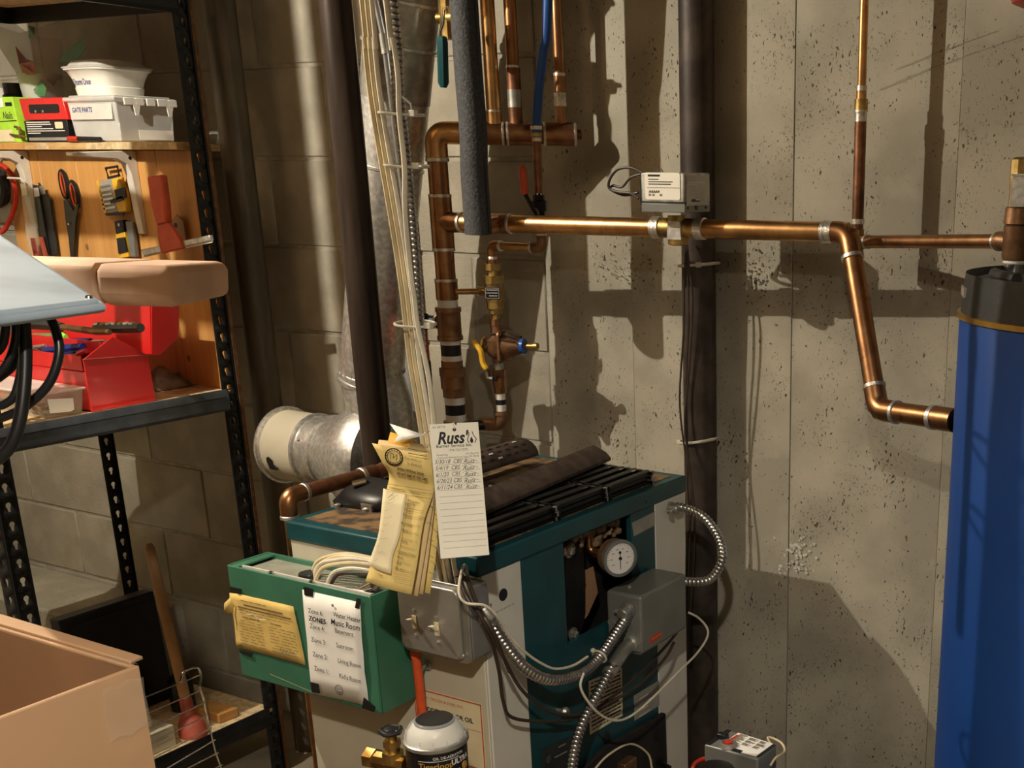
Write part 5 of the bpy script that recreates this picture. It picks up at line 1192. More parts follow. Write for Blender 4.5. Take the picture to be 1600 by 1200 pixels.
for k in range(9): b.line(Fr(PD(676, 790, D0 + .02), C_R, C_U), [(-.004 + .008 * (k % 2), -.012 * k), (.002 + .006 * (k % 2), -.012 * k - .003)], .0008, w=.004)
b.build('handwriting', 'ink_brown', frn)

# ================================================================== oil de-aerator and brass valve
c = PD(682, 1163, 1.76); zc_ = c.z
t = thing('oil_deaerator', 'clear domed oil de-aerator with a black and gold label', 'oil filter'); RT = .0440
MB().lathe(V(c.x, c.y, zc_ - .105), (0, 0, 1), [(0, RT * .80), (.010, RT * .95), (.10, RT * .98), (.112, RT * .98)], n=48).build('body', 'label_black', t)
MB().lathe(V(c.x, c.y, zc_ + .004), (0, 0, 1), [(0, RT * .98), (.003, RT * 1.06), (.008, RT * 1.06), (.010, RT)], n=48).build('clamp_ring', 'steel_grey', t)
MB().lathe(V(c.x, c.y, zc_ + .012), (0, 0, 1), [(0, RT * .93), (.011, RT * .90), (.020, RT * .76), (.025, RT * .66), (.0255, .001)], n=48).build('float_dome', 'white_plastic', t)
MB().lathe(V(c.x, c.y, zc_ + .012), (0, 0, 1), [(0, RT * 1.02), (.011, RT * .99), (.022, RT * .84), (.029, RT * .64), (.0295, RT * .62)], n=48).build('clear_dome', 'glass', t)
MB().lathe(V(c.x, c.y, zc_ + .0365), (0, 0, 1), [(0, RT * .66), (.003, RT * .66), (.004, RT * .60), (.0055, RT * .60), (.006, RT * .5), (.006, .001)], n=40).build('top_disc', 'black_plastic', t)
b = MB()
for k in range(14): a = 2 * math.pi * k / 14; b.tube([V(c.x + math.cos(a) * RT * 1.01, c.y + math.sin(a) * RT * 1.01, zc_ + .010), V(c.x + math.cos(a) * RT * .97, c.y + math.sin(a) * RT * .97, zc_ + .023)], .0013, n=6)
b.build('dome_ribs', 'glass', t)
dirc = (CAM - c); dirc.z = 0; dirc.normalize(); a0 = math.atan2(dirc.y, dirc.x)
def wrap(body, da, z, size, mt, par, bold=0):        # lettering bent round the body
    cu = bpy.data.curves.new('t', 'FONT'); cu.body = body; cu.size = size; cu.offset = bold; cu.resolution_u = 2
    o = bpy.data.objects.new('t', cu); COL.objects.link(o); me = bpy.data.meshes.new_from_object(o.evaluated_get(bpy.context.evaluated_depsgraph_get())); bpy.data.objects.remove(o)
    b = MB(); b.add([V(c.x + math.cos(a0 + da + x.co.x / RT) * RT * 1.004, c.y + math.sin(a0 + da + x.co.x / RT) * RT * 1.004, z + x.co.y) for x in me.vertices], [tuple(p.vertices) for p in me.polygons]); return b.build('lettering', mt, par)
lb = MB().lathe(V(c.x, c.y, zc_ - .06), (0, 0, 1), [(0, RT * .985), (.062, RT * .985)], n=48).build('label_wrap', 'label_black', t)
wrap('OIL DE-AERATOR', -.16, zc_ - .004, .0060, 'print_white', lb, .0001); wrap('Tigerloop', -.66, zc_ - .0185, .0130, 'print_gold', lb, .0002); wrap('ULTRA', .44, zc_ - .0165, .0110, 'print_white', lb, .0005)

for z in (-.0065, -.026): MB().tube([V(c.x + math.cos(a0 - .66 + k * .1) * RT, c.y + math.sin(a0 - .66 + k * .1) * RT, zc_ + z) for k in range(15)], .0005, n=5).build('label_rule', 'print_white', lb)
MB().lathe(V(c.x + math.cos(a0 + 1.0) * RT * .98, c.y + math.sin(a0 + 1.0) * RT * .98, zc_ - .026), (math.cos(a0 + 1.0), math.sin(a0 + 1.0), 0), [(0, .006), (.0012, .006)], n=14).build('gold_seal', 'print_gold', lb)
MB().tube([V(c.x - .01, c.y + .01, zc_ - .095), V(c.x - .05, c.y + .06, zc_ - .15), V(-.07, .0015, .545)], .010, n=4).build('wall_bracket', 'steel_grey', t)
MB().cyl(V(c.x - RT * .5, c.y - RT * .55, zc_ - .10), V(c.x - RT * .5, c.y - RT * .55, zc_ + .0), .012, n=12).build('brass_insert', 'brass', t)
v0 = PD(615, 1187, 1.77)
t = thing('oil_shutoff', 'brass oil valve with a black round handwheel left of the de-aerator', 'valve')
MB().tube([v0 + V(-.040, -.006, -.004), v0 + V(.022, .003, -.004)], .013, n=8).build('body', 'brass', t)
MB().lathe(v0 + V(-.046, -.006, -.004), (1, .1, 0), [(0, .016), (.016, .016)], n=6).build('flare_nut', 'brass', t)
for h0, h1, r, n_ in ((-.002, .014, .016, 6), (.014, .022, .011, 16), (.022, .032, .013, 6), (.032, .040, .008, 12)): MB().cyl(v0 + V(0, 0, h0), v0 + V(0, 0, h1), r, n=n_).build('bonnet', 'brass', t)
hz = v0 + V(0, 0, .044); hw = MB().lathe(hz, (0, 0, 1), [(-.012, .006), (-.002, .006), (.0, .009), (.006, .010), (.008, .006)], n=14).build('handwheel_hub', 'black_plastic', t)
b = MB(); R_ = .0140; b.tube([hz + V(math.cos(i * .314) * R_ * (1 + .08 * math.cos(i * 1.57)), math.sin(i * .314) * R_ * (1 + .08 * math.cos(i * 1.57)), .003) for i in range(20)], .0038, n=8, closed=True)
for k in range(5): a = k * 1.2566; b.tube([hz + V(0, 0, .003), hz + V(math.cos(a) * R_, math.sin(a) * R_, .003)], .003, n=6)
b.build('handwheel', 'black_plastic', t)
# steel bracket under both, fixed to the boiler side
t = thing('oil_line', 'brass oil line below the handwheel valve', 'pipe')
MB().tube(catmull([v0 + V(-.03, 0, -.012), v0 + V(-.034, .0, -.12), v0 + V(-.02, .05, -.4), V(v0.x - .02, v0.y + .06, .01)], 6), .006, n=12).build('tube', 'brass', t)

# ================================================================== oil burner with its primary control
zt = .640
q = [PZ(*p_, zt) for p_ in ((1100, 1163), (1184, 1186), (1214, 1164), (1136, 1139))]
t = thing('burner_control', 'grey burner control box with a printed top label and red button', 'control box')
dn = V(0, 0, -.075)
MB().hexa([p_ + dn for p_ in q] + q).build('case', 'control_grey', t, bevel=.003)
ff = Fr(q[0], q[1] - q[0], q[3] - q[0]); ff = ff if ff.n.z > 0 else Fr(q[0], q[1] - q[0], q[0] - q[3])
TWd, THt = (q[1] - q[0]).length, (q[3] - q[0]).length
def fq(s, r): return (q[0].lerp(q[1], s)).lerp(q[3].lerp(q[2], s), r)
def tplate(s0, s1, r0, r1, mt, nm, par, h=.0008): return MB().prism([fq(s0, r0), fq(s1, r0), fq(s1, r1), fq(s0, r1)], (0, 0, h)).build(nm, mt, par)
tplate(.01, .10, .03, .97, 'label_black', 'name_strip', t); lb = tplate(.24, .93, .10, .98, 'paper_white', 'top_label', t); tplate(.94, .99, .10, .96, 'label_black', 'edge_strip', t); tplate(.20, .50, .08, .36, 'control_grey', 'button_pad', t, .0014); tplate(.50, .66, .05, .18, 'label_black', 'led_window', t, .0014)
b = MB()
for i in range(16):
    for j in range(3):
        s0 = .30 + j * .21; r_ = .42 + i * .034
        if j > 0 and i % 5 == 0: continue
        a_, e_ = fq(s0, r_), fq(s0 + random.uniform(.08, .18), r_); b.prism([a_ + V(0, 0, .001), e_ + V(0, 0, .001), e_ + V(0, .0015, .001), a_ + V(0, .0015, .001)], (0, 0, .0002))
b.build('label_print', 'ink_grey', lb)
tplate(.26, .32, .52, .86, 'print_red', 'warning_strip', t, .0012)
bc = fq(.36, .24); MB().lathe(bc, (0, 0, 1), [(0, .016), (.006, .014), (.007, .010), (.004, .009)], n=24).build('button_ring', 'steel_grey', t); MB().lathe(bc, (0, 0, 1), [(0, .007), (.008, .007), (.009, .005)], n=20).build('reset_button', 'red_plastic', t)
bb = fq(.13, .50); MB().box(bb - V(.008, .006, 0), bb + V(.010, .006, .010)).build('latch', 'label_black', t, bevel=.002)
cc = (q[0] + q[1] + q[2] + q[3]) / 4
wire([fq(.92, .98) + V(0, 0, -.006), PD(1200, 1152, 2.03), PD(1220, 1160, 2.02), PD(1226, 1174, 2.0), PD(1212, 1184, 1.97), fq(.99, .4) + V(.01, 0, -.02)], .0021, 'wire_cream', 'yellow wire looping off the burner control box')
t = thing('oil_burner', 'red and black oil burner bolted to the boiler front', 'burner')
cx_, cy_ = cc.x, cc.y
MB().box((cx_ - .045, cy_ - .04, .48), (cx_ + .045, cy_ + .04, zt - .0755)).build('junction', 'black_iron', t, bevel=.004)
MB().lathe(V(cx_ - .02, cy_ - .09, .42), (0, 1, 0), [(0, .04), (.004, .085), (.03, .095), (.12, .095), (.15, .085), (.16, .03)], n=36).build('fan_housing', 'red_plastic', t)
MB().lathe(V(cx_ - .02, cy_ - .20, .42), (0, 1, 0), [(0, .03), (.006, .06), (.10, .065), (.115, .06)], n=30).build('motor', 'black_iron', t)
MB().cyl(V(cx_ - .06, cy_ + .02, .43), V(.012, cy_ + .02, .43), .05, n=28).build('blast_tube', 'black_iron', t)
MB().box((cx_ - .07, cy_ - .08, .0), (cx_ + .04, cy_ + .06, .33)).build('pedestal', 'red_plastic', t, bevel=.01)
k0 = PD(1118, 1196, 1.90)
MB().lathe(k0 + V(0, 0, -.05), (0, 0, 1), [(0, .036), (.035, .036), (.046, .028), (.050, .010), (.0505, .001)], n=28).build('motor_cap', 'black_plastic', t)
MB().tube(arc(k0 + V(0, 0, -.004), (1, 0, 0), (0, 1, 0), .036, 150, 270, 12), .0035, n=8).build('red_band', 'red_plastic', t)

# ================================================================== steel shelving unit on the left
from mathutils.geometry import tessellate_polygon
XF, YC, YA, XBK = -1.25, .54, -.02, -1.83
Z1, Z2, Z3 = .19, 1.026, 1.86
tU = thing('shelving_unit', 'black slotted angle shelving with chipboard shelves', 'shelving')
def slotted(fr, h, w, z0, par, mt):            # one flange of an angle post, real keyhole slots
    b = MB(); pitch = .0405; n = int(h / pitch)
    for i in range(n):
        y0 = i * pitch; o = [(0, y0), (w, y0), (w, y0 + pitch), (0, y0 + pitch)]
        cx, cy = w * .5, y0 + pitch * .58; r = .0062; key = [(cx + r * math.cos(math.radians(a)), cy + r * math.sin(math.radians(a))) for a in range(-50, 231, 35)] + [(cx - .0026, cy - .014), (cx + .0026, cy - .014)]
        pts = [Vector((x, y, 0)) for x, y in o], [Vector((x, y, 0)) for x, y in key]
        tri = tessellate_polygon(pts); allp = list(pts[0]) + list(pts[1])
        b.add([fr.p(p.x, p.y) for p in allp], [tuple(t_) for t_ in tri])
    rest = h - n * pitch
    if rest > .001: b.add([fr.p(0, n * pitch), fr.p(w, n * pitch), fr.p(w, h), fr.p(0, h)], [(0, 1, 2, 3)])
    o_ = b.build('post_flange', mt, par, solid=.0022, weld=1e-5); return o_
posts = [(XF, YC, -1, 1, 'shelf_black'), (XF, YA, -1, 1, 'shelf_black'), (XBK, YC + .045, 1, 1, 'shelf_black'), (XBK, YA, 1, 1, 'shelf_black')]
for x, y, sx, sy, mt in posts:
    PH = 1.5745 if (x == XBK and y > .3) else 2.0
    p_ = MB().box((x - .003, y + (.038 if y > .3 else -.001), 0), (x + .003, y + (.042 if y > .3 else .003), PH)).build('post', mt, tU)
    yo = .040 if y > .3 else 0
    if x != XBK: slotted(Fr((x, y + yo, 0), (sx, 0, 0), (0, 0, 1)), PH, .043, 0, p_, mt)
    slotted(Fr((x, y, 0), (0, sy, 0), (0, 0, 1)), PH, .040, 0, p_, mt)
MB().box((XF - .002, YC + .0425, 0), (XF + .004, YC + .052, 2.0)).build('rusty_edge', 'rust_edge', tU)
def level(z, board, bm, mt):
    MB().prism([V(XF, YA, z + .006), V(XF + .006, YA, z + .006), V(XF + .010, YA, z - .010), V(XF + .010, YA, z - .038), V(XF + .003, YA, z - .046), V(XF - .012, YA, z - .046), V(XF - .012, YA, z - .042), V(XF - .001, YA, z - .042)], (0, YC - YA + .01, 0)).build('front_beam', mt, tU)
    MB().box((XF + .0095, YA, z - .0125), (XF + .0112, YC, z - .0105)).build('beam_groove', 'label_black', tU)
    MB().box((XBK, YC - .004, z - .045), (XF - .012, YC + .004, z - .002)).build('end_beam', mt, tU)
    MB().box((XBK, YA, z - .045), (XF - .012, YA + .006, z - .002)).build('end_beam', mt, tU)
    MB().box((XBK - .004, YA, z - .045), (XBK + .004, YC, z - .002)).build('rear_beam', mt, tU)
    MB().box((XBK, (YA + .007) if board else .28, z - .010), (XF - .001, YC + .028, z)).build('shelf_board', bm, tU)
level(Z1, True, 'chipboard', 'shelf_black'); level(Z2, True, 'chipboard', 'shelf_grey'); level(Z3 + .045, False, 'chipboard', 'shelf_black')
for z in (Z2 - .01, Z2 - .032, Z1 - .01, Z1 - .032): MB().lathe(V(XF - .02, YC - .0012, z), (0, -1, 0), [(0, .007), (.003, .006), (.004, .003)], n=10).build('bolt', 'galvanised', tU)
MB().box((XBK - .006, YC - .004, Z3 + .043), (XBK + .006, YC - .001, ZC - .001)).build('hanger_strap', 'shelf_black', tU)     # carries the far corner of the top shelf from the joists
# ------------------------------------------------------------------ pine tool panel standing on the middle shelf
YP = YC + .030
tb_ = thing('pine_board', 'pine board panel with hanging tools at the end of the shelving', 'panel')
for i in range(5):
    a = -1.265 - i * .150; MB().box((a - .1490, YP, Z2 + .0005), (a, YP + .006, 1.574)).build('plank', 'pine', tb_, bevel=.001, seg=1)
FP = Fr((0, YP - .0006, 0), (1, 0, 0), (0, 0, 1))
for px_, py_ in ((136, 386), (295, 560)):
    u, v = FP.uv(px_, py_); MB().prism([FP.p(u + .005 * math.cos(a * .483), v + .008 * math.sin(a * .483), .0001) for a in range(13)], FP.n * .0004).build('knot', 'ink_brown', tb_)
# plank shelf with two white brackets on top of it
zb0, zb1 = 1.575, 1.592
YS = .530; xb = XF - .030
t = thing('plank_shelf', 'thin plywood shelf above the pine tool panel', 'shelf')
MB().prism([V(*q, zb0) for q in ((-2.40, YS), (xb, YS), (xb, YS + .046), (-1.33, YS + .046), (-1.40, YS + .055), (-1.44, .82), (-2.40, .82))], (0, 0, zb1 - zb0)).build('board', 'plywood', t, bevel=.001, seg=1)
for i, (a, e) in enumerate(((.0, 38), (58, 76), (135, 290))):
    MB().box((PY(a, 228, YS).x, YS - .0008, zb0 + .001), (min(PY(e, 228, YS).x, xb), YS + .0006, zb1 - .001)).build('edge_strip', ('pine', 'chipboard', 'chipboard')[i], t)
def bracket(X, reach, par, drop=.19):
    o = []; w = .011
    out = [(0, 0), (-reach, -.006), (-reach, -.014), (-.05, -.020), (-.028, -.030), (-.020, -.055), (-.010, -drop), (0, -drop)]
    o_ = MB().prism([V(X - w, YP + u, zb0 - .001 + v) for u, v in out], (2 * w, 0, 0)).build('bracket', 'bracket_white', par, bevel=.002)
    MB().lathe(V(X + w, YP - .018, zb0 - .018), (1, 0, 0), [(0, .004), (.0006, .004)], n=12).build('screw_hole', 'label_black', o_)
    return o_
bracket(PY(222, 300, YP).x - .012, .16, t); bracket(PY(48, 260, YP).x - .012, .16, t)

# ------------------------------------------------------------------ tools hanging on the panel
def uvs(fr, *q): return [fr.uv(*p_) for p_ in q]
def ring2(fr, cx, cy, rx, ry, th, w0, par, mt, name, rot=0):
    P = []
    for i in range(20):
        a = 2 * math.pi * i / 20; u, v = rx * math.cos(a), ry * math.sin(a); P.append(fr.p(cx + u * math.cos(rot) - v * math.sin(rot), cy + u * math.sin(rot) + v * math.cos(rot), w0))
    return MB().tube(P, th, n=8, closed=True).build(name, mt, par)
F5 = Fr(FP.p(0, 0, .006), FP.ex, FP.ey)
t = thing('scissors', 'black scissors with orange lined handles hanging on the pine panel', 'scissors')
for (x, y, rx, ry) in ((101, 288, .012, .032), (117, 304, .013, .031)):
    u, v = F5.uv(x, y); h = ring2(F5, u, v, rx, ry, .0048, .002, t, 'black_plastic', 'handle', .05); ring2(F5, u + .0005, v, rx - .0045, ry - .0045, .0022, .004, h, 'orange_red', 'handle_lining', .05)
MB().plate(F5, uvs(F5, (101, 312), (108, 313), (117, 330), (121, 332), (116, 352), (118, 402), (112, 402), (109, 372), (104, 342)), .004, w=0).build('blade', 'scissor_steel', t, bevel=.001)
MB().plate(F5, uvs(F5, (121, 322), (127, 318), (122, 345), (119, 402), (114, 402), (114, 355)), .003, w=.004).build('blade', 'scissor_steel', t, bevel=.001)
u, v = F5.uv(112, 350); MB().lathe(F5.p(u, v, .006), F5.n, [(0, .004), (.003, .003)], n=10).build('pivot', 'chrome', t)
MB().lathe(FP.p(*FP.uv(101, 270)), FP.n, [(0, .0015), (.012, .0015)], n=6).build('nail', 'galvanised', t)
t = thing('drill_bit_set', 'yellow and black drill bit case hanging on the pine panel', 'tool case')
MB().plate(F5, uvs(F5, (161, 284), (183, 279), (194, 331), (174, 334)), .014).build('clear_cover', 'label_grey', t, bevel=.002)
b = MB()
for k in range(6): b.plate(F5, uvs(F5, (165 + k * .8, 290 + k * 7), (181 + k * 1.6, 287 + k * 7), (181.5 + k * 1.6, 290 + k * 7), (165.5 + k * .8, 293 + k * 7)), .002, w=.014)
b.build('bits', 'chrome', t)
MB().plate(F5, uvs(F5, (160, 283), (163, 282), (176, 334), (173, 335)), .016).build('case_edge', 'yellow_plastic', t)
MB().plate(F5, uvs(F5, (183, 280), (192, 278), (200, 292), (206, 318), (207, 330), (195, 334), (188, 310)), .016).build('case_side', 'yellow_plastic', t, bevel=.003)
for q in (((190, 297), (206, 292), (208, 308), (193, 312)), ((183, 312), (203, 306), (204, 312), (184, 318)), ((174, 333), (205, 331), (203, 336), (178, 337))): MB().plate(F5, uvs(F5, *q), .003, w=.016).build('black_latch', 'black_plastic', t)
MB().tube([F5.p(*F5.uv(*q), .006) for q in ((173, 278), (169, 263), (187, 260), (190, 274))], .0032, n=8, closed=True).build('hanger', 'black_plastic', t)
t = thing('utility_knife', 'yellow, grey and black folding tool under the drill bit case', 'knife')
MB().plate(F5, uvs(F5, (187, 345), (200, 343), (203, 362), (190, 366)), .016).build('head', 'black_plastic', t, bevel=.003)
u, v = F5.uv(196, 351); MB().lathe(F5.p(u, v, .016), F5.n, [(0, .004), (.002, .004)], n=12).build('screw', 'galvanised', t)
MB().plate(F5, uvs(F5, (188, 363), (202, 360), (209, 401), (194, 404)), .014).build('yellow_body', 'yellow_plastic', t, bevel=.002)
MB().plate(F5, uvs(F5, (192, 372), (204, 370), (208, 392), (195, 396)), .003, w=.014).build('black_insert', 'black_plastic', t)
MB().plate(F5, uvs(F5, (202, 345), (212, 346), (219, 402), (210, 402)), .012).build('grey_grip', 'control_grey', t, bevel=.003)
t = thing('squeegee', 'red handled squeegee with an aluminium bar hanging in front of the shelf post', 'squeegee')
FQ = Fr((0, YC - .030, 0), (1, 0, 0), (0, 0, 1))
MB().plate(FQ, uvs(FQ, (240, 276), (262, 273), (268, 318), (270, 348), (255, 352), (246, 320)), .018).build('grip', 'red_wood', t, bevel=.004)
MB().plate(FQ, uvs(FQ, (254, 345), (270, 347), (290, 377), (292, 388), (259, 396), (253, 360)), .012, w=.002).build('head', 'red_wood', t, bevel=.003)
MB().plate(FQ, uvs(FQ, (223, 390), (331, 367), (333, 376), (228, 400)), .010, w=-.003).build('bar', 'galvanised', t, bevel=.002)
MB().plate(FQ, uvs(FQ, (225, 398), (333, 375), (333, 379), (226, 402)), .003, w=.0).build('blade', 'white_plastic', t)
t = thing('wood_tag', 'pale wooden scraper blade with a dark hole hanging behind the squeegee', 'scraper')
MB().plate(F5, uvs(F5, (270, 346), (278, 335), (288, 345), (292, 372), (290, 385), (272, 380)), .004).build('blade', 'wood_handle', t); u, v = F5.uv(277, 352); MB().lathe(F5.p(u, v, .004), F5.n, [(0, .006), (.0006, .006)], n=14).build('hole', 'label_black', t)
for k, (q, mt, lab) in enumerate(((((34, 286), (52, 286), (62, 395), (52, 402), (45, 380)), 'bag_film', 'clear packet of bits hanging on the panel hook'), (((53, 288), (61, 290), (80, 398), (68, 400)), 'scissor_steel', 'dark steel rule hanging behind the clear packet'), (((62, 285), (80, 310), (92, 398), (82, 400), (70, 330)), 'handle_dark', 'black blade pack in film hanging next to the scissors'))):
    t = thing('tool_packet', lab, 'tool')
    fk = Fr(FP.p(0, 0, .008 + (2 - k) * .007), FP.ex, FP.ey)
    MB().plate(fk, uvs(fk, *q), .005).build('packet', mt, t, bevel=.001)
    MB().plate(fk, uvs(fk, (q[0][0] + 2, q[0][1] + 6), (q[0][0] + 10, q[0][1] + 5), (q[0][0] + 12, q[0][1] + 18), (q[0][0] + 4, q[0][1] + 20)), .0008, w=.005).build('label', ('card_pale', 'print_white', 'galvanised')[k], t)
    if k == 0:
        for q2 in (((50, 372), (57, 372), (64, 402), (56, 402)), ((64, 370), (68, 370), (76, 400), (70, 400))): MB().plate(fk, uvs(fk, *q2), .004, w=.001).build('pink_bit', 'rubber_red', t)
MB_ = thing('panel_hook', 'white metal hook holding the tool packets on the pine panel', 'hook')
MB().tube([FP.p(*FP.uv(*q), w) for q, w in (((34, 280), .0), ((34, 278), .035), ((55, 279), .036), ((60, 284), .036), ((63, 300), .034))], .0028, n=8).build('rod', 'bracket_white', MB_)
t = thing('spring_clamp', 'black and red spring clamp hanging from the far bracket', 'clamp')
P = [F5.p(*F5.uv(*q), .012) for q in ((-8, 262), (10, 258), (26, 275), (32, 305), (28, 330), (16, 356), (8, 362), (2, 352), (-4, 345))]
MB().tube(catmull(P, 4), .0062, n=8).build('red_jaw', 'red_plastic', t)
MB().tube(catmull([F5.p(*F5.uv(*q), .016) for q in ((-6, 268), (8, 270), (18, 290), (16, 312), (4, 318), (-8, 316))], 4), .0125, n=8).build('black_grip', 'black_plastic', t)
MB().plate(F5, uvs(F5, (-5, 322), (26, 318), (24, 345), (-5, 348)), .006).build('film_pack', 'bag_film', t)

# ------------------------------------------------------------------ containers on the plank shelf
zs = zb1 + .0006
t = thing('parts_bin', 'clear latched plastic bin with handwritten gate parts tape', 'storage bin')
cA = PY(188, 219, .534); x1_ = cA.x; x0_ = PY(113, 218, .534).x; y0_, y1_ = .534, PX(278, 217, cA.x).y; y1_ = min(y1_, .80); zT = PY(178, 150, .534).z
b = MB(); tp_ = .006
def taper(x0, x1, y0, y1, z0, z1, d): return [V(x0 + d, y0 + d, z0), V(x1 - d, y0 + d, z0), V(x1 - d, y1 - d, z0), V(x0 + d, y1 - d, z0), V(x0, y0, z1), V(x1, y0, z1), V(x1, y1, z1), V(x0, y1, z1)]
MB().hexa(taper(x0_, x1_, y0_, y1_, zs, zT - .008, tp_)).build('tub', 'clear_plastic', t, bevel=.004)
MB().hexa(taper(x0_ + .012, x1_ - .012, y0_ + .012, y1_ - .012, zs + .003, zs + .045, .001)).build('contents', 'galvanised_dull', t, bevel=.006)
MB().box((x0_ - .006, y0_ - .006, zT - .010), (x1_ + .006, y1_ + .006, zT)).build('lid', 'clear_plastic', t, bevel=.003)
MB().box((x0_ + .004, y0_ + .004, zT), (x1_ - .004, y1_ - .004, zT + .004)).build('lid_step', 'frosted', t, bevel=.002)
for k in range(5): yy = y0_ + (y1_ - y0_) * (.12 + k * .19); MB().box((x1_ + .005, yy, zT - .018), (x1_ + .009, yy + .022, zT - .002)).build('latch_rib', 'white_plastic', t, bevel=.001)
for yy in (y0_ + (y1_ - y0_) * .25, y0_ + (y1_ - y0_) * .82): MB().prism([V(x1_ + .006, yy, zT - .004), V(x1_ + .006, yy + .024, zT - .004), V(x1_ + .005, yy + .014, zT - .040), V(x1_ + .005, yy + .006, zT - .040)], (.003, 0, 0)).build('latch', 'white_plastic', t)
fA = Fr((x0_ + .003, y0_ - .0015, zs), (1, 0, 0), (0, .06, 1)); lw = x1_ - x0_
tp1 = MB().plate(fA, [(lw * .06, (zT - zs) * .50), (lw * .92, (zT - zs) * .50), (lw * .92, (zT - zs) * .84), (lw * .06, (zT - zs) * .84)], .0006, w=.0045).build('tape_label', 'frosted', t)
text('GATE PARTS', fA, lw * .10, (zT - zs) * 0.66, .0155, 'ink_blue', tp1, w=.0056, sx=.86, bold=.0002)
fB = Fr((x1_ + .001, y0_, zs), (0, 1, 0), (0, 0, 1)); MB().plate(fB, [(.05, .006), (y1_ - y0_ - .012, .006), (y1_ - y0_ - .012, .028), (.05, .028)], .0006, w=.0).build('paper_insert', 'paper_white', t)
t = thing('food_tub', 'white plastic tub marked storm door, with a clear lid, on the parts bin', 'container')
zq0 = zT + .0045; zq1 = PY(90, 108, .54).z
bx0, bx1 = PY(84, 130, .531).x + .02, PY(160, 130, .531).x; by0, by1 = .531, y1_ - .01
def oval(x0, x1, y0, y1, z, k=24, e=.5):
    out = []
    for i in range(k):
        a = 2 * math.pi * i / k; c_, s_ = math.cos(a), math.sin(a)
        out.append(V((x0 + x1) / 2 + (x1 - x0) / 2 * math.copysign(abs(c_) ** e, c_), (y0 + y1) / 2 + (y1 - y0) / 2 * math.copysign(abs(s_) ** e, s_), z))
    return out
def loft(rings, caps=True):
    b = MB(); n = len(rings[0]); vs = [p for r in rings for p in r]; fs = [(i * n + j, i * n + (j + 1) % n, (i + 1) * n + (j + 1) % n, (i + 1) * n + j) for i in range(len(rings) - 1) for j in range(n)]
    if caps: fs += [tuple(range(n - 1, -1, -1)), tuple(range((len(rings) - 1) * n, len(rings) * n))]
    return b.add(vs, fs)
hh = zq1 - zq0
g = lambda d, f_: oval(bx0 + d, bx1 - d, by0 + d, by1 - d, zq0 + hh * f_)
loft([g(.016, 0), g(.013, .3), g(.015, .33), g(.010, .62), g(.002, .9), g(-.004, .95), g(-.004, 1.0)]).build('tub', 'white_plastic', t)
loft([g(-.006, 1.0), g(-.007, 1.06), g(.004, 1.10), g(.012, 1.28), g(.020, 1.32)]).build('lid', 'frosted', t)
fA = Fr(V(bx0, by0 + .0152, zq0 + hh * .35), (1, 0, 0), (0, -.0052, hh * .29)); text('Storm Door', fA, (bx1 - bx0) * .24, hh * .05, hh * .34, 'ink_blue', t, w=.0012, sx=.62, shear=.15, bold=.0001)
t = thing('fastener_box', 'red carton with a dark window lying on the black carton', 'carton')
rx0, rx1 = PY(34, 190, .534).x, PY(105, 190, .534).x; zr0, zr1, zr2 = zs, PY(60, 188, .534).z, PY(60, 153, .534).z
FRb = Fr((rx0, .538, 0), (1, 0, 0), (0, 0, 1))
MB().prism([V(rx0 + .005, .538, zr1 + .0006), V(rx1, .538, zr1 + .0006), V(rx1 - .012, .538, zr2), V(rx0 - .004, .538, zr2)], (0, .09, 0)).build('box', 'toolbox_red', t, bevel=.002)
w_ = rx1 - rx0; h_ = zr2 - zr1
wd_ = MB().plate(FRb, rounded(w_ * 0.66, h_ * .40, .005, u0=w_ * .18, v0=zr1 + h_ * .32), .0006, w=.0002).build('window', 'label_black', t)
for k in (.32, .48): MB().lathe(FRb.p(w_ * k, zr1 + h_ * .40, .0006), FRb.n, [(0, .0032), (.001, .0032)], n=10).build('screw_head', 'galvanised', wd_)
t = thing('blade_carton', 'black printed carton under the red carton', 'carton')
bx_0, bx_1 = PY(37, 210, .534).x, PY(104, 210, .534).x
MB().box((bx_0, .540, zs), (bx_1, .636, zr1)).build('box', 'label_black', t, bevel=.001)
fk = Fr((bx_0, .5398, zs), (1, 0, 0), (0, 0, 1)); wk, hk = bx_1 - bx_0, zr1 - zs; b = MB()
for k, (a, e) in enumerate(((.06, .6), (.06, .62), (.06, .40), (.06, 0.66), (.06, .92), (.06, .35))): b.line(fk, [(wk * a, hk * (.92 - .1 * k)), (wk * e, hk * (.92 - .1 * k))], .0022, w=.0003)
b.build('print', 'print_white', t); MB().plate(fk, rounded(wk * .18, hk * .30, .003, u0=wk * .72, v0=hk * .62), .0004, w=.0002).build('round_badge', 'card_pale', t); MB().plate(fk, [(.01, .004), (wk, .004), (wk, hk * .22), (.01, hk * .22)], .0004, w=.0002).build('grey_band', 'label_grey', t)
t = thing('nail_box', 'lime green carton of nails with handwriting, beside the red carton', 'carton')
lx1 = PY(33, 210, .532).x; zl2 = PY(20, 151, .532).z
MB().prism([V(lx1, .532, zs), V(lx1 - .13, .532, zs), V(lx1 - .14, .532, zl2), V(lx1 - .012, .532, zl2)], (0, .066, 0)).build('box', 'lime_box', t, bevel=.001)
fk = Fr((lx1 - .09, .5314, zs), (1, 0, 0), (0, 0, 1)); hk = zl2 - zs
text('Nails', fk, .030, hk * .52, .024, 'ink', t, w=.0004, sx=.8, shear=.1); MB().plate(fk, [(.0, hk * .78), (.04, hk * .78), (.04, hk * .98), (0, hk * .98)], .0004).build('white_patch', 'paper_white', t)
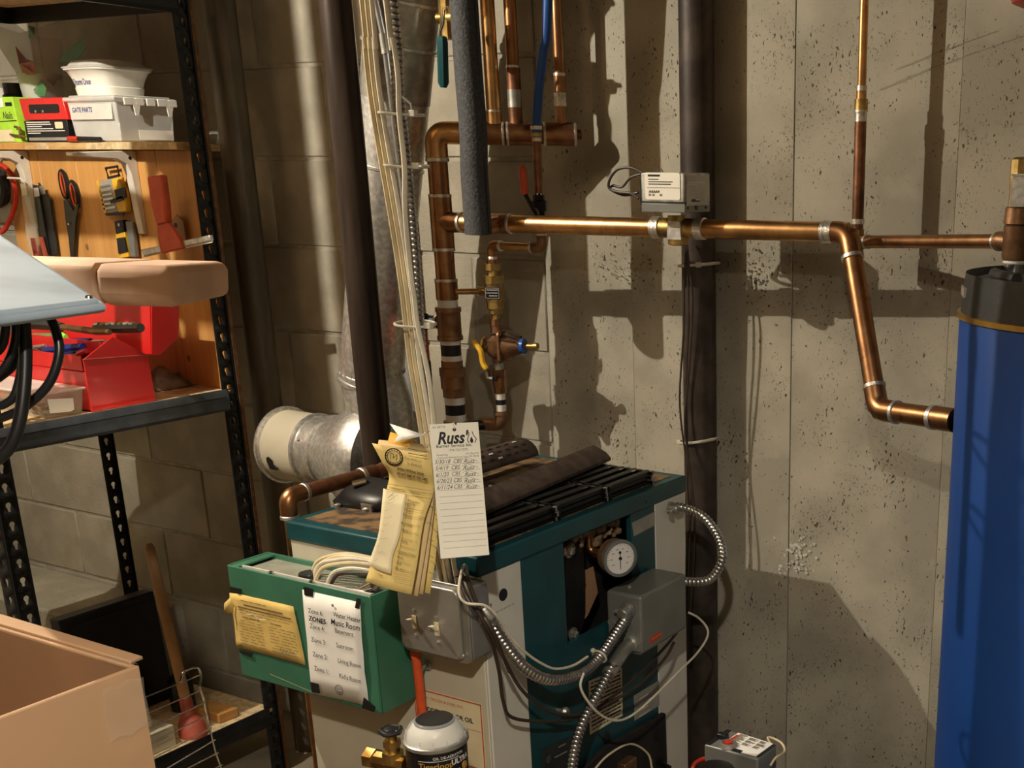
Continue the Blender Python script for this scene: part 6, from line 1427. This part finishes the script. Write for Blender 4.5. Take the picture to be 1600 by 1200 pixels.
text('24', fk, .010, hk * .82, .018, 'ink_blue', t, w=.0008); MB().plate(fk, [(.048, hk * .80), (.074, hk * .80), (.074, hk * .88), (.048, hk * .88)], .0004, w=.0002).build('black_patch', 'label_black', t); MB().plate(fk, [(.0, hk * .02), (.062, hk * .02), (.058, hk * .28), (.0, hk * .28)], .0004, w=.0002).build('pale_patch', 'card_pale', t)
MB().line(fk, [(.0, hk * .46), (.082, hk * .48)], .002, w=.0003).build('edge_print', 'ink', t)
t = thing('brown_hook', 'small brown hook tool leaning on the lime green carton', 'tool')
b = MB().tube([PY(*q, .526) for q in ((23, 198), (30, 199), (32, 216))], .003, n=8); b.tube([PY(*q, .526) for q in ((16, 210), (40, 214))], .0025, n=8); b.build('hook', 'rust_edge', t)
t = thing('pocket_tool', 'small black and red tool lying in front of the parts bin', 'tool')
pa, pb = PY(107, 213, .528), PY(157, 217, .528); pa.z = zs + .007; pb.z = zs + .006
MB().tube([pa.lerp(pb, .3), pb], [.006, .005], n=8).build('shaft', 'black_plastic', t); MB().tube([pa, pa.lerp(pb, .32)], .0065, n=8).build('grip', 'red_plastic', t)
t = thing('bag_cup', 'clear plastic cup holding a crumpled film bag with green and red print', 'cup')
cc_ = PY(68, 150, 0.66); MB().lathe(V(cc_.x, 0.66, zs), (0, 0, 1), [(0, .034), (PY(68, 118, 0.66).z - zs, .052), (PY(68, 118, 0.66).z - zs + .003, .054)], n=28).build('cup', 'frosted', t)
rnd = random.Random(11)
def film(pts, mt, name): MB().grid(pts).build(name, mt, t, solid=.0006)
zc0 = PY(68, 118, 0.66).z
rows = []
for i in range(6):
    s = i / 5; row = []
    for j in range(11):
        a = 2 * math.pi * j / 10; r = .045 + .055 * s + (.022 * math.sin(a * 3 + s * 2) + (.014 * math.sin(a * 7 + 1))) * s; row.append(V(cc_.x + r * math.cos(a) * 1.05, 0.66 + r * .8 * math.sin(a), zc0 - .03 + .145 * s + .022 * math.sin(a * 2 + .6) * s))
    row[-1] = row[0]; rows.append(row)
film(rows, 'bag_film', 'film_bag')
for k, (mt, pts) in enumerate((('bag_red', ((24, 72), (40, 92), (52, 96), (56, 117), (36, 117), (30, 100))), ('bag_green', ((44, 40), (54, 42), (53, 55), (45, 60))), ('bag_green', ((100, 82), (125, 62), (135, 74), (118, 96), (92, 97))), ('bag_green', ((52, 140), (64, 126), (72, 138), (70, 150), (56, 150))))):
    Y_ = .60 if k < 3 else .612; MB().prism([PY(*q, Y_ + .02 * math.sin(i * 2.1)) for i, q in enumerate(pts)], (0, .0012, 0)).build('printed_panel', mt, t)
t = thing('dark_jar', 'dark jar at the back behind the lime green carton', 'jar')
jz = PY(24, 150, .70)
MB().lathe(V(jz.x, .70, zs), (0, 0, 1), [(0, .03), (jz.z - zs, .03), (jz.z - zs + .004, .026), (PY(24, 130, .70).z - zs, .026)], n=20).build('jar', 'label_black', t)
t = thing('pale_jar', 'pale plastic jar at the back behind the lime green carton', 'jar')
MB().lathe(V(jz.x - .09, .70, zs), (0, 0, 1), [(0, .04), (PY(8, 150, .70).z - zs + .01, .04), (PY(8, 140, .70).z - zs + .005, .034)], n=20).build('jar', 'white_plastic', t)

# ------------------------------------------------------------------ red toolbox on the middle shelf
XE = XF - .030
t = thing('toolbox', 'open red metal toolbox with raised lid on the middle shelf', 'toolbox')
zsh = Z2 + .0006
ea = PX(142, 632, XE); eb = PX(242, 616, XE); ya, yb = ea.y, eb.y
pz = lambda q: PX(*q, XE)
sec = [(ya, zsh), (yb, zsh), (pz((232, 556)).y, pz((232, 556)).z), (pz((222, 550)).y, pz((222, 550)).z), (pz((176, 526)).y, pz((176, 526)).z), (pz((130, 562)).y, pz((130, 562)).z)]
LBX = .50
MB().prism([V(XE, y, z) for y, z in sec], (-.003, 0, 0)).build('end_plate', 'toolbox_red', t, bevel=.001); MB().prism([V(XE - LBX, y, z) for y, z in sec], (-.003, 0, 0)).build('end_plate', 'toolbox_red', t)
zf_ = sec[5][1]; zbk = sec[2][1]
MB().box((XE - LBX, ya, zsh), (XE - .003, ya + .003, zf_ - .028)).build('front_wall', 'toolbox_red', t); MB().box((XE - LBX, yb - .003, zsh), (XE - .003, yb, zbk)).build('back_wall', 'toolbox_red', t); MB().box((XE - LBX, ya, zsh), (XE - .003, yb, zsh + .003)).build('bottom', 'toolbox_red', t)
MB().tube([V(XE + .0006, ya - .002, zf_), V(XE + .0006, yb, zbk + .002)], .0012, n=6).build('edge_bead', 'rubber_red', t)
tr = MB().box((XE - LBX + .01, ya + .002, zf_ - .026), (XE - .012, ya + .004, zf_ + .006)).build('tray', 'toolbox_red', t)
MB().box((XE - LBX + .01, ya + .004, zf_ - .026), (XE - .012, yb - .10, zf_ - .022)).build('tray_floor', 'toolbox_red', tr)
MB().box((XE - LBX + .01, yb - .102, zf_ - .026), (XE - .012, yb - .098, zf_ + .03)).build('tray_divider', 'toolbox_red', tr)
# lid: raised half-roof standing behind
zl0 = zbk; hexp = [pz(q) for q in ((237, 555), (250, 555), (279, 527), (279, 478), (270, 467), (237, 470))]
lid = MB().prism([V(XE, p_.y, p_.z) for p_ in hexp], (-.003, 0, 0)).build('lid_end', 'toolbox_red', t, bevel=.001)
MB().prism([V(XE - .003, hexp[0].y, hexp[0].z), V(XE - .003, hexp[5].y - .004, hexp[5].z - .01), V(XE - .003, hexp[5].y, hexp[5].z - .01), V(XE - .003, hexp[0].y + .004, hexp[0].z)], (-LBX + .003, 0, 0)).build('lid_panel', 'toolbox_red', t)
MB().prism([V(XE - .003, hexp[2].y, hexp[2].z), V(XE - .003, hexp[3].y, hexp[3].z), V(XE - .003, hexp[3].y + .003, hexp[3].z), V(XE - .003, hexp[2].y + .003, hexp[2].z)], (-LBX + .003, 0, 0)).build('lid_back', 'toolbox_red', t)
flp = Fr(V(XE - .003, hexp[5].y - .005, hexp[0].z), (1, 0, 0), V(0, (hexp[5].y - .004 - hexp[0].y), hexp[5].z - .01 - hexp[0].z))
for q in ((148, 485), (137, 492), (148, 500), (213, 490), (225, 498)):
    p_ = PP(q[0], q[1], flp.o, flp.n); MB().lathe(p_, flp.n, [(-.001, .0042), (.0025, .0038), (.003, .002)], n=10).build('rivet', 'chrome', t)
# tools lying in it (each its own thing)
ztool = zf_ + .004
def lying(name, lab, cat, segs, Yv):
    t2 = thing(name, lab, cat, 'tools in the red toolbox')
    for pts, r, mt, nm in segs: MB().tube([PY(x, y, Yv) for x, y in pts], r, n=8).build(nm, mt, t2)
Ym = (ya + yb) / 2
lying('screwdriver', 'grey handled screwdriver with a bright green tip in the toolbox', 'screwdriver', [(((40, 530), (92, 527)), [.013, .011], 'handle_green', 'handle'), (((92, 527), (97, 527), (103, 527)), [.012, .014, .006], 'lime', 'tip')], ya + .075)
lying('ratchet_handle', 'dark ribbed ratchet handle across the back of the toolbox', 'ratchet', [(((44, 506), (80, 507), (97, 511)), [.012, .013, .010], 'handle_dark', 'handle'), (((97, 511), (150, 518), (172, 519)), [.007, .008, .006], 'bronze', 'ratchet_bar')], yb - .08)
lying('socket_rail', 'row of shiny sockets on a dark rail in the toolbox', 'socket set', [(((150, 513), (190, 513), (220, 512)), [.010, .011, .010], 'scissor_steel', 'rail')] + [(((150 + k * 9, 508), (155 + k * 9, 507)), .006, ('chrome', 'brass', 'galvanised')[k % 3], 'socket') for k in range(7)], yb - .06)
lying('pliers', 'dark blue handled pliers in the front of the toolbox', 'pliers', [(((70, 549), (100, 545), (130, 542)), [.009, .010, .008], 'blue_tool', 'handle'), (((60, 556), (95, 553), (125, 548)), [.006, .008, .006], 'blue_tool', 'handle')], ya + .04)
lying('blue_screwdriver', 'dark blue screwdriver behind the pliers in the toolbox', 'screwdriver', [(((110, 535), (142, 533)), [.009, .007], 'blue_tool', 'handle'), (((140, 533), (165, 532)), .003, 'chrome', 'shank')], ya + .085)
lying('hex_key', 'thin bright steel rod lying over the pliers', 'hex key', [(((42, 541), (62, 548), (87, 557)), .0018, 'chrome', 'rod')], ya + .028)
lying('clamp_bit', 'red handled small clamp at the end of the toolbox tray', 'clamp', [(((124, 553), (135, 548)), [.008, .006], 'toolbox_red', 'handle'), (((96, 558), (124, 556)), [.006, .007], 'bronze', 'jaw')], ya + .03)
lying('wrench', 'dull adjustable wrench lying in the tray of the toolbox', 'wrench', [(((50, 544), (72, 540)), [.006, .004], 'galvanised_dull', 'jaw'), (((0, 546), (50, 544)), [.006, .005], 'blue_tool', 'handle')], ya + .048)
b = MB(); rnd = random.Random(3)
for k in range(60):
    x = rnd.uniform(XE - LBX + .03, XE - .03); y = rnd.uniform(ya + .018, yb - .118); z = zf_ - .0185 + rnd.uniform(0, .004); b.sphere((x, y, z), rnd.uniform(.004, .0085), n=6, sc=(1.6, 1, .5))
jm = tag(b.build('small_parts', 'iron_brown'), 'dark jumble of small parts filling the toolbox', 'parts'); jm['kind'] = 'stuff'

# ------------------------------------------------------------------ clear tray of copper fittings, rag, paper
t = thing('fittings_tray', 'clear plastic tray of copper fittings with a blank white label before the toolbox', 'tray')
yt0 = YA + .03; FT = Fr((0, yt0, 0), (1, 0, 0), (0, 0, 1))
tx1 = PX(140, 655, XF - .02)
q0 = PZ(142, 640, Z2); xt1 = XF - .035; ty1 = PX(142, 634, xt1).y - .010; ty0 = PX(70, 652, xt1).y
zt0, ztp = Z2 + .0006, PX(140, 598, xt1).z
MB().hexa(taper(xt1 - .30, xt1, ty0, ty1, zt0, ztp - .012, .006)).build('tray', 'bag_film', t, bevel=.004)
MB().box((xt1 - .304, ty0 - .004, ztp - .012), (xt1 + .004, ty1 + .004, ztp - .006)).build('lid', 'clear_plastic', t, bevel=.003)
b = MB(); rnd = random.Random(21)
for k in range(26):
    p_ = V(rnd.uniform(xt1 - .28, xt1 - .02), rnd.uniform(ty0 + .012, ty1 - .012), zt0 + .008 + rnd.uniform(0, .004)); a = rnd.uniform(0, 3.1); b.tube([p_, p_ + V(math.cos(a) * .02, math.sin(a) * .010, 0)], .005, n=8)
b.build('copper_bits', 'copper', t)
fl2 = Fr((xt1 + .0035, 0, 0), (0, 1, 0), (0, 0, 1)); MB().plate(fl2, uvs(fl2, (74, 624), (114, 622), (116, 640), (110, 643), (78, 646)), .0006).build('label', 'paper_white', t)
t = thing('rag', 'crumpled brown rag between the toolbox and the pine panel', 'rag')
rc = PZ(270, 603, Z2); rows = []
for i in range(9):
    row = []
    for j in range(9):
        u, v = i / 8 - .5, j / 8 - .5; h = max(0, .25 - u * u - v * v) * .16 + .010 * math.sin(i * 2.1 + j * 1.3) * (abs(u) < .45) + .002; row.append(V(rc.x - .02 + u * .13, rc.y - .018 + v * .12, Z2 + max(h, .001)))
    rows.append(row)
MB().grid(rows).build('cloth', 'rag', t, solid=.002, angle=180)
p_ = PX(178, 629, -1.266); tag(MB().prism([V(*q, Z2 + .0003) for q in ((-1.275, p_.y - .012), (-1.270, p_.y + .014), (-1.257, p_.y + .010), (-1.262, p_.y - .010))], (0, 0, .001)).build('paper_scrap', 'paper_white'), 'tiny white paper scrap at the shelf edge by the toolbox', 'paper')

# ------------------------------------------------------------------ bottom shelf: dark screen, plunger, box, rack
zl = Z1 + .0006
t = thing('flat_screen', 'black flat panel leaning on the bottom shelf behind the plunger', 'screen')
XS = XF - .30; s0, s1 = PX(92, 971, XS), PX(242, 934, XS); s1.z = s0.z = max(s0.z, s1.z)
MB().hexa([V(XS + .02, s0.y, zl), V(XS + .02, s1.y, zl), V(XS - .02, s1.y, zl), V(XS - .02, s0.y, zl), V(XS, s0.y, s0.z), V(XS, s1.y, s1.z), V(XS - .04, s1.y, s1.z), V(XS - .04, s0.y, s0.z)]).build('panel', 'screen_black', t, bevel=.004)
MB().hexa([V(XS + .0215, s0.y + .02, zl + .02), V(XS + .0215, s1.y - .02, zl + .02), V(XS + .019, s1.y - .02, zl + .02), V(XS + .019, s0.y + .02, zl + .02), V(XS + .0030, s0.y + .02, s0.z - .02), V(XS + .0030, s1.y - .02, s0.z - .02), V(XS - .001, s1.y - .02, s0.z - .02), V(XS - .001, s0.y + .02, s0.z - .02)]).build('glass', 'label_black', t)
t = thing('plunger', 'wooden handled plunger with a dull red rubber cup', 'plunger')
pc = PZ(303, 1148, zl); htop = PD(232, 850, (pc - CAM).dot(C_F) + .02); hb_ = V(pc.x, pc.y, zl)
ax = (htop - hb_).normalized(); RC_ = min(.050, XF - .006 - pc.x)
cup_rings = []
for h, r_ in ((0, .93), (.006, 1.0), (.030, .88), (.046, .56), (.052, .48), (.085, .44), (.092, .34)):
    c_ = hb_ + V(ax.x, ax.y, 0) * (h / ax.z) + V(0, 0, h); cup_rings.append([c_ + V(math.cos(j * math.pi / 14), math.sin(j * math.pi / 14), 0) * RC_ * r_ for j in range(28)])
loft(cup_rings).build('cup', 'rubber_red', t)
MB().tube([hb_ + ax * .080, hb_.lerp(htop, .5), htop - ax * .01, htop], [.0125, .0135, .0125, .008], n=14).build('handle', 'wood_handle', t)
t = thing('tall_carton', 'small pale carton on the bottom shelf behind the wire rack', 'carton')
wb = PX(274, 1150, XF - .030); wb.x -= .01; MB().box((wb.x - .07, wb.y - .10, zl), (wb.x + .01, wb.y - .0, PX(272, 1132, XF - .03).z)).build('box', 'cream_enamel', t, bevel=.002)
fk = Fr((wb.x + .0106, wb.y - .1, zl), (0, 1, 0), (0, 0, 1)); b = MB()
for k in range(4): b.line(fk, [(.02, .03 + .02 * k), (.08, .03 + .02 * k)], .002, w=.0001)
b.build('print', 'ink_grey', t)
t = thing('wood_offcut', 'pale wooden offcut lying on the bottom shelf behind the plunger cup', 'wood')
wo = PZ(338, 1118, zl); MB().hexa([wo + V(*q) for q in ((-.06, -.02, 0), (.05, -.03, 0), (.055, .025, 0), (-.055, .03, 0), (-.06, -.02, .022), (.05, -.03, .026), (.055, .025, .026), (-.055, .03, .02))]).build('block', 'pine', t, bevel=.003)
t = thing('canister', 'black canister at the back of the bottom shelf', 'canister'); cn = PZ(318, 1108, zl); MB().lathe(V(cn.x - .05, cn.y - .02, zl), (0, 0, 1), [(0, .03), (.08, .03), (.09, .022), (.10, .012)], n=20).build('can', 'black_plastic', t)
t = thing('wire_rack', 'chrome wire rack leaning against the bottom shelf front', 'rack')
XW = XF + .0125
wp = lambda x, y: PX(x, y, XW)
MB().tube(catmull([wp(*q) for q in ((282, 1064), (287, 1050), (308, 1043), (314, 1057), (312, 1072), (318, 1092), (326, 1130), (335, 1170), (345, 1200), (358, 1240))], 4), .0026, n=8).build('side_wire', 'chrome', t)
q9 = [wp(282, 1064)]; MB().sphere(q9[0], .0042, n=8).build('wire_tip', 'chrome', t)
for (x0, y0), (x1, y1) in (((222, 1091), (312, 1055)), ((222, 1118), (313, 1079)), ((225, 1140), (318, 1099)), ((228, 1165), (324, 1118)), ((235, 1187), (331, 1137)), ((250, 1207), (336, 1156)), ((288, 1203), (341, 1176)), ((312, 1213), (347, 1195))):
    a = wp(x0, y0); c_ = wp(x1, y1); a = a + (a - c_) * .5 if x0 < 240 else a; MB().tube([a, c_ - (c_ - a) * .0], .0019, n=6).build('rung', 'chrome', t)
fl_ = wp(358, 1240); MB().tube([fl_, V(fl_.x + .02, fl_.y, .005)], .0026, n=8).build('foot_wire', 'chrome', t)

# ================================================================== foreground: cartons, grey lid, cables
def open_box(x0, x1, y0, y1, z0, z1, th, par, mo='cardboard', mi='cardboard_in'):
    MB().box((x0, y0, z0), (x1, y1, z0 + th)).build('bottom', mo, par)
    for nm, lo, hi in (('wall', (x1 - th, y0, z0), (x1, y1, z1)), ('wall', (x0, y0, z0), (x0 + th, y1, z1)), ('wall', (x0 + th, y1 - th, z0), (x1 - th, y1, z1)), ('wall', (x0 + th, y0, z0), (x1 - th, y0 + th, z1))): MB().box(lo, hi).build(nm, mo, par, bevel=.0015)
kc = PD(218, 1040, 1.22); bz = kc.z
t = thing('open_carton', 'open cardboard carton with torn clear tape at its corner', 'carton')
y0b = kc.y - .42; x0b = kc.x - .46
open_box(x0b, kc.x, y0b, kc.y, bz - .36, bz, .006, t)
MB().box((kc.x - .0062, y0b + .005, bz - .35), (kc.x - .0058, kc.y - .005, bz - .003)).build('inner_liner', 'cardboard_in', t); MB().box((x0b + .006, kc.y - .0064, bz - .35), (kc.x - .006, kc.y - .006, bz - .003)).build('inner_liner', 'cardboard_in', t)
MB().prism([V(x0b + .01, kc.y - .003, bz), V(kc.x - .01, kc.y - .003, bz), V(kc.x - .02, kc.y + .018, bz - .004), V(x0b + .03, kc.y + .020, bz - .002)], (0, 0, .004)).build('top_flap', 'cardboard', t, bevel=.001)
rnd = random.Random(2)
fk = Fr((kc.x + .0006, kc.y, bz), (0, 1, 0), (0, 0, 1))
MB().grid([[fk.p(-.045 + .0075 * j, -.010 - .011 * i + .003 * math.sin(j * 2 + i), .0006 + rnd.uniform(0, .003)) for j in range(7)] for i in range(6)]).build('tape', 'packing_tape', t, angle=20)
MB().grid([[V(kc.x - .05 + .01 * j, kc.y - .012 + .004 * i, bz + .0006 + rnd.uniform(0, .003)) for j in range(6)] for i in range(4)]).build('tape', 'packing_tape', t, angle=20)
t = thing('lower_carton', 'closed cardboard carton carrying the open carton', 'carton')
MB().box((x0b - .02, y0b - .02, 0), (kc.x - .02, kc.y - .02, bz - .3606)).build('box', 'cardboard', t, bevel=.004)
# tower of cartons outside the frame carrying the long packet and the grey lid
tw = PD(-370, 470, 1.56); tx, ty = tw.x, tw.y
zk = PD(100, 470, 1.52).z
hs = [0, .46, .92, zk - .001]
for k in range(3):
    t = thing('storage_carton', ('bottom', 'middle', 'top')[k] + ' cardboard carton of the stack under the grey lid', 'carton', 'stacked cartons beside the shelving')
    MB().box((tx - .40 + .01 * k, ty - .16, hs[k] + .0005), (tx + .03 - .015 * k, ty + .18, hs[k + 1])).build('box', 'cardboard', t, bevel=.004)
t = thing('paper_packet', 'long tan paper wrapped packet sticking out past the grey lid', 'packet')
a, c_ = PD(-470, 440, 1.66), PD(313, 434, 1.50); a.z = c_.z = (PD(313, 460, 1.50).z + PD(313, 412, 1.5).z) / 2
d = (c_ - a).normalized(); n_ = V(-d.y, d.x, 0); hgt = (zk, PD(200, 408, 1.50).z)
prof = [(-.055, hgt[0] + .006), (-.058, hgt[0] + .016), (-.055, hgt[1] - .006), (-.046, hgt[1]), (.055, hgt[1] - .002), (.06, hgt[1] - .012), (.055, hgt[0] + .004), (-.045, hgt[0])]
s = PD(178, 440, 1.5); sd = (s - a).dot(d); Lp = (c_ - a).length
MB().prism([a + d * .0 + n_ * u + V(0, 0, v - a.z) for u, v in prof], d * (sd - .0)).build('wrap', 'cardboard_pink', t, bevel=.004)
MB().prism([a + d * (sd + .0005) + n_ * u * 1.04 + V(0, 0, (v - a.z) - .0005) for u, v in prof], d * (Lp - sd)).build('wrap_end', 'cardboard_pink', t, bevel=.010, seg=3)
t = thing('grey_lid', 'blue grey hard plastic lid with its corner pointing at the boiler', 'lid')
K = PD(156, 468, 1.22); Fa = PD(-120, 287, 1.66); Nn = PD(-120, 500, 1.06)
up = (Fa - K).cross(Nn - K).normalized(); up = up if up.z > 0 else -up
Q = [K, Fa, Fa + (Nn - K), Nn]
MB().prism([p_ for p_ in Q], -up * .010).build('lid_top', 'blue_grey', t, bevel=.004, seg=3)
MB().tube([Nn - up * .010, K - up * .008, Fa - up * .008], .0055, n=10).build('rim', 'blue_grey', t)
MB().lathe(K + (Fa - K).normalized() * .012 + (Nn - K).normalized() * .008, up, [(0, .004), (.002, .003)], n=10).build('stud', 'chrome', t)
Fk = [((12, 488), (8, 520), (0, 545), (-20, 560)), ((26, 490), (24, 530), (10, 570), (-10, 590)), ((38, 488), (40, 560), (34, 640), (20, 690), (0, 715), (-15, 720)), ((36, 490), (38, 540), (26, 610), (10, 630), (-10, 636)), ((70, 486), (88, 520), (92, 555), (76, 600), (40, 635), (5, 652), (-15, 656)), ((33, 488), (30, 540), (22, 570), (0, 590), (-12, 596))]
for k, pth in enumerate(Fk):
    P = [PD(x, y, 1.17 + .012 * k) for x, y in pth]; P[0] = P[0] + V(0, 0, .010)
    tag(MB().tube(catmull(P, 6), (.0042, .0040, .0062, .0042, .0046, .0040)[k], n=10).build('power_cord', 'wire_black'), ('black cord hanging closest to the edge of the frame of the shelving', 'black cord in the hanging bunch under the grey lid', 'thick black cord hanging straight down under the grey lid', 'black cord curling behind the thick hanging cord', 'black cord swinging out in a wide loop under the grey lid', 'thin black cord crossing the hanging bunch under the grey lid')[k] if k else 'short black cord hanging under the grey lid beside the thick cord', 'cord', 'cords hanging under the grey lid')

# ================================================================== unseen objects added above the frame to shade the left side
t = thing('shade_carton', 'unseen cardboard carton added on the top shelf to shade the wall', 'carton')  # added out of view so its shadow darkens the wall behind the shelving
MB().box((-1.82, .30, Z3 + .0455), (-1.33, .52, 2.24)).build('box', 'cardboard', t, bevel=.004)
for k, (px0, px1) in enumerate(((392, 489), (508, 590))):
    xa, xb_ = [KEY[0] + (PY(p_, 300, YW).x - KEY[0]) * ((-.15 - KEY[1]) / (YW - KEY[1])) for p_ in (px0, px1)]
    t = thing('shade_batten', ('unseen batten added to shade the wall, on the shelving side of a gap', 'unseen batten added to shade the wall, on the boiler side of a gap')[k], 'wood', 'battens added to shade the wall')  # strips added in front of the key bulb, leaving one lit sliver of wall
    MB().box((xa, -.152, 1.90), (xb_, -.148, ZC - .001)).build('batten', 'pine', t)
t = thing('shade_board', 'unseen plywood sheet added to keep light off the left wall', 'board')  # sheet added to block the bulb over the camera from the left wall
MB().box((.300, -.82, 1.72), (.585, -.80, ZC - .001)).build('sheet', 'plywood', t)

settle()
